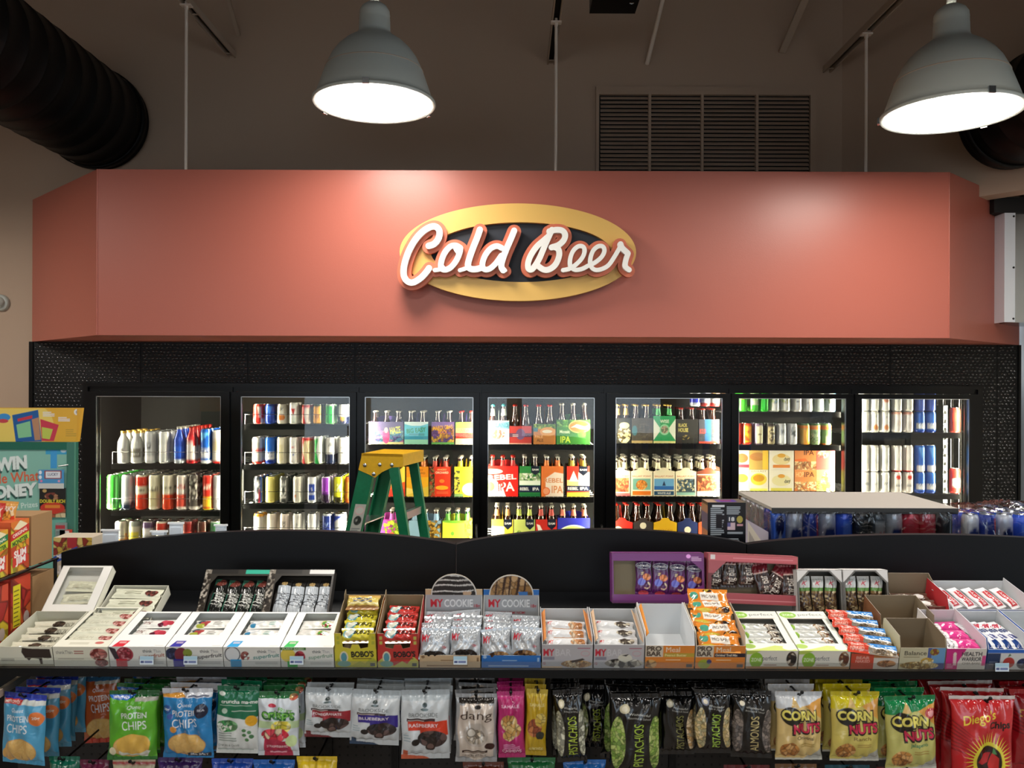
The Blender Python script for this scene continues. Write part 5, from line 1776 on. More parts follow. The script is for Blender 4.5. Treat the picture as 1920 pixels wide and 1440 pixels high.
# --- cookie stands
def cookie_stand(px0, px1, label, c, cc, disc, seed, nm):
    T, w = box_at(px0, px1)
    b = MB()
    tk = 0.0018
    Y1 = 0.17
    hb = 0.142
    N = -EY
    b.slab((0, 0, 0), EX, EZ, N, [(0, 0), (w, 0), (w, 0.036), (0, 0.036)], tk, M['card'], lin(c), lin('#b8b8b4'))
    b.print((0, 0, 0), EX, EZ, Canvas(w, 0.036, c, [('l', .12, .12, .8, .3, 1, cc), ('l', .35, .55, .6, .7, 1, cc), ('e', .06, .85, .03, .12, cc), ('r', .94, .5, .97, .8, cc)]), M['card'])
    b.slab((0, Y1, 0), EX, EZ, N, [(0, 0), (w, 0), (w, hb), (0, hb)], tk, M['card'], lin('#c6c9cc'), lin('#b8a890'))
    cv = Canvas(w, hb, '#b4b7bc', [('r', 0, .88, 1, 1, c), ('l', .1, .90, .9, .95, 1, cc), ('t', 'MY', .2, .70, .165, '#cf2436', .22, 0, .03), ('t', 'COOKIE', .58, .70, .165, '#f6f8fa', .5, 0, .02), ('t', '18g', .9, .64, .07, '#c8283a', .1), ('t', 'NOM! NOM! NOM!', .5, .50, .055, '#b8283a', .5)], res=0.0013)
    b.print((0, Y1, 0), EX, EZ, cv, M['card'])
    # disc on top
    R = w * .4
    a = np.linspace(0, PI, 30)
    pts = [(w / 2 + R * math.cos(q), hb - 0.016 + R * .98 * math.sin(q)) for q in a]
    b.slab((0, Y1 - 0.002, 0), EX, EZ, N, pts, 0.002, M['card'], lin('#dcdcd8'), lin('#b8a890'))
    cvd = Canvas(2 * R, R, '#dcdcd8', disc, res=0.0013)
    # ink clipped to the disc: polar patch
    n = 60
    rr = np.linspace(0.02, .95, 26)
    P = np.zeros((len(rr), n, 3))
    C = np.zeros((len(rr), n, 3))
    for i, q in enumerate(rr):
        for j in range(n):
            an = PI * j / (n - 1)
            ux, vz = .5 + .5 * q * math.cos(an), q * math.sin(an)
            P[i, j] = (w / 2 + R * q * math.cos(an), Y1 - 0.0026, hb - 0.016 + R * .98 * q * math.sin(an))
            C[i, j] = cvd.c[min(int(vz * cvd.ny), cvd.ny - 1), min(int(ux * cvd.nx), cvd.nx - 1)]
    b.grid(P, M['card'], C.reshape(-1, 3), False)
    for q, sgn in ((0, -1), (w, 1)):
        b.slab((q, 0, 0), EY, EZ, EX * sgn, [(0, 0), (Y1, 0), (Y1, hb - 0.02), (Y1 * .8, hb * .55), (Y1 * .35, 0.05), (0, 0.036)], tk, M['card'], lin('#c6c9cc'), lin('#b8b8b4'))
    b.slab((0, 0, 0.0015), EX, EY, EZ, [(0, 0), (w, 0), (w, Y1), (0, Y1)], tk, M['card'], lin('#b8b8b4'), lin('#b8b8b4'))
    o = b.build('cookie_stand')
    o.matrix_world = T
    tag(o, label, 'display stand')
    art = [('e', .5, .12, .42, .2, cc if seed else '#2a2422'), ('n', .5, .12, .4, .18, disc_cols[seed], .008, 3), ('t', 'MY', .2, .68, .22, '#c8243a', .26, 0, .03), ('t', 'COOKIE', .62, .68, .2, '#f4f6f8', .5, 0, .0), ('t', '18g', .8, .42, .1, '#b8283a', .14), ('e', .42, .4, .2, .1, '#dfe2e4')]
    k = 0
    for row, (y, z, ln_) in enumerate(((0.018, 0.058, 68), (0.050, 0.060, 48), (0.085, 0.062, 32), (0.120, 0.064, 22))):
        for s_ in (-1, 1):
            if nm == 'blue' and row == 3 and s_ == 1:
                continue
            o = packet('cook' + nm, w * .50, 0.082, 0.024, '#b9bfc5', art, m='foil', name='cookie_packet', seed=3 + seed)
            lay(o, T, w / 2 + s_ * w * .25, y, z + 0.005 * (s_ > 0), lean=ln_, rz=RNG.uniform(-5, 5), roll=RNG.uniform(-6, 6))
            tag(o, 'silver cookie packet in the %s stand, %s column, %s from the front' % (nm, 'left' if s_ < 0 else 'right', ORD[row]), 'cookie packet', 'silver cookie packets in the %s stand' % nm)


disc_cols = [['#2a2422', '#3a3230', '#e4e2de', '#2a2422'], ['#a87c50', '#c8a070', '#3c2418', '#8c5c38']]
stripes = [('r', 0, 0, 1, 1, '#2a2624')] + [('p', [(0.03, y), (.3, y + .04), (.6, y), (.97, y + .06), (.97, y + .13), (.6, y + .06), (.3, y + .1), (.03, y + .06)], '#dedcd8') for y in (.12, .42, .66, .88)] + [('r', .7, .0, .9, .16, '#c8a888'), ('r', .88, 0, .98, .2, '#2a2624')]
drip = [('n', .5, .5, .5, .5, ['#b08858', '#c8a478', '#98703f'], .02, 3, True)] + [('p', [(x, 0), (x + .04, 0), (x + .09 + .03 * (i % 2), .95), (x + .05, .95)], '#3a2218') for i, x in enumerate((.12, .28, .42, .6, .76))] + [('r', .66, 0, .86, .16, '#3c78c0')]
cookie_stand(787, 902, 'tan cookie display stand with striped black cookie disc on top', '#d3b690', '#8c6c4c', stripes, 0, 'tan')
cookie_stand(903, 1015, 'blue cookie display stand with caramel cookie disc on top', '#2f74c4', '#a8c8e8', drip, 1, 'blue')


# --- grey open trays
def mybar(px0, px1, label, art, sc, desc, barops):
    T, w = box_at(px0, px1)
    o, _ = tray(label, T, w, 0.175, 0.068, 0.082, '#bcb9bd', [('t', 'MY', .14, .66, .3, '#c4243a', .22, 0, .03), ('t', 'BAR', .42, .66, .3, '#d2d0d4', .3, 0, .0), ('l', .7, .82, .95, .9, 1, '#b07080'), ('e', .85, .62, .09, .12, '#c8a0a8'), ('e', .85, .62, .075, .09, '#bcb9bd'), ('r', .03, .36, .25, .48, '#8c8a98'), ('t', '12', .05, .2, .1, '#b04050', .05)] + art,
                '#c9c7c8', '#cdd0d2', prof=[(0, 0.068), (0.01, 0.088), (0.165, 0.092), (0.175, 0.082)])
    # folded side flaps
    for q in (0, 1):
        b = MB()
        x = 0.001 if q == 0 else w - 0.001
        sgn = 1 if q == 0 else -1
        b.slab((x, 0.008, 0.069), EY, np.array([sgn * .62, 0, .78]), np.array([sgn * -.78, 0, .62]) * -1, [(0, 0), (0.155, 0), (0.157, 0.02), (0.0, 0.016)], 0.001, M['card'], lin(sc), lin(sc))
        f = b.build('side_flap', o)
        f['label'] = 'folded %s side flap' % ('orange' if sc != '#e8c4a0' else 'peach')
    for k in range(3):
        p_ = packet(desc, 0.112, 0.042, 0.018, '#dfe1e3', barops, seed=6)
        lay(p_, T, w / 2, 0.035 + 0.045 * k, 0.052 + 0.002 * k, rz=3 - 5 * k, lean=8)
        tag(p_, 'silver white bar, %s from the front in the %s box' % (ORD[k], desc), 'snack bar', 'bars in the %s box' % desc)


mybar(1016, 1112, 'grey snack box with red lettering and peanut pile picture', [('n', .68, .18, .3, .16, ['#c8a06c', '#a0703c', '#e0c8a0'], .007, 2), ('p', [(.55, .3), (.8, .42), (.85, .36), (.6, .22)], '#4c4440'), ('r', 0, 0, .4, .08, '#d8b898')], '#e8964c', 'peanut',
      [('t', 'MY', .12, .5, .4, '#c83040', .12), ('n', .78, .4, .18, .4, ['#c08050', '#d8a070', '#e8d0b0'], .008, 2), ('l', .2, .1, .7, .25, 1, '#b88860')])
mybar(1113, 1208, 'grey snack box with red lettering and cookies and cream picture', [('n', .6, .22, .38, .2, ['#38302c', '#d8d4c8', '#8c8478', '#c8c0b0'], .01, 5), ('e', .62, .44, .14, .16, '#dcd8c8'), ('p', [(.55, .55), (.7, .6), (.64, .5)], '#2c2826')], '#e8c4a0', 'cookies',
      [('t', 'MY', .12, .6, .4, '#c83040', .12), ('n', .72, .5, .2, .3, ['#6c6458', '#d0c8b4', '#48403a'], .008, 2)])


def probar(px0, px1, label, sub, subc, subbg, art, full):
    T, w = box_at(px0, px1)
    tray(label, T, w, 0.18, 0.066, 0.095, '#e58a34', [('r', 0, .5, .36, 1, '#d8ccb8'), ('t', 'PRO', .18, .86, .2, '#4c3c30', .3, 0, .04), ('t', 'BAR', .18, .64, .2, '#4c3c30', .3, 0, .04), ('t', 'Meal', .56, .82, .22, '#f0e4cc', .28, 0, .0), ('r', .38, .5, 1, .66, subbg),
          ('t', sub, .62, .58, .1, subc, .44), ('l', .42, .36, .72, .44, 1, '#f0c898'), ('r', 0, .42, 1, .43, '#c87828'), ('r', .84, .06, .96, .2, '#5c5c58')] + art,
         '#ece8e0', '#d9dde0' if not full else '#c8bca8', prof=[(0, 0.066), (0.015, 0.10), (0.17, 0.105), (0.18, 0.095)])
    return T, w


T, w = probar(1209, 1302, 'orange fronted snack box standing empty with white inside', 'Peanut Butter', '#f0e0a0', '#c0a43c', [('n', .12, .2, .12, .18, ['#c08448', '#8c5828', '#e0b070'], .012, 2)], False)
b = MB()
b.slab((0.001, 0.012, 0.085), EY, np.array([.55, 0, .83]), np.array([-.83, 0, .55]), [(0, 0), (0.155, 0), (0.157, 0.020), (0.0, 0.014)], 0.001, M['card'], lin('#ec9a34'), lin('#ec9a34'))
f = b.build('side_flap')
f.matrix_world = T
tag(f, 'orange folded card strip along the left edge of the empty white box', 'card strip')
T, w = probar(1303, 1397, 'orange fronted snack box full of orange fruit bars', 'Original Trail Mix', '#e8e0d0', '#2a2230', [('e', .18, .2, .12, .2, '#a8b03c'), ('e', .28, .3, .05, .1, '#484878')], True)
ob = [('r', .3, .35, .75, .75, '#ece6da'), ('t', 'PRO BAR', .52, .55, .16, '#5c4438', .36), ('e', .15, .6, .1, .2, '#50a088'), ('n', .75, .2, .18, .16, ['#2c2420', '#e8a040', '#8c4c28'], .008, 2), ('n', .5, .88, .12, .1, ['#2c2420', '#d8c050'], .008, 2), ('p', [(.05, .3), (.3, .1), (.5, .2), (.3, .3)], '#dcc84c'), ('r', 0, 0, 1, .05, '#f0b060')]
for k, (x, y, z_, rz, ln_) in enumerate(((.5, .025, .062, -6, 30), (.55, .06, .078, 8, 25), (.46, .095, .092, -9, 20), (.52, .135, .108, 4, 14), (.5, .165, .118, -4, 40))):
    o = packet('pro', 0.112, 0.058, 0.02, '#e48a30', ob, seed=9)
    lay(o, T, w * x, y, z_, rz=rz, lean=ln_)
    tag(o, 'orange fruit and nut bar, %s from the front in the full orange box' % ORD[k], 'snack bar', 'orange bars')


def zone(px0, px1, label, desc, cc):
    T, w = box_at(px0, px1)
    tray(label, T, w, 0.20, 0.052, 0.062, '#e4e0d4', [('e', .2, .48, .13, .42, '#8cbc34'), ('t', 'ZONE', .2, .5, .2, '#e8f0d0', .2), ('t', 'perfect', .46, .55, .26, '#50545c', .28, 0, .0), ('r', 0, 0, 1, .14, '#b88c64'), ('p', [(0, 1), (.3, 1), (.1, .8), (0, .8)], '#b8cc5c'), ('n', .88, .55, .1, .4, cc, .009, 3), ('l', .35, .2, .6, .28, 1, '#9c6c58')],
         '#e0e0cc', '#a8a8a0', lid=dict(b=(0.018, 0.018, 0.035, 0.04), c='#e6e8dc', ops=[('p', [(0, 0), (1, 0), (.9, .5), (.6, .7), (.3, .3)], '#c8d46c'), ('e', .1, .6, .12, .3, '#a8c850'), ('e', .85, .4, .12, .3, '#ece8dc')],
                                        bops=[('e', .2, .5, .17, .4, '#8cc03c'), ('t', 'ZONE', .2, .5, .26, '#e4f0c8', .24), ('t', 'perfect', .66, .5, .34, '#5c6068', .5, 0, .0), ('r', .1, .02, .9, .08, '#c0a498')]))
    for k in range(3):
        o = packet(desc, 0.105, 0.042, 0.018, '#dfe0da', [('l', .2, .45, .6, .7, 2, '#a0a49c'), ('n', .8, .5, .16, .35, cc, .008, 2), ('e', .06, .4, .08, .3, '#9cc850')], seed=11)
        lay(o, T, w / 2 + .002 * k, 0.06 + 0.040 * k, 0.042, rz=3 - 4 * k, lean=6)
        tag(o, 'white and silver protein bar, %s from the front in the %s box' % (ORD[k], desc), 'snack bar', 'bars in the %s box' % desc)


zone(1398, 1495, 'white and lime snack box with green oval, left one of two', 'left lime', ['#5c4838', '#2c2420', '#d8ccb8'])
zone(1496, 1593, 'white and lime snack box with green oval, right one of two', 'right lime', ['#b08860', '#6c3c28', '#e4d8c4'])

# --- red bear box
T, w = box_at(1594, 1684)
tray('low red and brown open box of sealed granola bars', T, w, 0.16, 0.045, 0.05, '#cc4c34', [('r', .48, 0, 1, 1, '#d8d0c4'), ('r', .48, .72, 1, 1, '#b87844'), ('n', .75, .35, .2, .22, ['#a86c40', '#6c3c24', '#c89060'], .01, 2), ('t', 'BEAR', .25, .72, .18, '#e8b0a0', .28), ('t', 'NAKED', .25, .5, .18, '#e8b0a0', .3)], '#c8b89c', '#a89878')
for k in range(5):
    o = packet('bear', 0.125, 0.040, 0.016, '#8c8478', [('r', 0, 0, .42, 1, '#d0432e'), ('t', 'BEAR', .2, .66, .24, '#e8b8a8', .26), ('t', 'NAKED', .2, .34, .24, '#e8b8a8', .28), ('r', .46, .5, 1, 1, '#3c88d0'), ('r', .46, .42, 1, .5, '#e8e8e8'), ('n', .74, .22, .24, .16, ['#a08868', '#c8b898', '#6c5840'], .007, 2)], seed=13, m='film')
    lay(o, T, w / 2 - 0.010 + 0.002 * (k % 3), 0.0 + 0.038 * k, 0.058 + .004 * k, rz=-14 + 1.5 * k, lean=16)
    tag(o, 'red and blue granola bar, %s from the front in the low red box' % ORD[k], 'snack bar', 'granola bars in the low red box')

# --- balance boxes
BR = '#857660'
T, w = box_at(1684, 1770)
tray('emptied brown-lined snack box with cream front and blue right side', T, w, 0.11, 0.062, 0.09, '#c9c2a2', [('r', .62, 0, 1, 1, '#4c5c98'), ('r', .7, .3, 1, 1, '#6c9cc8'), ('p', [(.3, 0), (.62, .45), (.62, 0)], '#5c5890'), ('t', 'Balance', .35, .75, .2, '#302c28', .48, 0, .01), ('l', .1, .55, .45, .62, 1, '#8c8468'),
     ('n', .45, .18, .42, .18, ['#b08c48', '#e0c890', '#8c6834'], .008, 2), ('n', .76, .8, .1, .16, ['#a8983c', '#8c4c30'], .008, 3), ('n', .62, .4, .14, .14, ['#c8a040', '#e8d8b0'], .008, 4)], '#d8cfa8', BR, prof=[(0, 0.062), (0.01, 0.09), (0.10, 0.095), (0.11, 0.09)])
Tq = Matrix.Translation(W(1648, 1218, 2.315)) @ Matrix.Rotation(TILT, 4, 'X')
Tq = Matrix.Translation((0, 0, deckz(2.315) + 0.002 - Tq.translation.z)) @ Tq
tray('empty brown cardboard-lined box behind the cream fronted one', Tq, 0.15, 0.12, 0.055, 0.095, '#6c4a38', [('r', .8, 0, 1, 1, '#e8b428'), ('e', .9, .3, .08, .2, '#b85c30')], '#8c5c3c', BR, prof=[(0, 0.055), (0.01, 0.09), (0.12, 0.095)])
Tq = Matrix.Translation(W(1676, 1166, 2.43)) @ Matrix.Rotation(TILT, 4, 'X')
Tq = Matrix.Translation((0, 0, deckz(2.43) + 0.012 - Tq.translation.z)) @ Tq
tray('dark brown chocolate snack box at the back right of the clear granola boxes', Tq, 0.15, 0.12, 0.05, 0.10, '#4a2620', [('t', 'Balance', .25, .55, .4, '#e8dcd0', .6, 0, .0), ('r', .66, 0, 1, 1, '#8c5044'), ('n', .78, .6, .14, .3, ['#a87058', '#6c3428'], .01, 2)], '#6c4438', BR, prof=[(0, 0.05), (0.12, 0.10)])
for k in range(2):
    o = packet('choc', 0.12, 0.04, 0.016, '#5c4438', [('n', .4, .5, .35, .4, ['#d8c8b8', '#5c4438', '#8c7468'], .01, 2), ('e', .75, .6, .12, .3, '#f0ece8')], seed=3)
    lay(o, Tq, 0.075, 0.03 + 0.045 * k, 0.04, lean=15)
    tag(o, 'brown chocolate bar, %s one in the dark brown box' % ('front', 'rear')[k], 'snack bar', 'bars in the dark brown box')

# --- health bars box
T, w = box_at(1771, 1847)
tray('white snack box with magenta front panel and bold black lettering', T, w, 0.17, 0.060, 0.085, '#ddd6cc', [('r', 0, 0, .3, 1, '#cc2a80'), ('p', [(.3, 1), (.5, 1), (.2, .0), (.1, 0)], '#cc2a80'), ('e', .22, .72, .04, .1, '#e8d8c8'), ('p', [(.18, .65), (.26, .65), (.28, .2), (.2, .2)], '#e8c8c8'), ('t', 'HEALTH', .64, .74, .19, '#28262a', .5, 0, .03), ('t', 'WARRIOR', .64, .5, .19, '#28262a', .5, 0, .03), ('t', 'CHIA BARS', .64, .3, .1, '#8c8478', .44), ('r', .9, .2, 1, .66, '#d8508c'), ('l', .05, .08, .2, .3, 3, '#e8a0c0')],
     '#e8e4e4', '#d6d2d6', prof=[(0, 0.06), (0.01, 0.085), (0.17, 0.09)])
for k in range(3):
    o = packet('warrior', 0.095, 0.048, 0.016, '#dd3a8e', [('r', 0, 0, .36, 1, '#ece8e8'), ('t', 'HEALTH', .12, .5, .1, '#28262a', .8, 90), ('t', 'WARRIOR', .25, .5, .1, '#28262a', .8, 90), ('p', [(.5, .9), (.9, .8), (.6, .7)], '#f8a0cc')], seed=15)
    lay(o, T, w / 2 + .002, 0.035 + 0.047 * k, 0.052, rz=-3 + 4 * k, lean=8)
    tag(o, 'pink and white chia bar, %s from the front in the magenta box' % ORD[k], 'snack bar', 'chia bars in the magenta box')

# --- blue apple boxes
for q, (a, c_) in enumerate(((1848, 1932), (1934, 2018))):
    T, w = box_at(a, c_)
    tray('blue and white snack box with apple and blueberry picture' if q == 0 else 'blue and white snack box cut by the right edge of the picture', T, w, 0.17, 0.058, 0.08, '#d9dad8',
         [('r', 0, .82, 1, 1, '#2c68c8'), ('r', 0, 0, .3, .8, '#28385c'), ('l', .06, .25, .25, .45, 2, '#788094'), ('e', .5, .35, .13, .26, '#b83c34'), ('n', .82, .3, .14, .26, ['#38406c', '#5c6890', '#28304c'], .011, 2), ('p', [(.46, .62), (.5, .8), (.54, .7)], '#54704c')],
         '#2c6cc8', '#c6cacd', prof=[(0, 0.058), (0.012, 0.085), (0.17, 0.085)])
    if q == 0:
        for k in range(4):
            o = packet('apple', 0.042, 0.125, 0.016, '#e4e6ea', [('r', .3, .3, .7, .45, '#38407c'), ('e', .5, .78, .3, .09, '#b83048'), ('n', .5, .6, .35, .07, ['#38406c', '#5c6890'], .008, 3), ('r', 0, .0, .35, .28, '#1c3c7c')], seed=16)
            lay(o, T, 0.018 + 0.027 * k, 0.085, 0.052, rz=18, lean=6)
            tag(o, 'white bar with apple and berries, %s from left in the blue apple box' % ORD[k], 'snack bar', 'fruit bars in the blue apple box')
# --- red bordered tray behind them
Tq = Matrix.Translation(W(1776, 1180, 2.41)) @ Matrix.Rotation(TILT, 4, 'X')
Tq = Matrix.Translation((0, 0, deckz(2.41) + 0.012 - Tq.translation.z)) @ Tq
tray('wide white tray with red border at the back right corner of the shelf', Tq, 0.235, 0.14, 0.052, 0.075, '#d2343a', [('r', 0, .55, 1, 1, '#e8e4e0'), ('n', .6, .3, .2, .25, ['#70a048', '#c8d0a0', '#b83838'], .01, 2)], '#c83038', '#d4d6d8', prof=[(0, 0.052), (0.02, 0.085), (0.14, 0.085)])
for k in range(5):
    o = packet('kind', 0.038, 0.085, 0.014, '#e8e6e8', [('r', .2, .1, .8, .8, '#c0343c'), ('t', 'FRUIT', .5, .45, .1, '#f0d8d8', .6, 90)], seed=17)
    lay(o, Tq, 0.03 + 0.043 * k, 0.07, 0.052, rz=24, lean=18)
    tag(o, 'white bar with red panel, %s from left in the red bordered tray' % ORD[k], 'snack bar', 'bars in the red bordered tray')


# ---- window-front boxes standing behind the first row
def window_box(label, px, py, Y, w, h, d, lean, c, ops, win, inner, rz=0.0, dark='#2c2824', roll=0.0):
    """carton with a cut window in its face; T at the lower left front corner. win: outline of the opening"""
    p = W(px, py, Y)
    T = Matrix.Translation(p) @ Matrix.Rotation(math.radians(rz), 4, 'Z') @ Matrix.Rotation(math.radians(roll), 4, 'Y') @ Matrix.Rotation(math.radians(-lean), 4, 'X')
    b = MB()
    o_ = lin(c)
    i_ = lin(inner)
    # the face: printed grid with the cells of the opening left out
    cv = Canvas(w, h, c, ops, res=0.0013)
    nx, ny = cv.nx, cv.ny
    U, V = np.meshgrid(np.linspace(0, 1, nx), np.linspace(0, 1, ny))
    P = np.stack([U * w, 0 * U, V * h], -1).reshape(-1, 3)
    uc = (U[:-1, :-1] + U[1:, 1:]) / 2
    vc = (V[:-1, :-1] + V[1:, 1:]) / 2
    ins = np.zeros(uc.shape, bool)
    for i in range(len(win)):
        (xa, ya), (xb, yb) = win[i - 1], win[i]
        if ya != yb:
            ins ^= ((ya > vc) != (yb > vc)) & (uc < (xb - xa) * (vc - ya) / (yb - ya) + xa)
    idx = np.arange(nx * ny).reshape(ny, nx)
    q = np.stack([idx[:-1, :-1], idx[:-1, 1:], idx[1:, 1:], idx[1:, :-1]], -1)[~ins]
    b.add(P, q.tolist(), M['gcard'], cv.c.reshape(-1, 3))
    # outer shell, open towards the face
    tk = 0.0015
    for x, s_ in ((0, -1), (w, 1)):
        b.slab((x, 0, 0), EY, EZ, EX * s_, [(0, 0), (d, 0), (d, h), (0, h)], tk, M['card'], o_, i_)
    b.slab((0, d, 0), EX, EZ, EY, [(0, 0), (w, 0), (w, h), (0, h)], tk, M['card'], o_, i_)
    b.slab((0, 0, h), EX, EY, EZ, [(0, 0), (w, 0), (w, d), (0, d)], tk, M['card'], o_, i_)
    b.slab((0, 0, 0), EX, EY, -EZ, [(0, 0), (w, 0), (w, d), (0, d)], tk, M['card'], o_, i_)
    o = b.build('window_box')
    o.matrix_world = T
    tag(o, label, 'box')
    return T


def stand(o, T, x, y, z, rz=0, lean=0, roll=0):
    o.matrix_world = T @ Matrix.Translation((x, y, z)) @ Matrix.Rotation(math.radians(rz), 4, 'Z') @ Matrix.Rotation(math.radians(roll), 4, 'Y') @ Matrix.Rotation(math.radians(-lean), 4, 'X')
    return o


for q, (px, c, tabc, lbl, bc, bl) in enumerate(((365, '#38342f', '#3cb89c', 'dark snack box with mint green top corner, chocolate bars inside', '#1a1c1a', 'black'), (489, '#3a3632', '#ecebe8', 'dark snack box with white top corner, pale bars inside', '#c8d0d8', 'pale blue'))):
    w, h = 0.198, 0.150
    T = window_box(lbl, px, 1156, 2.43, w, h, 0.034, 38, c,
                   [('n', .05, .5, .05, .5, ['#3a332c', '#8c8478', '#2c2622', '#b8b0a4'], .008, 2, True), ('r', .62, .9, 1, 1, tabc), ('r', .1, .9, .5, 1, '#2a2826')],
                   [(.12, .05), (.97, .05), (.97, .86), (.2, .86), (.12, .7)], '#25211e')
    for k in range(4):
        if bl == 'black':
            ops = [('e', .5, .88, .4, .1, '#7c4038'), ('p', [(0, .75), (.5, 1), (0, 1)], '#3c6c58'), ('t', 'Dark', .5, .45, .36, '#dcdcd4', .36, 90, .0, .2), ('l', .75, .2, .9, .8, 2, '#6c7068'), ('r', 0, 0, .12, .6, '#2c8068')]
        else:
            ops = [('r', 0, .8, 1, 1, '#2a2826'), ('e', .5, .86, .22, .06, '#b89c68'), ('t', 'Dark', .5, .45, .36, '#2c3038', .36, 90, .0, .2), ('l', .78, .2, .92, .7, 2, '#98a0a8')]
        o = packet('dark' + bl, 0.040, 0.118, 0.016, bc, ops, seed=20, m='film')
        stand(o, T, 0.047 + 0.042 * k, 0.022, 0.07 - 0.004 * (k > 0), roll=2, lean=3)
        tag(o, '%s chocolate bar, %s from left in the dark box with the %s corner' % (bl, ORD[k], 'green' if q == 0 else 'white'), 'snack bar', '%s chocolate bars' % bl)

T = window_box('purple window box with four fruit bars, left half empty', 1148, 1131, 2.47, 0.278, 0.148, 0.055, 8, '#6f2a72',
               [('r', 0, 0, 1, .06, '#5c2060'), ('p', [(.8, 1), (1, 1), (1, .6)], '#6f2a72'), ('l', .86, .84, .97, .94, 3, '#d8b0d8'), ('e', .83, .93, .025, .04, '#e8a0e8'), ('n', .93, .1, .06, .09, ['#e06848', '#f0a070', '#6f2a72'], .008, 2)],
               [(.02, .18), (.78, .18), (.97, .36), (.97, .66), (.86, .84), (.02, .84)], '#a09274')
for k in range(4):
    o = packet('odw', 0.050, 0.110, 0.014, '#572060', [('r', 0, .9, 1, 1, '#8c5c90'), ('e', .5, .78, .46, .09, '#d8dce8'), ('e', .5, .78, .43, .075, '#38305c'), ('t', 'odwalla', .5, .785, .07, '#e8e8f0', .78), ('e', .35, .35, .24, .1, '#6c70d0'), ('n', .65, .48, .25, .09, ['#e05c48', '#e88c58'], .014, 2), ('n', .7, .25, .2, .1, ['#ecdcc0', '#572060', '#e8b8a8'], .008, 3), ('n', .35, .6, .2, .07, ['#c8b088', '#572060'], .008, 4), ('e', .5, .05, .3, .07, '#d04858')], seed=21)
    stand(o, T, 0.099 + 0.051 * k, 0.025, 0.078 - 0.003 * k, roll=1 + k)
    tag(o, 'purple fruit bar with oval label, %s from left in the purple box' % ORD[k], 'snack bar', 'purple fruit bars')

T = window_box('rosy brown window box of fig bars tilted beside the purple box', 1327, 1130, 2.46, 0.27, 0.145, 0.055, 8, '#a45058',
               [('r', 0, 0, 1, .2, '#a8484f'), ('r', 0, .86, 1, 1, '#c06068'), ('r', 0, .2, .1, .6, '#6c2c30'), ('l', .28, .91, .95, .94, 1, '#dc9098'), ('l', .1, .08, .98, .11, 1, '#d88c90'), ('r', .03, .88, .08, .97, '#d8d0d0')],
               [(.04, .22), (.98, .22), (.98, .84), (.2, .84), (.04, .55)], '#8c8068', roll=2.2)
for k, (x, z_, r_) in enumerate(((.02, .07, 4), (.066, .075, 0), (.118, .078, -2), (.165, .055, -14), (.205, .05, 30), (.242, .052, -4))):
    o = packet('fig', 0.05, 0.098, 0.02, '#33211e', [('r', 0, .72, 1, 1, '#7c2430'), ('r', 0, .69, 1, .72, '#c8a8a0'), ('t', 'Fig Bar', .6, .36, .3, '#e8dcd0', .5, 90, .0), ('l', .15, .1, .35, .6, 3, '#8c6c60'), ('n', .25, .35, .18, .2, ['#5c3830', '#33211e'], .012, 2)], seed=22)
    stand(o, T, x + .004, 0.03 if k < 3 else 0.022, z_ + 0.018, roll=r_, lean=4)
    tag(o, 'dark red and brown fig bar, %s from left in the rosy box' % ORD[k], 'snack bar', 'fig bars in the rosy box')

for q, px in enumerate((1497, 1584)):
    T = window_box('white-cornered clear-front box of granola bars, %s of two' % ('left', 'right')[q], px, 1158, 2.44, 0.135, 0.138, 0.05, 8, '#d8d6d4',
                   [('r', 0, 0, 1, 1, '#6c6a66'), ('p', [(0, 1), (.28, 1), (0, .72)], '#dedcda'), ('p', [(1, 1), (.72, 1), (1, .72)], '#dedcda'), ('r', 0, .985, 1, 1, '#dedcda')],
                   [(.05, .03), (.95, .03), (.95, .72), (.72, .96), (.28, .96), (.05, .72)], '#55524c')
    for k in range(3):
        o = packet('kbar', 0.036, 0.112, 0.016, '#cfd2d0', [('n', .5, .32, .5, .32, ['#8c7048', '#5c4430', '#c8b48c', '#48342c'], .007, 2, True), ('r', 0, .62, 1, .7, '#5c8c3c'), ('t', 'K', .5, .82, .11, '#c42848', .36, -8, .02, .3)], seed=23)
        stand(o, T, 0.028 + 0.039 * k, 0.02, 0.062, roll=-2 + 2 * k)
        tag(o, 'granola bar with red letter, %s from left in the %s clear box' % (ORD[k], ('left', 'right')[q]), 'snack bar', 'granola bars in the %s clear box' % ('left', 'right')[q])

# ---- black curved headers behind the shelf
YH = 2.665
HD = [(115, 855, 1036, 996, 1021, 'left'), (856, 1400, 1021, 993, 1020, 'middle'), (1401, 2140, 1021, 1003, 1030, 'right')]
for x0, x1, ya, ypk, yb_, nm in HD:
    P0, P1 = W(x0, ya, YH), W(x1, yb_, YH)
    zc = W((x0 + x1) / 2, ypk, YH).z
    pts = []
    n = 36
    for k in range(n + 1):
        s_ = k / n
        zl = P0.z + (P1.z - P0.z) * s_
        bow = (zc - (P0.z + P1.z) / 2) * (1 - (2 * s_ - 1) ** 2) ** .85
        pts.append(((P1.x - P0.x) * s_, zl + bow - 1.2))
    w = P1.x - P0.x - 0.002
    b = MB()
    b.slab((0, 0, 0), EX, EZ, -EY, [(0, 0), (w, 0)] + [(min(a, w), c_) for a, c_ in pts[::-1]], 0.03, M['blackm'], '#101318', '#1c1e20')
    o = b.build('header_panel', loc=(P0.x, YH, 1.2))
    tag(o, '%s black arched header panel standing behind the snack boxes' % nm, 'panel')
b = MB()
b.box(-1.34, 2.1, 0, 0.62, -0.02, 0.0, M['blackm'])
for x in (-1.34, 0, 2.08):
    b.box(x, x + 0.02, 0.0, 0.62, -1.36, -0.02, M['blackm'])
b.box(-1.34, 2.1, 0.0, 0.02, -1.36, -0.02, M['blackm'])
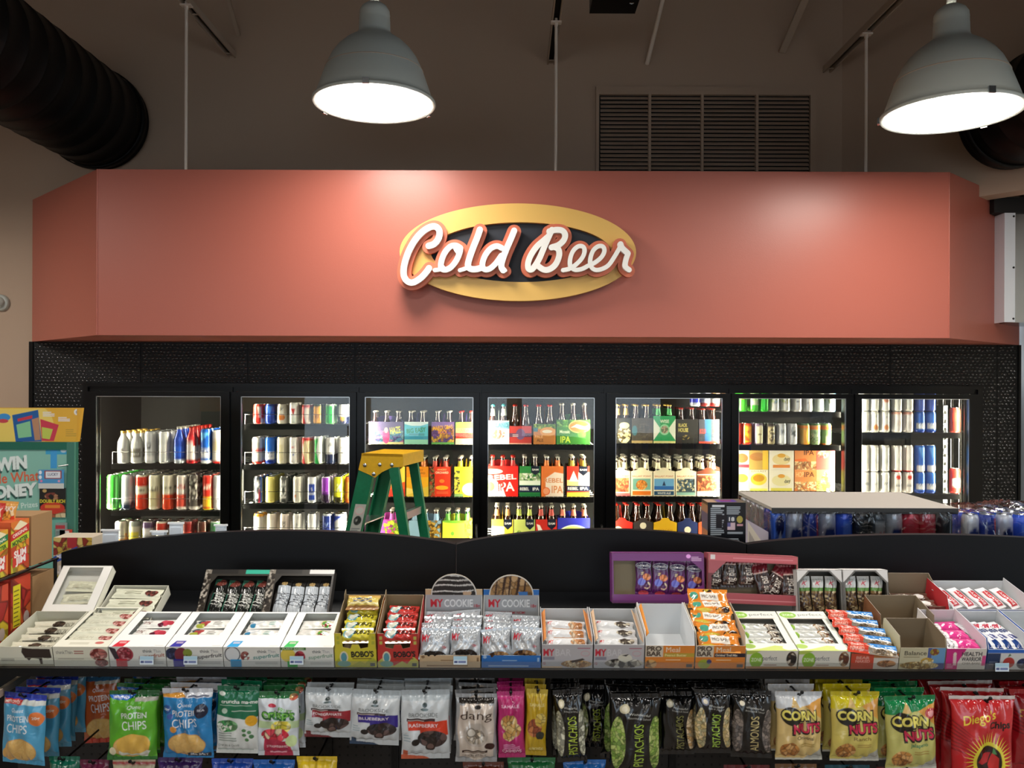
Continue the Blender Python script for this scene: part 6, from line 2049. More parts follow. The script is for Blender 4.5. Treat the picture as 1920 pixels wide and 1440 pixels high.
tag(b.build('rear_counter', loc=(0, YH + 0.04, 1.38)), 'black counter top behind the arched headers under the drink trays', 'counter')
ZR = 1.38

# ---- card clips on the left header
for k, (px, py, w_, h_) in enumerate(((207, 1018, 0.052, 0.045), (298, 1003, 0.05, 0.015), (330, 1003, 0.044, 0.042), (414, 1000, 0.036, 0.030))):
    p = W(px, py, YH + 0.045)
    b = MB()
    b.box(-w_ / 2, w_ / 2, 0, 0.003, 0, h_, M['card'], '#dde6ee')
    b.box(-w_ / 2 - .004, w_ / 2 + .004, -0.004, 0.004, h_ - 0.006, h_, M['card'], '#f0f4f8')
    b.box(-w_ / 2 + .006, w_ / 2 - .006, -0.006, 0.0, 0, h_ * .6, M['card'], '#d0dae4')
    o = b.build('card_clip', loc=p)
    tag(o, 'small white card clip behind the left header, %s from left' % ORD[k], 'clip', 'white card clips behind the left header')

# ---- trays of energy drinks
def ecan(x, y, h, base, ops, label, r=0.0285):
    o = can_obj('drink_can', r, h, base, ops)
    o.location = (x, y, ZR + 0.001)
    tag(o, label, 'can', 'energy drink cans in shrink-wrapped trays')


EC = {'blue': ('#3860d8', [mid(.2, .8, '#5c88ec', .08)]), 'silver': ('#d4d8dc', [('e', .5, .5, .12, .2, '#283c7c'), mid(.05, .2, '#e8e8e8')]), 'blue swirled': ('#4070d8', [('e', .5, .72, .1, .2, '#141c50'), ('p', [(.4, .1), (.6, .2), (.5, .6)], '#c8d0e0')]),
      'navy striped': ('#2c44a0', [('p', [(.36, 0), (.39, 0), (.45, .9), (.4, .9)], '#c84838'), ('p', [(.6, .1), (.64, .1), (.6, .9)], '#e0e0e8')]), 'dark grey': ('#5c6466', [mid(.5, .8, '#b0b4b4', .1), ('p', [(.42, .6), (.45, .6), (.45, .2), (.42, .2)], '#b83038'), ('p', [(.5, .6), (.53, .6), (.53, .2), (.5, .2)], '#b83038')]),
      'charcoal': ('#3a3f42', [mid(.2, .8, '#404648', .1)]), 'red': ('#e44858', [mid(.1, .9, '#d8505c', .1)])}
lx0, lx1 = 0.913, 1.566
ly0, ly1 = 2.90, 3.33
HT = 1.57 - 0.0115 - ZR
hc = HT - 0.004
seq = ['blue swirled', 'silver', 'navy striped', 'silver', 'blue', 'charcoal', 'dark grey', 'silver', 'red', 'red', 'charcoal']
step = (lx1 - lx0 - 0.005) / 11
for i, k in enumerate(seq):
    base, ops = EC[k]
    ecan(lx0 + step * (i + .5), ly0 + 0.032, hc, base, ops, '%s energy drink can, %s from left, front row under the grey lid' % (k, ORD[i]))
for j in range(1, 7):
    base, ops = EC['silver' if j > 1 else 'blue']
    ecan(lx0 + step * .5, ly0 + 0.032 + 0.061 * j, hc, base, ops, '%s energy drink can, %s back along the left side of the grey-lidded tray' % ('silver' if j > 1 else 'blue', ORD[j]))
b = MB()
b.box(0, lx1 - lx0, 0, ly1 - ly0, 0, 0.011, M['card'], '#a9a49c')
b.box(-0.001, lx1 - lx0 + 0.001, -0.001, 0.0, -0.010, 0.0095, M['card'], '#2e2f30')
tag(b.build('cardboard_lid', loc=(lx0, ly0, 1.559)), 'flat grey cardboard sheet lying on top of the drink tray', 'cardboard sheet')


def wrap_sheet(name, x0, x1, y0, y1, z0, z1, bulge=0.0, label='', cat='shrink wrap'):
    b = MB()
    nx, ny = 26, 12
    for (fn, na, nb) in ((lambda u, v: (x0 + (x1 - x0) * u, y0 - 0.004 + .003 * math.sin(17 * u + 5 * v), z0 + (z1 - z0) * v), nx, 8),
                         (lambda u, v: (x0 - 0.003 + .002 * math.sin(13 * u + 4 * v), y1 + (y0 - y1) * u, z0 + (z1 - z0) * v), ny, 8)):
        P = np.array([[fn(i / (na - 1), j / (nb - 1)) for i in range(na)] for j in range(nb)])
        b.grid(P, M['wrap'], lin('#ffffff'), True)
    if bulge:
        P = np.array([[(x0 + (x1 - x0) * i / 29, y0 + (y1 - y0) * j / 15, z1 + bulge * (math.sin(PI * i / 29) ** .6) * (math.sin(PI * (0.15 + .85 * j / 15)) ** .7) * (0.65 + .35 * math.sin(i * .9 + j * .4)) + 0.004 * math.sin(i * 2.1 + j * 1.7)) for i in range(30)] for j in range(16)])
        b.grid(P, M['wrap'], lin('#ffffff'), True)
    o = b.build(name)
    tag(o, label, cat)
    return o


wrap_sheet('shrink_wrap', lx0, lx1, ly0, ly1, ZR + 0.004, 1.556, 0, 'clear shrink wrap film round the grey-lidded drink tray')
b = MB()
cvb = Canvas(0.28, 0.10, '#b8b4c8', [('p', [(.1, .95), (.1, 0), (1, 0), (1, .35)], '#d8d4c8')] + [('r', .16 + .022 * k, .1, .16 + .022 * k + (.008 if k % 3 else .014), .62 - k * .02, '#6c6878') for k in range(18)], res=0.002)
b.print((lx0 - 0.006, ly0 + 0.30, ZR), -EY, EZ, cvb, M['card'])
b.slab((lx0 - 0.0055, ly0 + 0.30, ZR), -EY, EZ, -EX, [(0, 0), (.28, 0), (.28, .1), (0, .1)], 0.001, M['card'], lin('#b8b4c8'))
tag(b.build('tray_label'), 'lilac tray side label with barcode on the left end of the drink tray', 'label')
rx0 = lx1 + 0.03
seq = ['silver', 'navy striped', 'silver', 'blue', 'blue', 'blue swirled', 'silver', 'blue']
for j in range(3):
    for i in range(8):
        k = seq[(i + j * 3) % 8]
        base, ops = EC[k]
        ecan(rx0 + 0.06 * (i + .5), ly0 + 0.032 + 0.061 * j, 0.165, base, ops, '%s energy drink can, %s from left, %s row under the bulging wrap' % (k, ORD[i], ORD[j]))
wrap_sheet('shrink_wrap', rx0, rx0 + 0.48, ly0, ly0 + 0.24, ZR + 0.004, ZR + 0.169, 0.035, 'clear bulging shrink wrap over the drink cans at the right edge')

# ---- black carton on the rear counter
p0, p1 = W(1327, 1000, 2.80), W(1398, 1000, 2.80)
zt_ = W(1360, 943, 2.80).z
w, h, d = p1.x - p0.x, zt_ - ZR, 0.09
ts = lambda x0, y0, x1, y1, n, s_=1: ('l', x0, y0, x1, y1, n, '#9aa4ac', .55, s_)
b = MB()
b.box(0, w, 0.0006, d, 0, h, M['gcard'], '#0c0e14')
cv = Canvas(w, h, '#0b0d13', [ts(.08, .50, .45, .93, 14), ('r', .22, .6, .38, .82, '#0b0d13'), ('r', .12, .93, .44, .96, '#d8dce0'), ts(.5, .82, .9, .95, 5, 3), ('r', .52, .7, .74, .8, '#28303c'), ('t', '18', .63, .745, .06, '#e8e8e8', .14), ('r', .52, .58, .72, .69, '#c8b0b8'), ('r', .52, .63, .6, .69, '#5c5c90'),
                              ('e', .84, .74, .08, .055, '#a89c48'), ('r', .77, .64, .92, .67, '#c09098'), ('r', .52, .52, .92, .55, '#98a0a8'), ts(.08, .3, .45, .46, 6, 5), ts(.5, .3, .88, .46, 6, 7), ts(.5, .26, .88, .29, 1, 8)], res=0.0013)
b.print((0, 0, 0), EX, EZ, cv, M['gcard'])
b.print((0, d, 0.02), -EY, EZ, Canvas(d, h - .03, '#b05c48', [('r', 0, .55, 1, 1, '#48406c'), ('r', 0, .85, 1, 1, '#a87858'), ('r', 0, 0, 1, .2, '#d88848')], res=0.003), M['gcard'])
b.print((0, 0, h), EX, EY, Canvas(w, d, '#6c6458', [('r', .3, .2, .8, .7, '#5038a8'), ('r', .0, .1, .25, .8, '#b89c80'), ('r', .4, .4, .7, .6, '#a83048')], res=0.003), M['gcard'])
tag(b.build('black_carton', loc=(p0.x, 2.80, ZR + 0.001)), 'small black carton with grey print standing behind the middle header', 'carton')

# ================================================================== hanging bags under the shelf
YK = 2.60
b = MB()
b.box(-1.55, 1.75, 0, 0.012, -1.15, 0.02, M['pegboard'])
x = -1.5
while x < 1.74:
    for k in range(16):
        b.box(x - .003, x + .003, -0.0006, 0, -0.05 - k * .026, -0.044 - k * .026, M['hole'])
    x += 0.026
tag(b.build('peg_board', loc=(0, YK, 1.19)), 'dark perforated peg board behind the hanging snack bags', 'board')
for px in (618, 742, 905, 1100, 1260):
    p = W(px, 1300, YK)
    b = MB()
    b.box(-0.011, 0.011, -0.012, 0, -1.12, 0.0, M['blackp'])
    for k in range(14):
        b.box(-0.003, 0.003, -0.0126, -0.012, -0.03 - k * .035, -0.015 - k * .035, M['hole'])
    tag(b.build('upright_rail', loc=(p.x, YK, 1.185)), 'black slotted upright rail behind the bags, %s from left' % ORD[(618, 742, 905, 1100, 1260).index(px)], 'rail', 'uprights of the bag wall')


def hook(x, z, y0, label, hz=0.0):
    b = MB()
    b.tube([(0, YK - y0, 0.006), (0, 0.012, 0.0), (0, -0.004, 0.002), (0, -0.016, 0.012)], 0.0028, M['blackp'], seg=8)
    b.lathe([(0.001, 0.0), (0.0045, 0.001), (0.0045, 0.004), (0.001, 0.005)], M['blackp'], seg=10, T=Matrix.Translation((0, -0.018, 0.014)) @ Matrix.Rotation(PI / 2.6, 4, 'X'))
    b.box(-0.012, 0.012, YK - y0 - 0.003, YK - y0, -0.02, 0.02, M['blackp'])
    o = b.build('peg_hook', loc=(x, y0, z))
    tag(o, label, 'hook', 'peg hooks of the bag wall')


REAR = ['directly behind the front one', 'third in its row', 'fourth in its row', 'fifth in its row', 'sixth in its row']
hung = 0


def bag(px0, px1, yt, yb, desc, base, ops, n=3, Y=2.2, th=0.04, film='film', rz=0.0, roll=0.0, seed=0, seal=0.012, sp=0.04, hx=0.0, pinch=0.05, rearjit=1.0, nm='snack_bag', cat='snack bag', res=0.00135, lean=0.0):
    global hung
    hung += 1
    sp = max(sp, th + 0.005)
    a, c = W(px0, (yt + yb) / 2, Y), W(px1, (yt + yb) / 2, Y)
    top = W((px0 + px1) / 2, yt, Y)
    bot = W((px0 + px1) / 2, yb, Y)
    w, h = c.x - a.x, top.z - bot.z
    cx = (a.x + c.x) / 2
    cv = Canvas(w, h, base, ops + [('e', .5 + hx, .955, .035, .014, '#0a0a0a')], res=res)
    o = pouch(nm, w, h, th, cv, M[film], seal=seal, org='t', seed=seed, pinch=pinch)
    o.location = (cx, Y, top.z)
    o.rotation_euler = (math.radians(lean), math.radians(roll), math.radians(rz))
    tag(o, desc, cat)
    short = desc.split(' with ')[0].split(',')[0]
    for k in range(n):
        r = o.copy()
        COL.objects.link(r)
        r.location = (cx + RNG.uniform(-.006, .006) * rearjit, Y + sp * (k + 1), top.z + RNG.uniform(-.003, .003))
        r.rotation_euler = (0, math.radians(roll * .5 + RNG.uniform(-2, 2) * rearjit), math.radians(RNG.uniform(-2.5, 2.5) * rearjit))
        tag(r, '%s, %s from front' % (short, REAR[k].replace(' in its row', ' on its hook') if k else 'second on its hook'), cat, short + 's on one hook')
    hook(cx + hx * w, top.z - 0.045 * h, Y - 0.006, 'black peg hook carrying the %s' % short)
    return w, h


chip = ['#d8ac64', '#e0b870', '#cc9c54']


def chips(base, accents, txt='#e8ecee', cx=.5):
    return [('e', .5, .22, .38, .17, '#c8964e'), ('n', .5, .22, .365, .16, ['#ddb36a', '#e0b870', '#d9ad63'], .012, 3, False, .93), ('t', 'PROTEIN', cx, .67, .085, txt, .52, 2, .01), ('t', 'CHIPS', cx, .53, .125, txt, .5, 2, .0), ('t', 'Quest', cx, .78, .05, txt, .28, 0, .0, .2)] + accents


bag(5, 92, 1300, 1432, 'sky blue chips bag with blue top edge and orange disc, hanging leftmost', '#4c9cc4',
    chips('#4c9cc4', [('r', 0, .92, 1, 1, '#2c40a8'), ('r', .05, .86, .5, .92, '#c83c34'), ('t', 'IMPROVED', .27, .89, .035, '#f0e0d8', .38), ('r', .5, .86, 1, .92, '#c8ccc8'), ('e', .84, .68, .15, .1, '#e07838'), ('t', '20g', .84, .69, .04, '#f0e8e0', .16), ('e', .2, .14, .16, .1, '#d8a860')], cx=.42), n=5, seed=1, roll=2, rz=-8, sp=0.05, pinch=.03)
bag(152, 226, 1262, 1392, 'orange red chips bag hanging deep between blue and green ones', '#b85828', chips('#b85828', [('r', 0, .9, 1, 1, '#3c6c90'), ('r', .4, .86, 1, .9, '#c0b8a8'), ('r', 0, 0, 1, .08, '#c84838')]), n=0, Y=2.42, seed=2, roll=-3)
bag(206, 297, 1294, 1424, 'bright green chips bag with blue corner and round chip', '#58a828',
    chips('#58a828', [('r', 0, .9, 1, 1, '#1f5c2c'), ('p', [(0, .94), (.55, .94), (.4, .88), (.1, .88)], '#2060c0'), ('t', 'IMPROVED', .26, .91, .03, '#e8ecf0', .32), ('r', .55, .86, 1, .91, '#a8a8a0'), ('p', [(.25, .1), (.8, .05), (.9, .16), (.3, .26)], '#d8d8cc'), ('e', .55, .26, .34, .15, '#dcb050'), ('p', [(0, 0), (0, .3), (.14, .1), (.3, 0)], '#2c7030'), ('e', .12, .15, .08, .06, '#e8e0c0'), ('r', 0, 0, 1, .05, '#2c7030')], cx=.56), n=3, seed=3, roll=1, rz=5)
bag(302, 400, 1290, 1420, 'deep blue chips bag with white and gold top and dark badge', '#1f78b4',
    chips('#1f78b4', [('r', 0, .88, 1, 1, '#d0d4dc'), ('p', [(0, .88), (.5, .88), (.4, .94), (0, .92)], '#d8983c'), ('l', .55, .89, .95, .93, 1, '#485068'), ('e', .82, .7, .13, .1, '#182038'), ('t', 'SEA', .82, .71, .03, '#c8ccd8', .14), ('e', .12, .72, .1, .06, '#1c4888'), ('t', '20g', .12, .72, .03, '#d8e0e8', .12), ('e', .2, .62, .06, .04, '#3c58a8'), ('r', .5, .03, .95, .09, '#141828'), ('t', 'SEA SALT', .72, .06, .035, '#d8dce0', .36), ('e', .26, .44, .07, .045, '#d89440')]),
    n=4, seed=4, roll=-1.5, rz=-4)
bag(408, 486, 1286, 1412, 'green and white soybean snack pouch with small bean picture', '#d0d4d2',
    [('p', [(0, .58), (.3, .55), (.7, .52), (1, .56), (1, 1), (0, 1)], '#0f6a48'), ('t', 'cruncha ma-me', .54, .78, .055, '#e8ece8', .86, 0, .02), ('l', .08, .72, .85, .74, 1, '#a0c0b0'), ('e', .13, .89, .08, .03, '#d8e0d8'), ('e', .2, .64, .07, .04, '#b8d0c0'), ('l', .38, .64, .95, .66, 1, '#c8dcd0'), ('n', .28, .42, .26, .09, ['#3c8c4c', '#78b078', '#e0e8d8'], .008, 2),
     ('e', .68, .36, .05, .025, '#4c7c4c'), ('e', .8, .33, .05, .025, '#4c7c4c'), ('e', .68, .29, .05, .025, '#4c7c4c'), ('e', .85, .27, .06, .03, '#3c6c40'), ('e', .74, .22, .05, .025, '#4c7c4c'), ('e', .85, .5, .14, .08, '#e0a820'), ('l', .06, .2, .5, .34, 4, '#8c9890'), ('t', 'ONION & CHIVE', .3, .13, .035, '#48584c', .5, 0, .0), ('l', .04, .06, .9, .09, 1, '#98a8a0')],
    n=2, th=0.02, seed=5, roll=1, pinch=.01)
bag(428, 500, 1272, 1380, 'brown pouch almost hidden behind the green soybean pouch', '#7c4824', [('r', 0, .9, 1, 1, '#a06838')], n=1, Y=2.32, th=.02, seed=6, pinch=.01)
bag(484, 561, 1296, 1416, 'white fruit crisps pouch with green top and red berries', '#ccd4dc',
    [('r', 0, .9, 1, 1, '#2c7040'), ('r', 0, .45, 1, .56, '#b8d0a0'), ('t', 'FRUIT', .68, .72, .06, '#6cb048', .34, -14, .03), ('t', 'CRISPS', .5, .64, .12, '#2c6c30', .82, -3, .06), ('t', 'crisps', .5, .65, .11, '#78c050', .76, -3, .02), ('n', .58, .47, .24, .1, ['#d8c840', '#a8b030', '#e8d870'], .014, 2), ('n', .45, .35, .34, .1, ['#c82c40', '#e0c8a8', '#b82038', '#d84858'], .016, 3),
     ('p', [(.15, 0), (.85, 0), (.8, .25), (.2, .3)], '#b02848'), ('t', 'STRAWBERRIES', .5, .17, .04, '#f0c8d0', .5), ('l', .3, .05, .7, .1, 1, '#e0a0b0'), ('e', .84, .25, .13, .09, '#c8dca0'), ('p', [(.25, .85), (.45, .9), (.5, .8), (.3, .76)], '#d8dce4'), ('e', .38, .8, .1, .03, '#c03850'), ('n', .88, .92, .1, .05, ['#d8b070', '#c85838'], .008, 2)],
    n=3, th=0.03, seed=7, roll=0, pinch=.01)


def brook(px0, px1, yt, yb, lab, c1, c2, word2, n, seed, roll):
    bag(px0, px1, yt, yb, lab, '#c3c9cd',
        [('r', 0, .86, 1, 1, '#aeb8be'), ('e', .5, .8, .05, .035, '#2c3c3c'), ('e', .5, .74, .08, .02, '#4c5c5c'), ('t', 'BROOKSIDE', .48, .66, .06, '#4c5456', .6, 0, .0), ('r', .14, .57, .72, .61, '#38282c'), ('l', .16, .58, .5, .6, 1, '#c8b8b4'), ('r', .16, .44, .96, .57, c1), ('r', .4, .36, .96, .44, c1), ('t', word2, .48, .51, .05, '#e8dce0', .6, 0, .01),
         ('n', .64, .32, .3, .12, ['#241a1c', '#3c2c2c', '#1a1416', '#5c4846'], .015, 3), ('e', .3, .27, .08, .05, '#1a1618'), ('e', .6, .2, .1, .06, '#2c2020'), ('e', .6, .205, .07, .04, '#6c5450'), ('p', [(0, 0), (.6, 0), (.5, .04), (0, .07)], c2), ('r', .04, .06, .14, .14, c2), ('l', .2, .1, .45, .16, 2, '#98a0a4'), ('l', .05, .28, .2, .4, 3, '#98a8b0')],
        n=n, th=0.034, seed=seed, roll=roll, film='film', pinch=.01, seal=.014)


brook(573, 662, 1289, 1382, 'silver white chocolate berry pouch with dark red band', '#90202c', '#6c1c24', 'POMEGRANATE', 1, 8, 1)
brook(660, 752, 1293, 1396, 'silver white chocolate berry pouch with violet band', '#2c1c7c', '#28405c', 'BLUEBERRY', 4, 9, 2)
brook(751, 842, 1293, 1422, 'silver white chocolate berry pouch with orange band', '#c8381c', '#c05838', 'RASPBERRY', 4, 10, -1)
bag(854, 932, 1300, 1428, 'silver edged cream coconut chips pouch with large lowercase lettering', '#a8acb0',
    [('e', .5, .5, .44, .47, '#d8ccc0'), ('r', .1, .1, .9, .84, '#d9cdc2'), ('r', .08, .87, .92, .94, '#2a2622'), ('e', .5, .8, .12, .07, '#d9cdc2'), ('t', 'dang', .5, .69, .125, '#453630', .76, 0, .0), ('e', .53, .82, .08, .03, '#2c2622'), ('e', .5, .43, .3, .17, '#c4bcb4'), ('n', .5, .4, .22, .11, ['#e8e0d4', '#b8ac9c', '#d8c8b0', '#8c8074'], .012, 3), ('e', .4, .46, .12, .07, '#8c857c'), ('e', .4, .46, .09, .05, '#e4ded4'), ('e', .82, .26, .12, .05, '#402420'),
     ('r', .16, .165, .76, .20, '#3a2420'), ('l', .2, .175, .72, .19, 1, '#c8b8a8'), ('t', 'CARAMEL SEA SALT', .45, .12, .03, '#504440', .56, 0, .0)], n=4, th=0.036, film='foil', seed=11, roll=0, pinch=.02, rearjit=1.6)
nut = ['#d8b878', '#c89c58', '#e0c890', '#b88448']
bag(932, 983, 1296, 1420, 'slim magenta nut pouch with cashews', '#b02468',
    [('t', 'SAHALE', .46, .79, .045, '#e8b8d0', .66), ('n', .42, .55, .3, .12, nut, .014, 3), ('n', .62, .44, .26, .1, nut, .013, 4), ('n', .42, .36, .22, .08, nut, .012, 5), ('t', 'CASHEWS', .5, .12, .05, '#e8c0d4', .7), ('l', .2, .16, .8, .24, 3, '#d890b8'), ('r', 0, .9, 1, 1, '#c0307c')], n=4, th=0.03, seed=12, roll=-1, pinch=.04)
bag(988, 1028, 1292, 1416, 'slim mustard yellow nut pouch with almonds', '#b8981c',
    [('t', 'SAHALE', .5, .78, .045, '#e0d088', .7), ('n', .42, .44, .34, .14, ['#a85c38', '#8c4428', '#c07848'], .016, 3), ('n', .66, .56, .26, .1, ['#d8c068', '#c8a848'], .012, 4), ('e', .7, .33, .2, .06, '#28281c'), ('t', 'ALMONDS', .5, .12, .045, '#e0d088', .66), ('r', 0, .9, 1, 1, '#c8ac38')], n=2, th=0.026, seed=13, roll=2, pinch=.04)

pg = ['#98a868', '#b8c088', '#7c8c50', '#c8c898']
pt = ['#d8b888', '#c8a068', '#e8d0a8']
pgr = ['#a8a890', '#c8c8b0', '#888878', '#d8d8c4']


def nuts(px0, px1, yt, yb, lab, word, tc, cols, n, seed, roll=0, Y=2.2, left=True, right=True, rz=0.0, disc='#c8c0a0', w2='Roasted & Salted', th=.04):
    ops = [('r', 0, 0, 1, 1, '#0a0a0b')]
    if left:
        ops.append(('n', .14, .42, .14, .32, cols, .009, 3 + seed))
    if right:
        ops.append(('n', .90, .42, .14, .32, cols, .009, 4 + seed))
    ops += [('e', .26, .83, .1, .055, disc), ('e', .26, .83, .06, .033, '#e8e0c8'), ('t', 'Wonderful', .56, .765, .03, '#c8c8c0', .44, -5, .0), ('t', w2, .56, .72, .026, '#b0b0a8', .46, -5, .0), ('t', word, .56, .39, .13, tc, .52, 90, .0)]
    bag(px0, px1, yt, yb, lab, '#0a0a0b', ops, n=n, th=th, seed=seed, roll=roll, Y=Y, rz=rz, pinch=.05)


nuts(1036, 1092, 1292, 1428, 'narrow black pistachio bag with grey nuts, tilted, leftmost black bag', 'PISTACHIOS', '#b8d048', pgr, 2, 14, roll=-4)
nuts(1084, 1144, 1284, 1400, 'black pistachio bag hanging farther back with green nuts at its left', 'PISTACHIOS', '#98a838', pg, 1, 15, Y=2.30, right=False)
nuts(1143, 1240, 1300, 1452, 'large black pistachio bag with bright green nuts at both sides', 'PISTACHIOS', '#a8c848', ['#90b050', '#b8c878', '#6c8c3c', '#a8b868'], 3, 16, roll=1, rz=4)
nuts(1236, 1302, 1296, 1414, 'black pistachio bag with tan nuts on its right side', 'PISTACHIOS', '#8c8c50', pt, 3, 17, left=False, Y=2.23)
nuts(1302, 1370, 1292, 1412, 'black pistachio bag with grey blue disc and light nuts', 'PISTACHIOS', '#b0d850', ['#e0c898', '#c8b078', '#b0a880'], 3, 18, disc='#8c94a8', w2='Salt & Pepper')
nuts(1370, 1446, 1294, 1420, 'black almond bag with cream lettering and smoky nuts', 'ALMONDS', '#c8b880', ['#6c6460', '#8c8078', '#585250'], 3, 19, w2='Roasted & Salted', disc='#1a1a1a', rz=-5)


def corn(px0, px1, yt, yb, lab, top, mid_, txt, tcol, n, seed, roll=0, extra=()):
    bag(px0, px1, yt, yb, lab, mid_,
        [('p', [(0, .76), (0, 1), (1, 1), (1, .9), (.5, .8)], top), ('p', [(.3, .8), (.38, .93), (.48, .8)], '#d8b878'), ('p', [(1, .92), (.6, .82), (1, .6)], '#d89c48'),
         ('e', .3, .67, .22, .13, '#1c1a14'), ('t', 'CORN', .46, .68, .15, '#1c1a14', .78, 0, .09), ('t', 'CORN', .46, .685, .13, '#e8dc6c', .72, 0, .04), ('t', 'NUTS', .62, .50, .15, '#1c1214', .66, 3, .09), ('t', 'NUTS', .62, .505, .13, '#c8284c', .60, 3, .04),
         ('t', txt, .6, .36, .05, tcol, .36), ('l', .5, .24, .8, .3, 2, '#a88c48'), ('n', .28, .17, .2, .12, ['#c88c48', '#a86c30', '#dca868'], .013, 3), ('p', [(.55, 0), (1, 0), (1, .2), (.8, .12)], '#a8a8a0'), ('r', 0, 0, 1, .03, '#c8c8c0')] + list(extra),
        n=n, th=0.045, seed=seed, roll=roll, sp=.034, rearjit=.6)


corn(1453, 1541, 1296, 1424, 'white topped corn snack bag with cream and tan front', '#c8ccd0', '#d4b878', 'Original', '#403424', 5, 20)
corn(1556, 1648, 1296, 1426, 'yellow topped corn snack bag with olive front', '#c8b81c', '#c8b860', 'Ranch', '#78602c', 5, 21)
corn(1656, 1752, 1304, 1442, 'green topped corn snack bag with red starburst', '#148048', '#c0bc6c', 'Jalapeno', '#207858', 4, 22, roll=-2, extra=[('e', .88, .78, .12, .07, '#b83838'), ('e', .88, .78, .07, .04, '#e8a0a0')])
rays = []
for k in range(40):
    a = 2 * PI * k / 40
    rays.append(('p', [(.55 + .24 * math.cos(a - .045), .40 + .17 * math.sin(a - .045)), (.55 + .41 * math.cos(a), .40 + .29 * math.sin(a)), (.55 + .24 * math.cos(a + .045), .40 + .17 * math.sin(a + .045))], '#e8d840'))
bag(1778, 1902, 1304, 1500, 'large red chile chips bag with yellow sunburst and peppers', '#b81c24',
    [('r', 0, .965, 1, 1, '#d8d0cc'), ('p', [(0, .8), (.5, .5), (1, .85), (1, .95), (0, .95)], '#c0282c')] + [('p', [(-.05, .5 + .04 * k), (.4, .45 + .02 * k), (-.05, .52 + .04 * k)], '#8c141c') for k in range(8)] + rays +
    [('e', .55, .40, .26, .185, '#e8d840'), ('e', .55, .40, .21, .15, '#2c1410'), ('p', [(.36, .40), (.46, .48), (.58, .49), (.52, .40), (.42, .38)], '#b82028'), ('p', [(.56, .26), (.52, .38), (.6, .49), (.7, .44), (.7, .34)], '#cc2c2c'), ('p', [(.6, .48), (.66, .48), (.62, .54)], '#4c8c50'),
     ('t', "Diego's", .4, .80, .085, '#e8d040', .52, 12, .01, .2), ('t', 'Chips', .72, .735, .065, '#1c1210', .36, 2, .04), ('t', 'RED CHILE', .55, .13, .06, '#d8b0a0', .7, 3, .02)], n=4, th=0.05, seed=23, sp=.045, hx=.05, pinch=.09)
bag(1892, 1990, 1292, 1440, 'dark red chips bag cut off by the right edge', '#a01820', [('t', "Diego's", .35, .74, .09, '#d8a838', .5, 10, .01, .2)] + [('p', [(0, .5 + .05 * k), (.5, .4 + .03 * k), (0, .53 + .05 * k)], '#7c1018') for k in range(6)], n=2, th=0.05, seed=24, Y=2.25, pinch=.08)

# ---- tops of the next row of bags down
LOW = [(92, 150, 1418, 'teal green'), (150, 205, 1424, 'dark magenta'), (212, 292, 1424, 'red edged cream'), (296, 380, 1420, 'purple'), (396, 474, 1422, 'royal blue'), (474, 552, 1424, 'bright blue'), (556, 632, 1418, 'yellow'), (868, 945, 1428, 'brown'), (952, 1042, 1420, 'dark green'), (1056, 1136, 1424, 'azure'),
       (1356, 1442, 1434, 'maroon'), (1452, 1530, 1432, 'striped brown'), (1546, 1630, 1434, 'deep teal'), (1644, 1740, 1438, 'wine red')]
LC = {'teal green': '#0c5c48', 'dark magenta': '#5c1838', 'red edged cream': '#c8c0a0', 'purple': '#38205c', 'royal blue': '#1c48a8', 'bright blue': '#2068c0', 'yellow': '#d8b820', 'brown': '#5c2818', 'dark green': '#1c6838', 'azure': '#1c64b0', 'maroon': '#58141c', 'striped brown': '#6c4c30', 'deep teal': '#0c4858', 'wine red': '#5c1420'}
for i, (a, c_, yt, nm) in enumerate(LOW):
    bag(a, c_, yt, yt + 130, '%s snack bag in the row below, only its top edge in view' % nm, LC[nm], [('r', 0, .93, 1, .96, '#a82838' if 'red edged' in nm else LC[nm])], n=0, Y=2.215, th=0.035, seed=30 + i, res=0.003)

# side bracket of the bag wall, left
b = MB()
b.bar(W(-20, 1312, 2.1), W(64, 1256, 2.55), 0.012, 0.02, M['channel'])
tag(b.build('shelf_bracket'), 'grey slanting shelf bracket above the leftmost blue bags', 'bracket')

# ================================================================== wire rack with meat stick boxes, left edge
XR = -1.42
t = thing('snack_rack', 'black wire rack at the left edge holding meat stick boxes', 'rack', (XR, 2.15, 0))
zr = [W(20, 1083, -XR * F / 940).z, 0, 0]
yA = 2.10
z_1 = CAMZ - 0.549
z_2 = CAMZ - 0.742
for z in (z_1, z_2):
    b = MB()
    b.tube([(0.004, -0.1, z), (0.004, 0.43, z)], 0.004, M['wire'], seg=8)
    for k in range(9):
        y = -0.1 + k * 0.0662
        b.tube([(0.0, y, z - .001), (-0.30, y, z - .001)], 0.0022, M['wire'], seg=6)
    b.tube([(-0.30, -0.1, z), (-0.30, 0.43, z)], 0.004, M['wire'], seg=8)
    b.build('wire_shelf', t)
for y in (-0.1, 0.43):
    for x in (-0.004, -0.30):
        b = MB()
        b.tube([(x, y, 0), (x, y, z_1 + (0.0 if y > 0 else .0))], 0.006, M['wire'], seg=8)
        b.build('post', t)


def meat_box(y0, y1, z, h, label, c, ops, brown=False, name='meat_stick_box'):
    w = y1 - y0 - 0.004
    b = MB()
    b.box(-0.11, -0.0006, 0, w, 0, h, M['cardboard'] if brown else M['card'], c)
    if ops:
        b.print((0, 0, 0), EY, EZ, Canvas(w, h, c, ops, res=0.0012), M['card'])
    o = b.build(name, loc=(XR, y0, z + 0.005))
    tag(o, label, 'box')


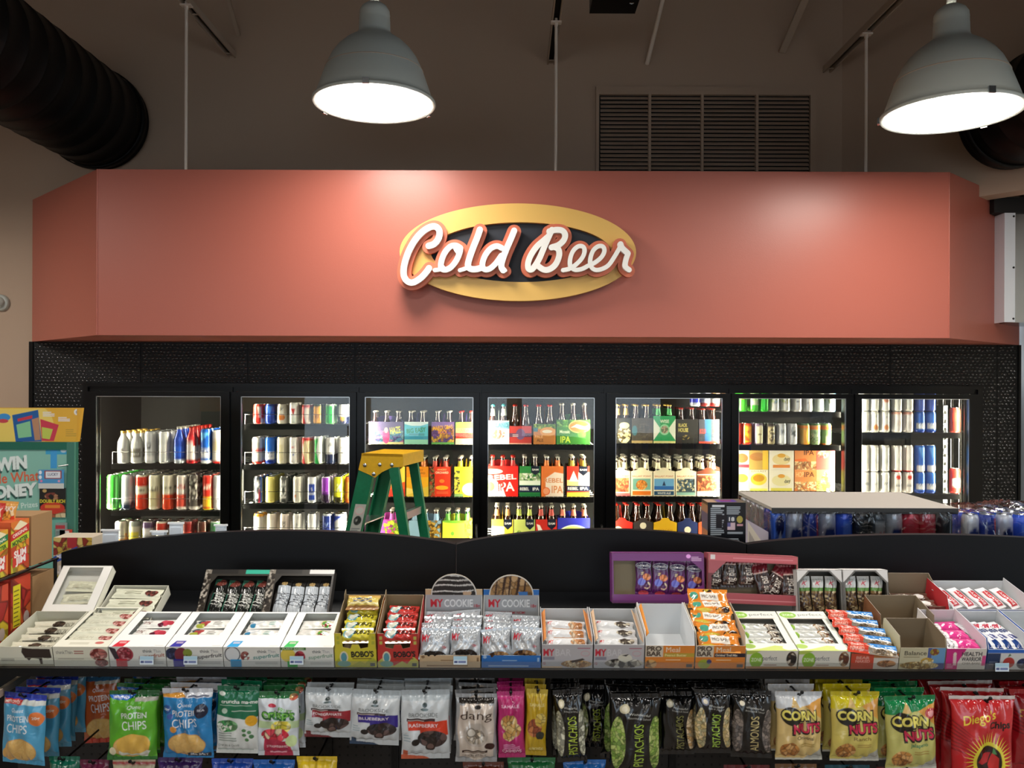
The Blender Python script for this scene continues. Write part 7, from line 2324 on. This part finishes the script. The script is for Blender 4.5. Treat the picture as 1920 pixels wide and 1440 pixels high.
slim = lambda top: [('n', .5, .5, .5, .5, ['#d87830', '#d8a030', '#c8b838', '#b84828'], .03, 2, True), ('p', [(.15, .85), (.5, 1), (.9, .9), (.6, .8)], '#e8dcb8'), ('p', [(.0, .62), (1, .76), (1, .9), (0, .76)], top), ('t', 'ORIGINAL', .5, .76, .07, '#f0e8dc', .8, 12, .02),
                    ('p', [(0, .5), (1, .6), (1, .74), (0, .62)], '#b8c830'), ('t', 'MONSTER', .5, .6, .09, '#1f4c24', .85, 10, .05), ('p', [(.1, .1), (.9, .14), (.9, .46), (.1, .42)], '#c83830'), ('t', 'SLIM', .5, .36, .13, '#ece4e0', .66, 4, .04), ('t', 'JIM', .52, .2, .13, '#ece4e0', .56, 4, .04)]
meat_box(2.345, 2.437, z_1, 0.145, 'red topped meat stick box beside a plain cardboard box, upper rack shelf', '#c85828', slim('#c42828'))
meat_box(2.445, 2.56, z_1, 0.148, 'plain brown cardboard box on the upper rack shelf', '#a07c54', None, True)
meat_box(2.245, 2.335, z_1, 0.13, 'green topped meat stick box cut by the left edge, upper rack shelf', '#c87030', slim('#207848'))
nut_ = [('n', .5, .5, .5, .5, ['#b83828', '#c84830', '#a02c28', '#c86030'], .04, 5, True), ('r', .12, .2, .48, .88, '#d8cc28'), ('l', .15, .22, .45, .85, 9, '#6c6020', .25), ('e', .78, .3, .14, .1, '#b8a8a0')]
meat_box(2.345, 2.445, z_2, 0.175, 'red box with yellow information panel, lower rack shelf', '#b03428', nut_)
meat_box(2.452, 2.57, z_2, 0.16, 'plain brown cardboard box on the lower rack shelf', '#98744c', None, True)
meat_box(2.235, 2.337, z_2, 0.17, 'red and gold box at the left edge, lower rack shelf', '#b83c28', [('n', .5, .5, .5, .5, ['#c84830', '#a02c28', '#d89030', '#c8b030'], .04, 7, True), ('e', .7, .2, .14, .1, '#b8a8a0'), ('p', [(0, .6), (.5, .8), (.5, .9), (0, .8)], '#3c7c38')])
for i, (y, c, lb) in enumerate(((2.40, '#d8a050', 'gold red'), (2.37, '#c03830', 'red'))):
    o = packet('stick%d' % i, 0.05, 0.12, 0.012, c, [('n', .5, .5, .45, .4, ['#e0a040', '#c84028', '#e8d8a8'], .012, 3), ('t', 'JERKY', .5, .8, .12, '#f0e8d8', .8)], seed=40 + i)
    o.location = (XR - 0.05 - .02 * i, y, z_1 + 0.145)
    o.rotation_euler = (0.1, 0.15, math.radians(30))
    tag(o, '%s meat snack packet sticking up out of the rack boxes' % lb, 'snack packet')

# box of mild sticks beside the header
p0, p1 = W(100, 1095, 2.78), W(172, 1095, 2.78)
w = p1.x - p0.x
zt_ = W(136, 1008, 2.78).z
b = MB()
zb_ = 1.18
h = zt_ - zb_
b.box(0, w, 0.0006, 0.09, 0, h, M['card'], '#c8bca8')
b.print((0, 0, 0), EX, EZ, Canvas(w, h, '#c8b8a0', [('n', .5, .9, .5, .1, ['#c8a848', '#a83028', '#d8c070', '#8c2c20'], .016, 3, True), ('r', .36, .88, .6, 1, '#b02c34'), ('p', [(0, .78), (.62, .9), (.62, .83), (0, .70)], '#1c4cb0'), ('t', 'MILD', .22, .79, .045, '#e8e8f0', .26, 8, .03), ('t', 'SLIM', .15, .64, .08, '#e8e0dc', .26, 6, .06), ('n', .2, .5, .2, .08, ['#a82028', '#c8c030', '#386c30'], .012, 4),
                                                    ('t', 'SLIM', .18, .3, .1, '#14141c', .3, 0, .06)]), M['card'])
tag(b.build('meat_stick_box', loc=(p0.x, 2.78, zb_)), 'meat stick box with blue band standing left behind the black header', 'box')
b = MB()
b.box(-0.2, 0.13, -0.02, 0.12, 0, zb_, M['blackm'])
tag(b.build('side_stand', loc=(p0.x + .02, 2.78, 0)), 'black stand under the blue banded meat stick box', 'stand')

# ================================================================== lottery machine
YL = 3.3
lx1_ = W(142, 900, YL).x
lx0_ = lx1_ - 0.86
zc0 = W(100, 829, YL).z
t = thing('lottery_machine', 'green lottery ticket machine with teal poster at the left', 'machine', (lx0_, YL, 0))
wl = lx1_ - lx0_
b = MB()
b.box(0, wl, 0.0, 0.02, 0, zc0, M['card'], '#0f5c4c')
b.box(wl - 0.03, wl, -0.012, 0.0, 0, zc0, M['card'], '#3c7868')
b.box(0, wl - .03, -0.012, 0.0, zc0 - 0.03, zc0, M['card'], '#0f6450')
b.build('cabinet', t)
pr = W(127, 840, YL).x - lx0_
pz1 = W(100, 840, YL).z
pz0 = 1.0
b = MB()
w, h = pr, pz1 - pz0
b.box(0, w, -0.006, 0.0, pz0, pz1, M['card'], '#7fb8a8')
ppx = lambda px: (W(px, 900, YL).x - lx0_) / w
ppz = lambda py: (W(60, py, YL).z - pz0) / h
cv = Canvas(w, h, '#86bdae', [('r', 0, 0, 1, ppz(960), '#6cb0a0'), ('t', 'WIN', ppx(23) - .004, ppz(872) - .004, .066, '#1c4c44', .15, 6, .06, .05), ('t', 'WIN', ppx(23), ppz(869), .066, '#e4efec', .15, 6, .06, .05), ('t', 'Tell Me What', ppx(10), ppz(897), .055, '#d8603c', .335, 5, .02, .05),
                              ('t', 'MONEY', ppx(20) - .004, ppz(924) - .004, .062, '#1c4c44', .265, 6, .06, .05), ('t', 'MONEY', ppx(20), ppz(921), .062, '#e4efec', .265, 6, .06, .05), ('t', 'Millions In Cash Prizes', ppx(12), ppz(951), .03, '#d8ece4', .31, 6, .01),
                              ('r', ppx(87), ppz(852), 1, ppz(838), '#38a0cc'), ('r', ppx(96), ppz(878), ppx(108), ppz(842), '#3c9cd8'), ('e', ppx(120), ppz(845), .014, .01, '#c8e0ec')], res=0.002)
b.print((0, -0.006, pz0), EX, EZ, cv, M['card'])
b.build('poster', t)
# topper
z1_ = W(80, 765, YL).z
tw = W(148, 765, YL).x - lx0_
b = MB()
b.slab((0, 0.02, zc0), EX, EZ, -EY, [(0, 0), (tw - .016, 0), (tw, z1_ - zc0), (0, z1_ - zc0)], 0.02, M['gcard'], lin('#e0a830'), lin('#c89830'))
ux_ = lambda px: (W(px, 800, YL).x - lx0_) / (tw - .018)
h2 = z1_ - zc0 - .002
uz_ = lambda py: (W(60, py, YL).z - zc0) / h2
cv = Canvas(tw - .018, h2, '#e2ae38', [('e', ux_(-5), .5, .25, .9, '#ecd068'), ('p', [(ux_(17), uz_(779)), (ux_(66), uz_(769)), (ux_(73), uz_(828)), (ux_(24), uz_(829))], '#1c5ca0'), ('p', [(ux_(25), uz_(797)), (ux_(51), uz_(790)), (ux_(54), uz_(819)), (ux_(29), uz_(822))], '#88c898'),
                                       ('p', [(ux_(27), uz_(786)), (ux_(55), uz_(779)), (ux_(55), uz_(785)), (ux_(28), uz_(791))], '#c83848'), ('p', [(ux_(54), uz_(787)), (ux_(67), uz_(783)), (ux_(71), uz_(825)), (ux_(60), uz_(826))], '#b88868'),
                                       ('p', [(ux_(70), uz_(786)), (ux_(105), uz_(797)), (ux_(96), uz_(827)), (ux_(73), uz_(827))], '#cc3850'), ('p', [(ux_(73), uz_(801)), (ux_(94), uz_(805)), (ux_(88), uz_(824)), (ux_(74), uz_(822))], '#c0cc58'),
                                       ('l', ux_(75), uz_(781), ux_(97), uz_(771), 3, '#e8ecf4'), ('l', ux_(104), uz_(790), ux_(126), uz_(781), 3, '#e8ecf4'), ('e', ux_(139), uz_(773), .014, .09, '#ece8e0'), ('e', ux_(140), uz_(773), .008, .05, '#a8a0a0'), ('l', ux_(118), uz_(818), ux_(138), uz_(803), 4, '#c09838'),
                                       ('e', ux_(2), uz_(783), .03, .11, '#3c90d0'), ('e', ux_(0), uz_(790), .025, .06, '#c84850')], res=0.0016)
b.print((0, 0.02, zc0), EX, EZ, cv, M['gcard'], off=.001)
b.build('topper_sign', t)
# hanging tickets
for (a, c_, y0, y1, nm, lab, ops, yy) in ((72, 120, 881, 916, '#4c98cc', 'light blue hanging lottery ticket card clipped on the teal poster', [('r', 0, 0, 1, .28, '#d0d4d0'), ('r', .24, .52, .9, .95, '#983838'), ('r', .29, .57, .85, .9, '#e4e8f0'), ('t', 'LUCKY', .57, .75, .14, '#384870', .4), ('e', .08, .85, .06, .1, '#e8f0f8'), ('e', .08, .6, .06, .1, '#e8f0f8'), ('e', .12, .4, .05, .06, '#e080a8'), ('e', .8, .4, .05, .06, '#e0a0c0')], 0.02),
                                         (74, 123, 915, 970, '#1c1c18', 'black and gold lottery ticket card hanging on the teal poster', [('n', .5, .14, .5, .14, ['#c8b888', '#a05838', '#d8c8a0'], .016, 3, True), ('e', .5, .32, .46, .2, '#c83828'), ('r', .22, .32, .78, .42, '#e08830'), ('t', 'DOUBLY RICH', .5, .55, .11, '#d8c838', .95, 0, .04), ('n', .5, .72, .3, .12, ['#7c3c30', '#a87858', '#1c1c18'], .014, 4), ('e', .2, .9, .08, .06, '#c8a868')], 0.015)):
    P0 = W(a, y1, YL - yy)
    P1 = W(c_, y0, YL - yy)
    w, h = P1.x - P0.x, P1.z - P0.z
    b = MB()
    b.box(0, w, 0.0005, 0.0015, 0, h, M['gcard'], nm)
    b.print((0, 0, 0), EX, EZ, Canvas(w, h, nm, ops, res=0.0016), M['gcard'])
    tag(b.build('ticket_card', loc=P0), lab, 'card')
for (a, c_, y0, y1, nm, lab, ops) in ((28, 62, 966, 1010, '#b8862c', 'gold ticket sign behind the rack packets', [('r', 0, .55, 1, 1, '#4c5438'), ('t', '10,000,000', .45, .66, .16, '#e8e8e0', .9)]), (104, 122, 981, 1008, '#8c9c98', 'small grey and red ticket beside the machine edge', [('r', 0, .6, 1, .85, '#b83c44'), ('l', .1, .1, .9, .5, 3, '#5c6c68')]),
                                  (112, 131, 994, 1010, '#c84030', 'small red and white card low beside the green machine', [('r', .5, .1, .9, .9, '#e8e0dc')])):
    P0 = W(a, y1, YL - .03)
    P1 = W(c_, y0, YL - .03)
    w, h = P1.x - P0.x, P1.z - P0.z
    b = MB()
    b.box(0, w, 0.0005, 0.02, 0, h, M['gcard'], nm)
    b.print((0, 0, 0), EX, EZ, Canvas(w, h, nm, ops, res=0.002), M['gcard'])
    tag(b.build('ticket_card', loc=P0), lab, 'card')
b = MB()
pz = W(131, 871, YL)
b.tube([(0, 0, 0), (-.03, -0.02, -0.004)], 0.003, M['alu'])
b.build('latch_pin', t).location = (pz.x - lx0_, -0.012, pz.z)

# ================================================================== step ladder
YLd = 3.85
pc = W(716, 862, YLd)
ztop = W(716, 851, YLd).z
ang = math.radians(-14)
t = thing('step_ladder', 'green fibreglass step ladder with yellow top cap before the cooler', 'ladder', (pc.x - 0.0, YLd, 0), (0, 0, ang))
HC = ztop
# local x: fore-aft of the ladder, local y: its width
cw = 0.26
b = MB()
prof = [(-0.102, -0.012), (-0.095, 0), (0.098, 0), (0.105, -0.012), (0.105, -0.058), (0.05, -0.062), (0.0, -0.085), (-0.035, -0.112), (-0.06, -0.100), (-0.118, -0.078)]
b.slab((0, 0, HC), EX, EZ, -EY, prof, 0.008, M['yellow_cap'], '#e8b416')
b.slab((0, cw + .016, HC), EX, EZ, EY, prof, 0.008, M['yellow_cap'], '#e8b416')
b.box(-0.102, 0.105, 0, cw + .016, HC - 0.012, HC, M['yellow_cap'])
b.box(0.097, 0.105, 0.004, cw + .012, HC - 0.055, HC - 0.010, M['yellow_cap'])
b.box(-0.105, -0.097, 0.004, cw + .012, HC - 0.075, HC - 0.010, M['yellow_cap'])
cap = b.build('top_cap', t)
for (x, z) in ((-0.085, -0.055), (-0.01, -0.05), (0.05, -0.05), (-0.04, -0.095)):
    b = MB()
    b.lathe([(0.0095, 0), (0.0095, 0.004), (0.004, 0.007), (0.001, 0.007)], M['steel'], seg=12, T=Matrix.Translation((x, 0, HC + z)) @ Matrix.Rotation(PI / 2, 4, 'X'))
    b.build('rivet', cap)
zz0 = HC - 0.055
for y, nm in ((0.012, 0), (cw + .004, 1)):
    b = MB()
    x0, x1 = -0.075, -0.075 - 0.23 * zz0
    b.bar((x1, y, 0), (x0, y, zz0), 0.075, 0.012, M['green_fg'], side=(1, 0, 0))
    b.bar((x1 - .03, y + (0.012 if nm == 0 else -0.012), 0), (x0 - .03, y + (0.012 if nm == 0 else -0.012), zz0), 0.008, 0.024, M['green_fg'], side=(1, 0, 0))
    b.bar((x1 + .034, y + (0.012 if nm == 0 else -0.012), 0), (x0 + .034, y + (0.012 if nm == 0 else -0.012), zz0), 0.008, 0.024, M['green_fg'], side=(1, 0, 0))
    r_ = b.build('front_rail', t)
    if nm == 0:
        s = 1 - .125 / zz0 * 2.6
        b = MB()
        zst = HC - 0.345
        xs_ = x0 - 0.23 * (zz0 - zst)
        b.print((xs_ - .028, y - 0.0075, zst - 0.05), EX + np.array([0, 0, 0]), np.array([.224, 0, .975]), Canvas(0.055, 0.16, '#b8bcb4', [('e', .5, .8, .4, .13, '#d8b0b0'), ('e', .5, .8, .34, .1, '#c8ccc4'), ('n', .5, .5, .34, .14, ['#28302c', '#b8bcb4', '#48504c'], .014, 2), ('l', .1, .05, .9, .3, 5, '#70787c')], res=0.002), M['card'])
        b.build('warning_sticker', r_)
    b = MB()
    x0, x1 = 0.055, 0.055 + 0.17 * zz0
    b.bar((x1, y, 0), (x0, y, zz0), 0.045, 0.022, M['green_fg'], side=(1, 0, 0))
    b.build('rear_rail', t)
for k in range(5):
    z = HC - 0.30 * (k + 1) - 0.03
    if z < 0.1:
        break
    x = -0.075 - 0.23 * (zz0 - z)
    b = MB()
    b.box(x - 0.045, x + 0.045, 0.02, cw, z - 0.006, z, M['alu'], '#8c8458')
    b.box(x - 0.045, x - 0.041, 0.02, cw, z - 0.03, z, M['alu'])
    b.build('step', t)
    if k < 4:
        x = 0.055 + 0.17 * (zz0 - z - .05)
        b = MB()
        b.box(x - 0.01, x + 0.012, 0.02, cw, z + 0.02, z + 0.055, M['alu'])
        b.build('rear_brace', t)
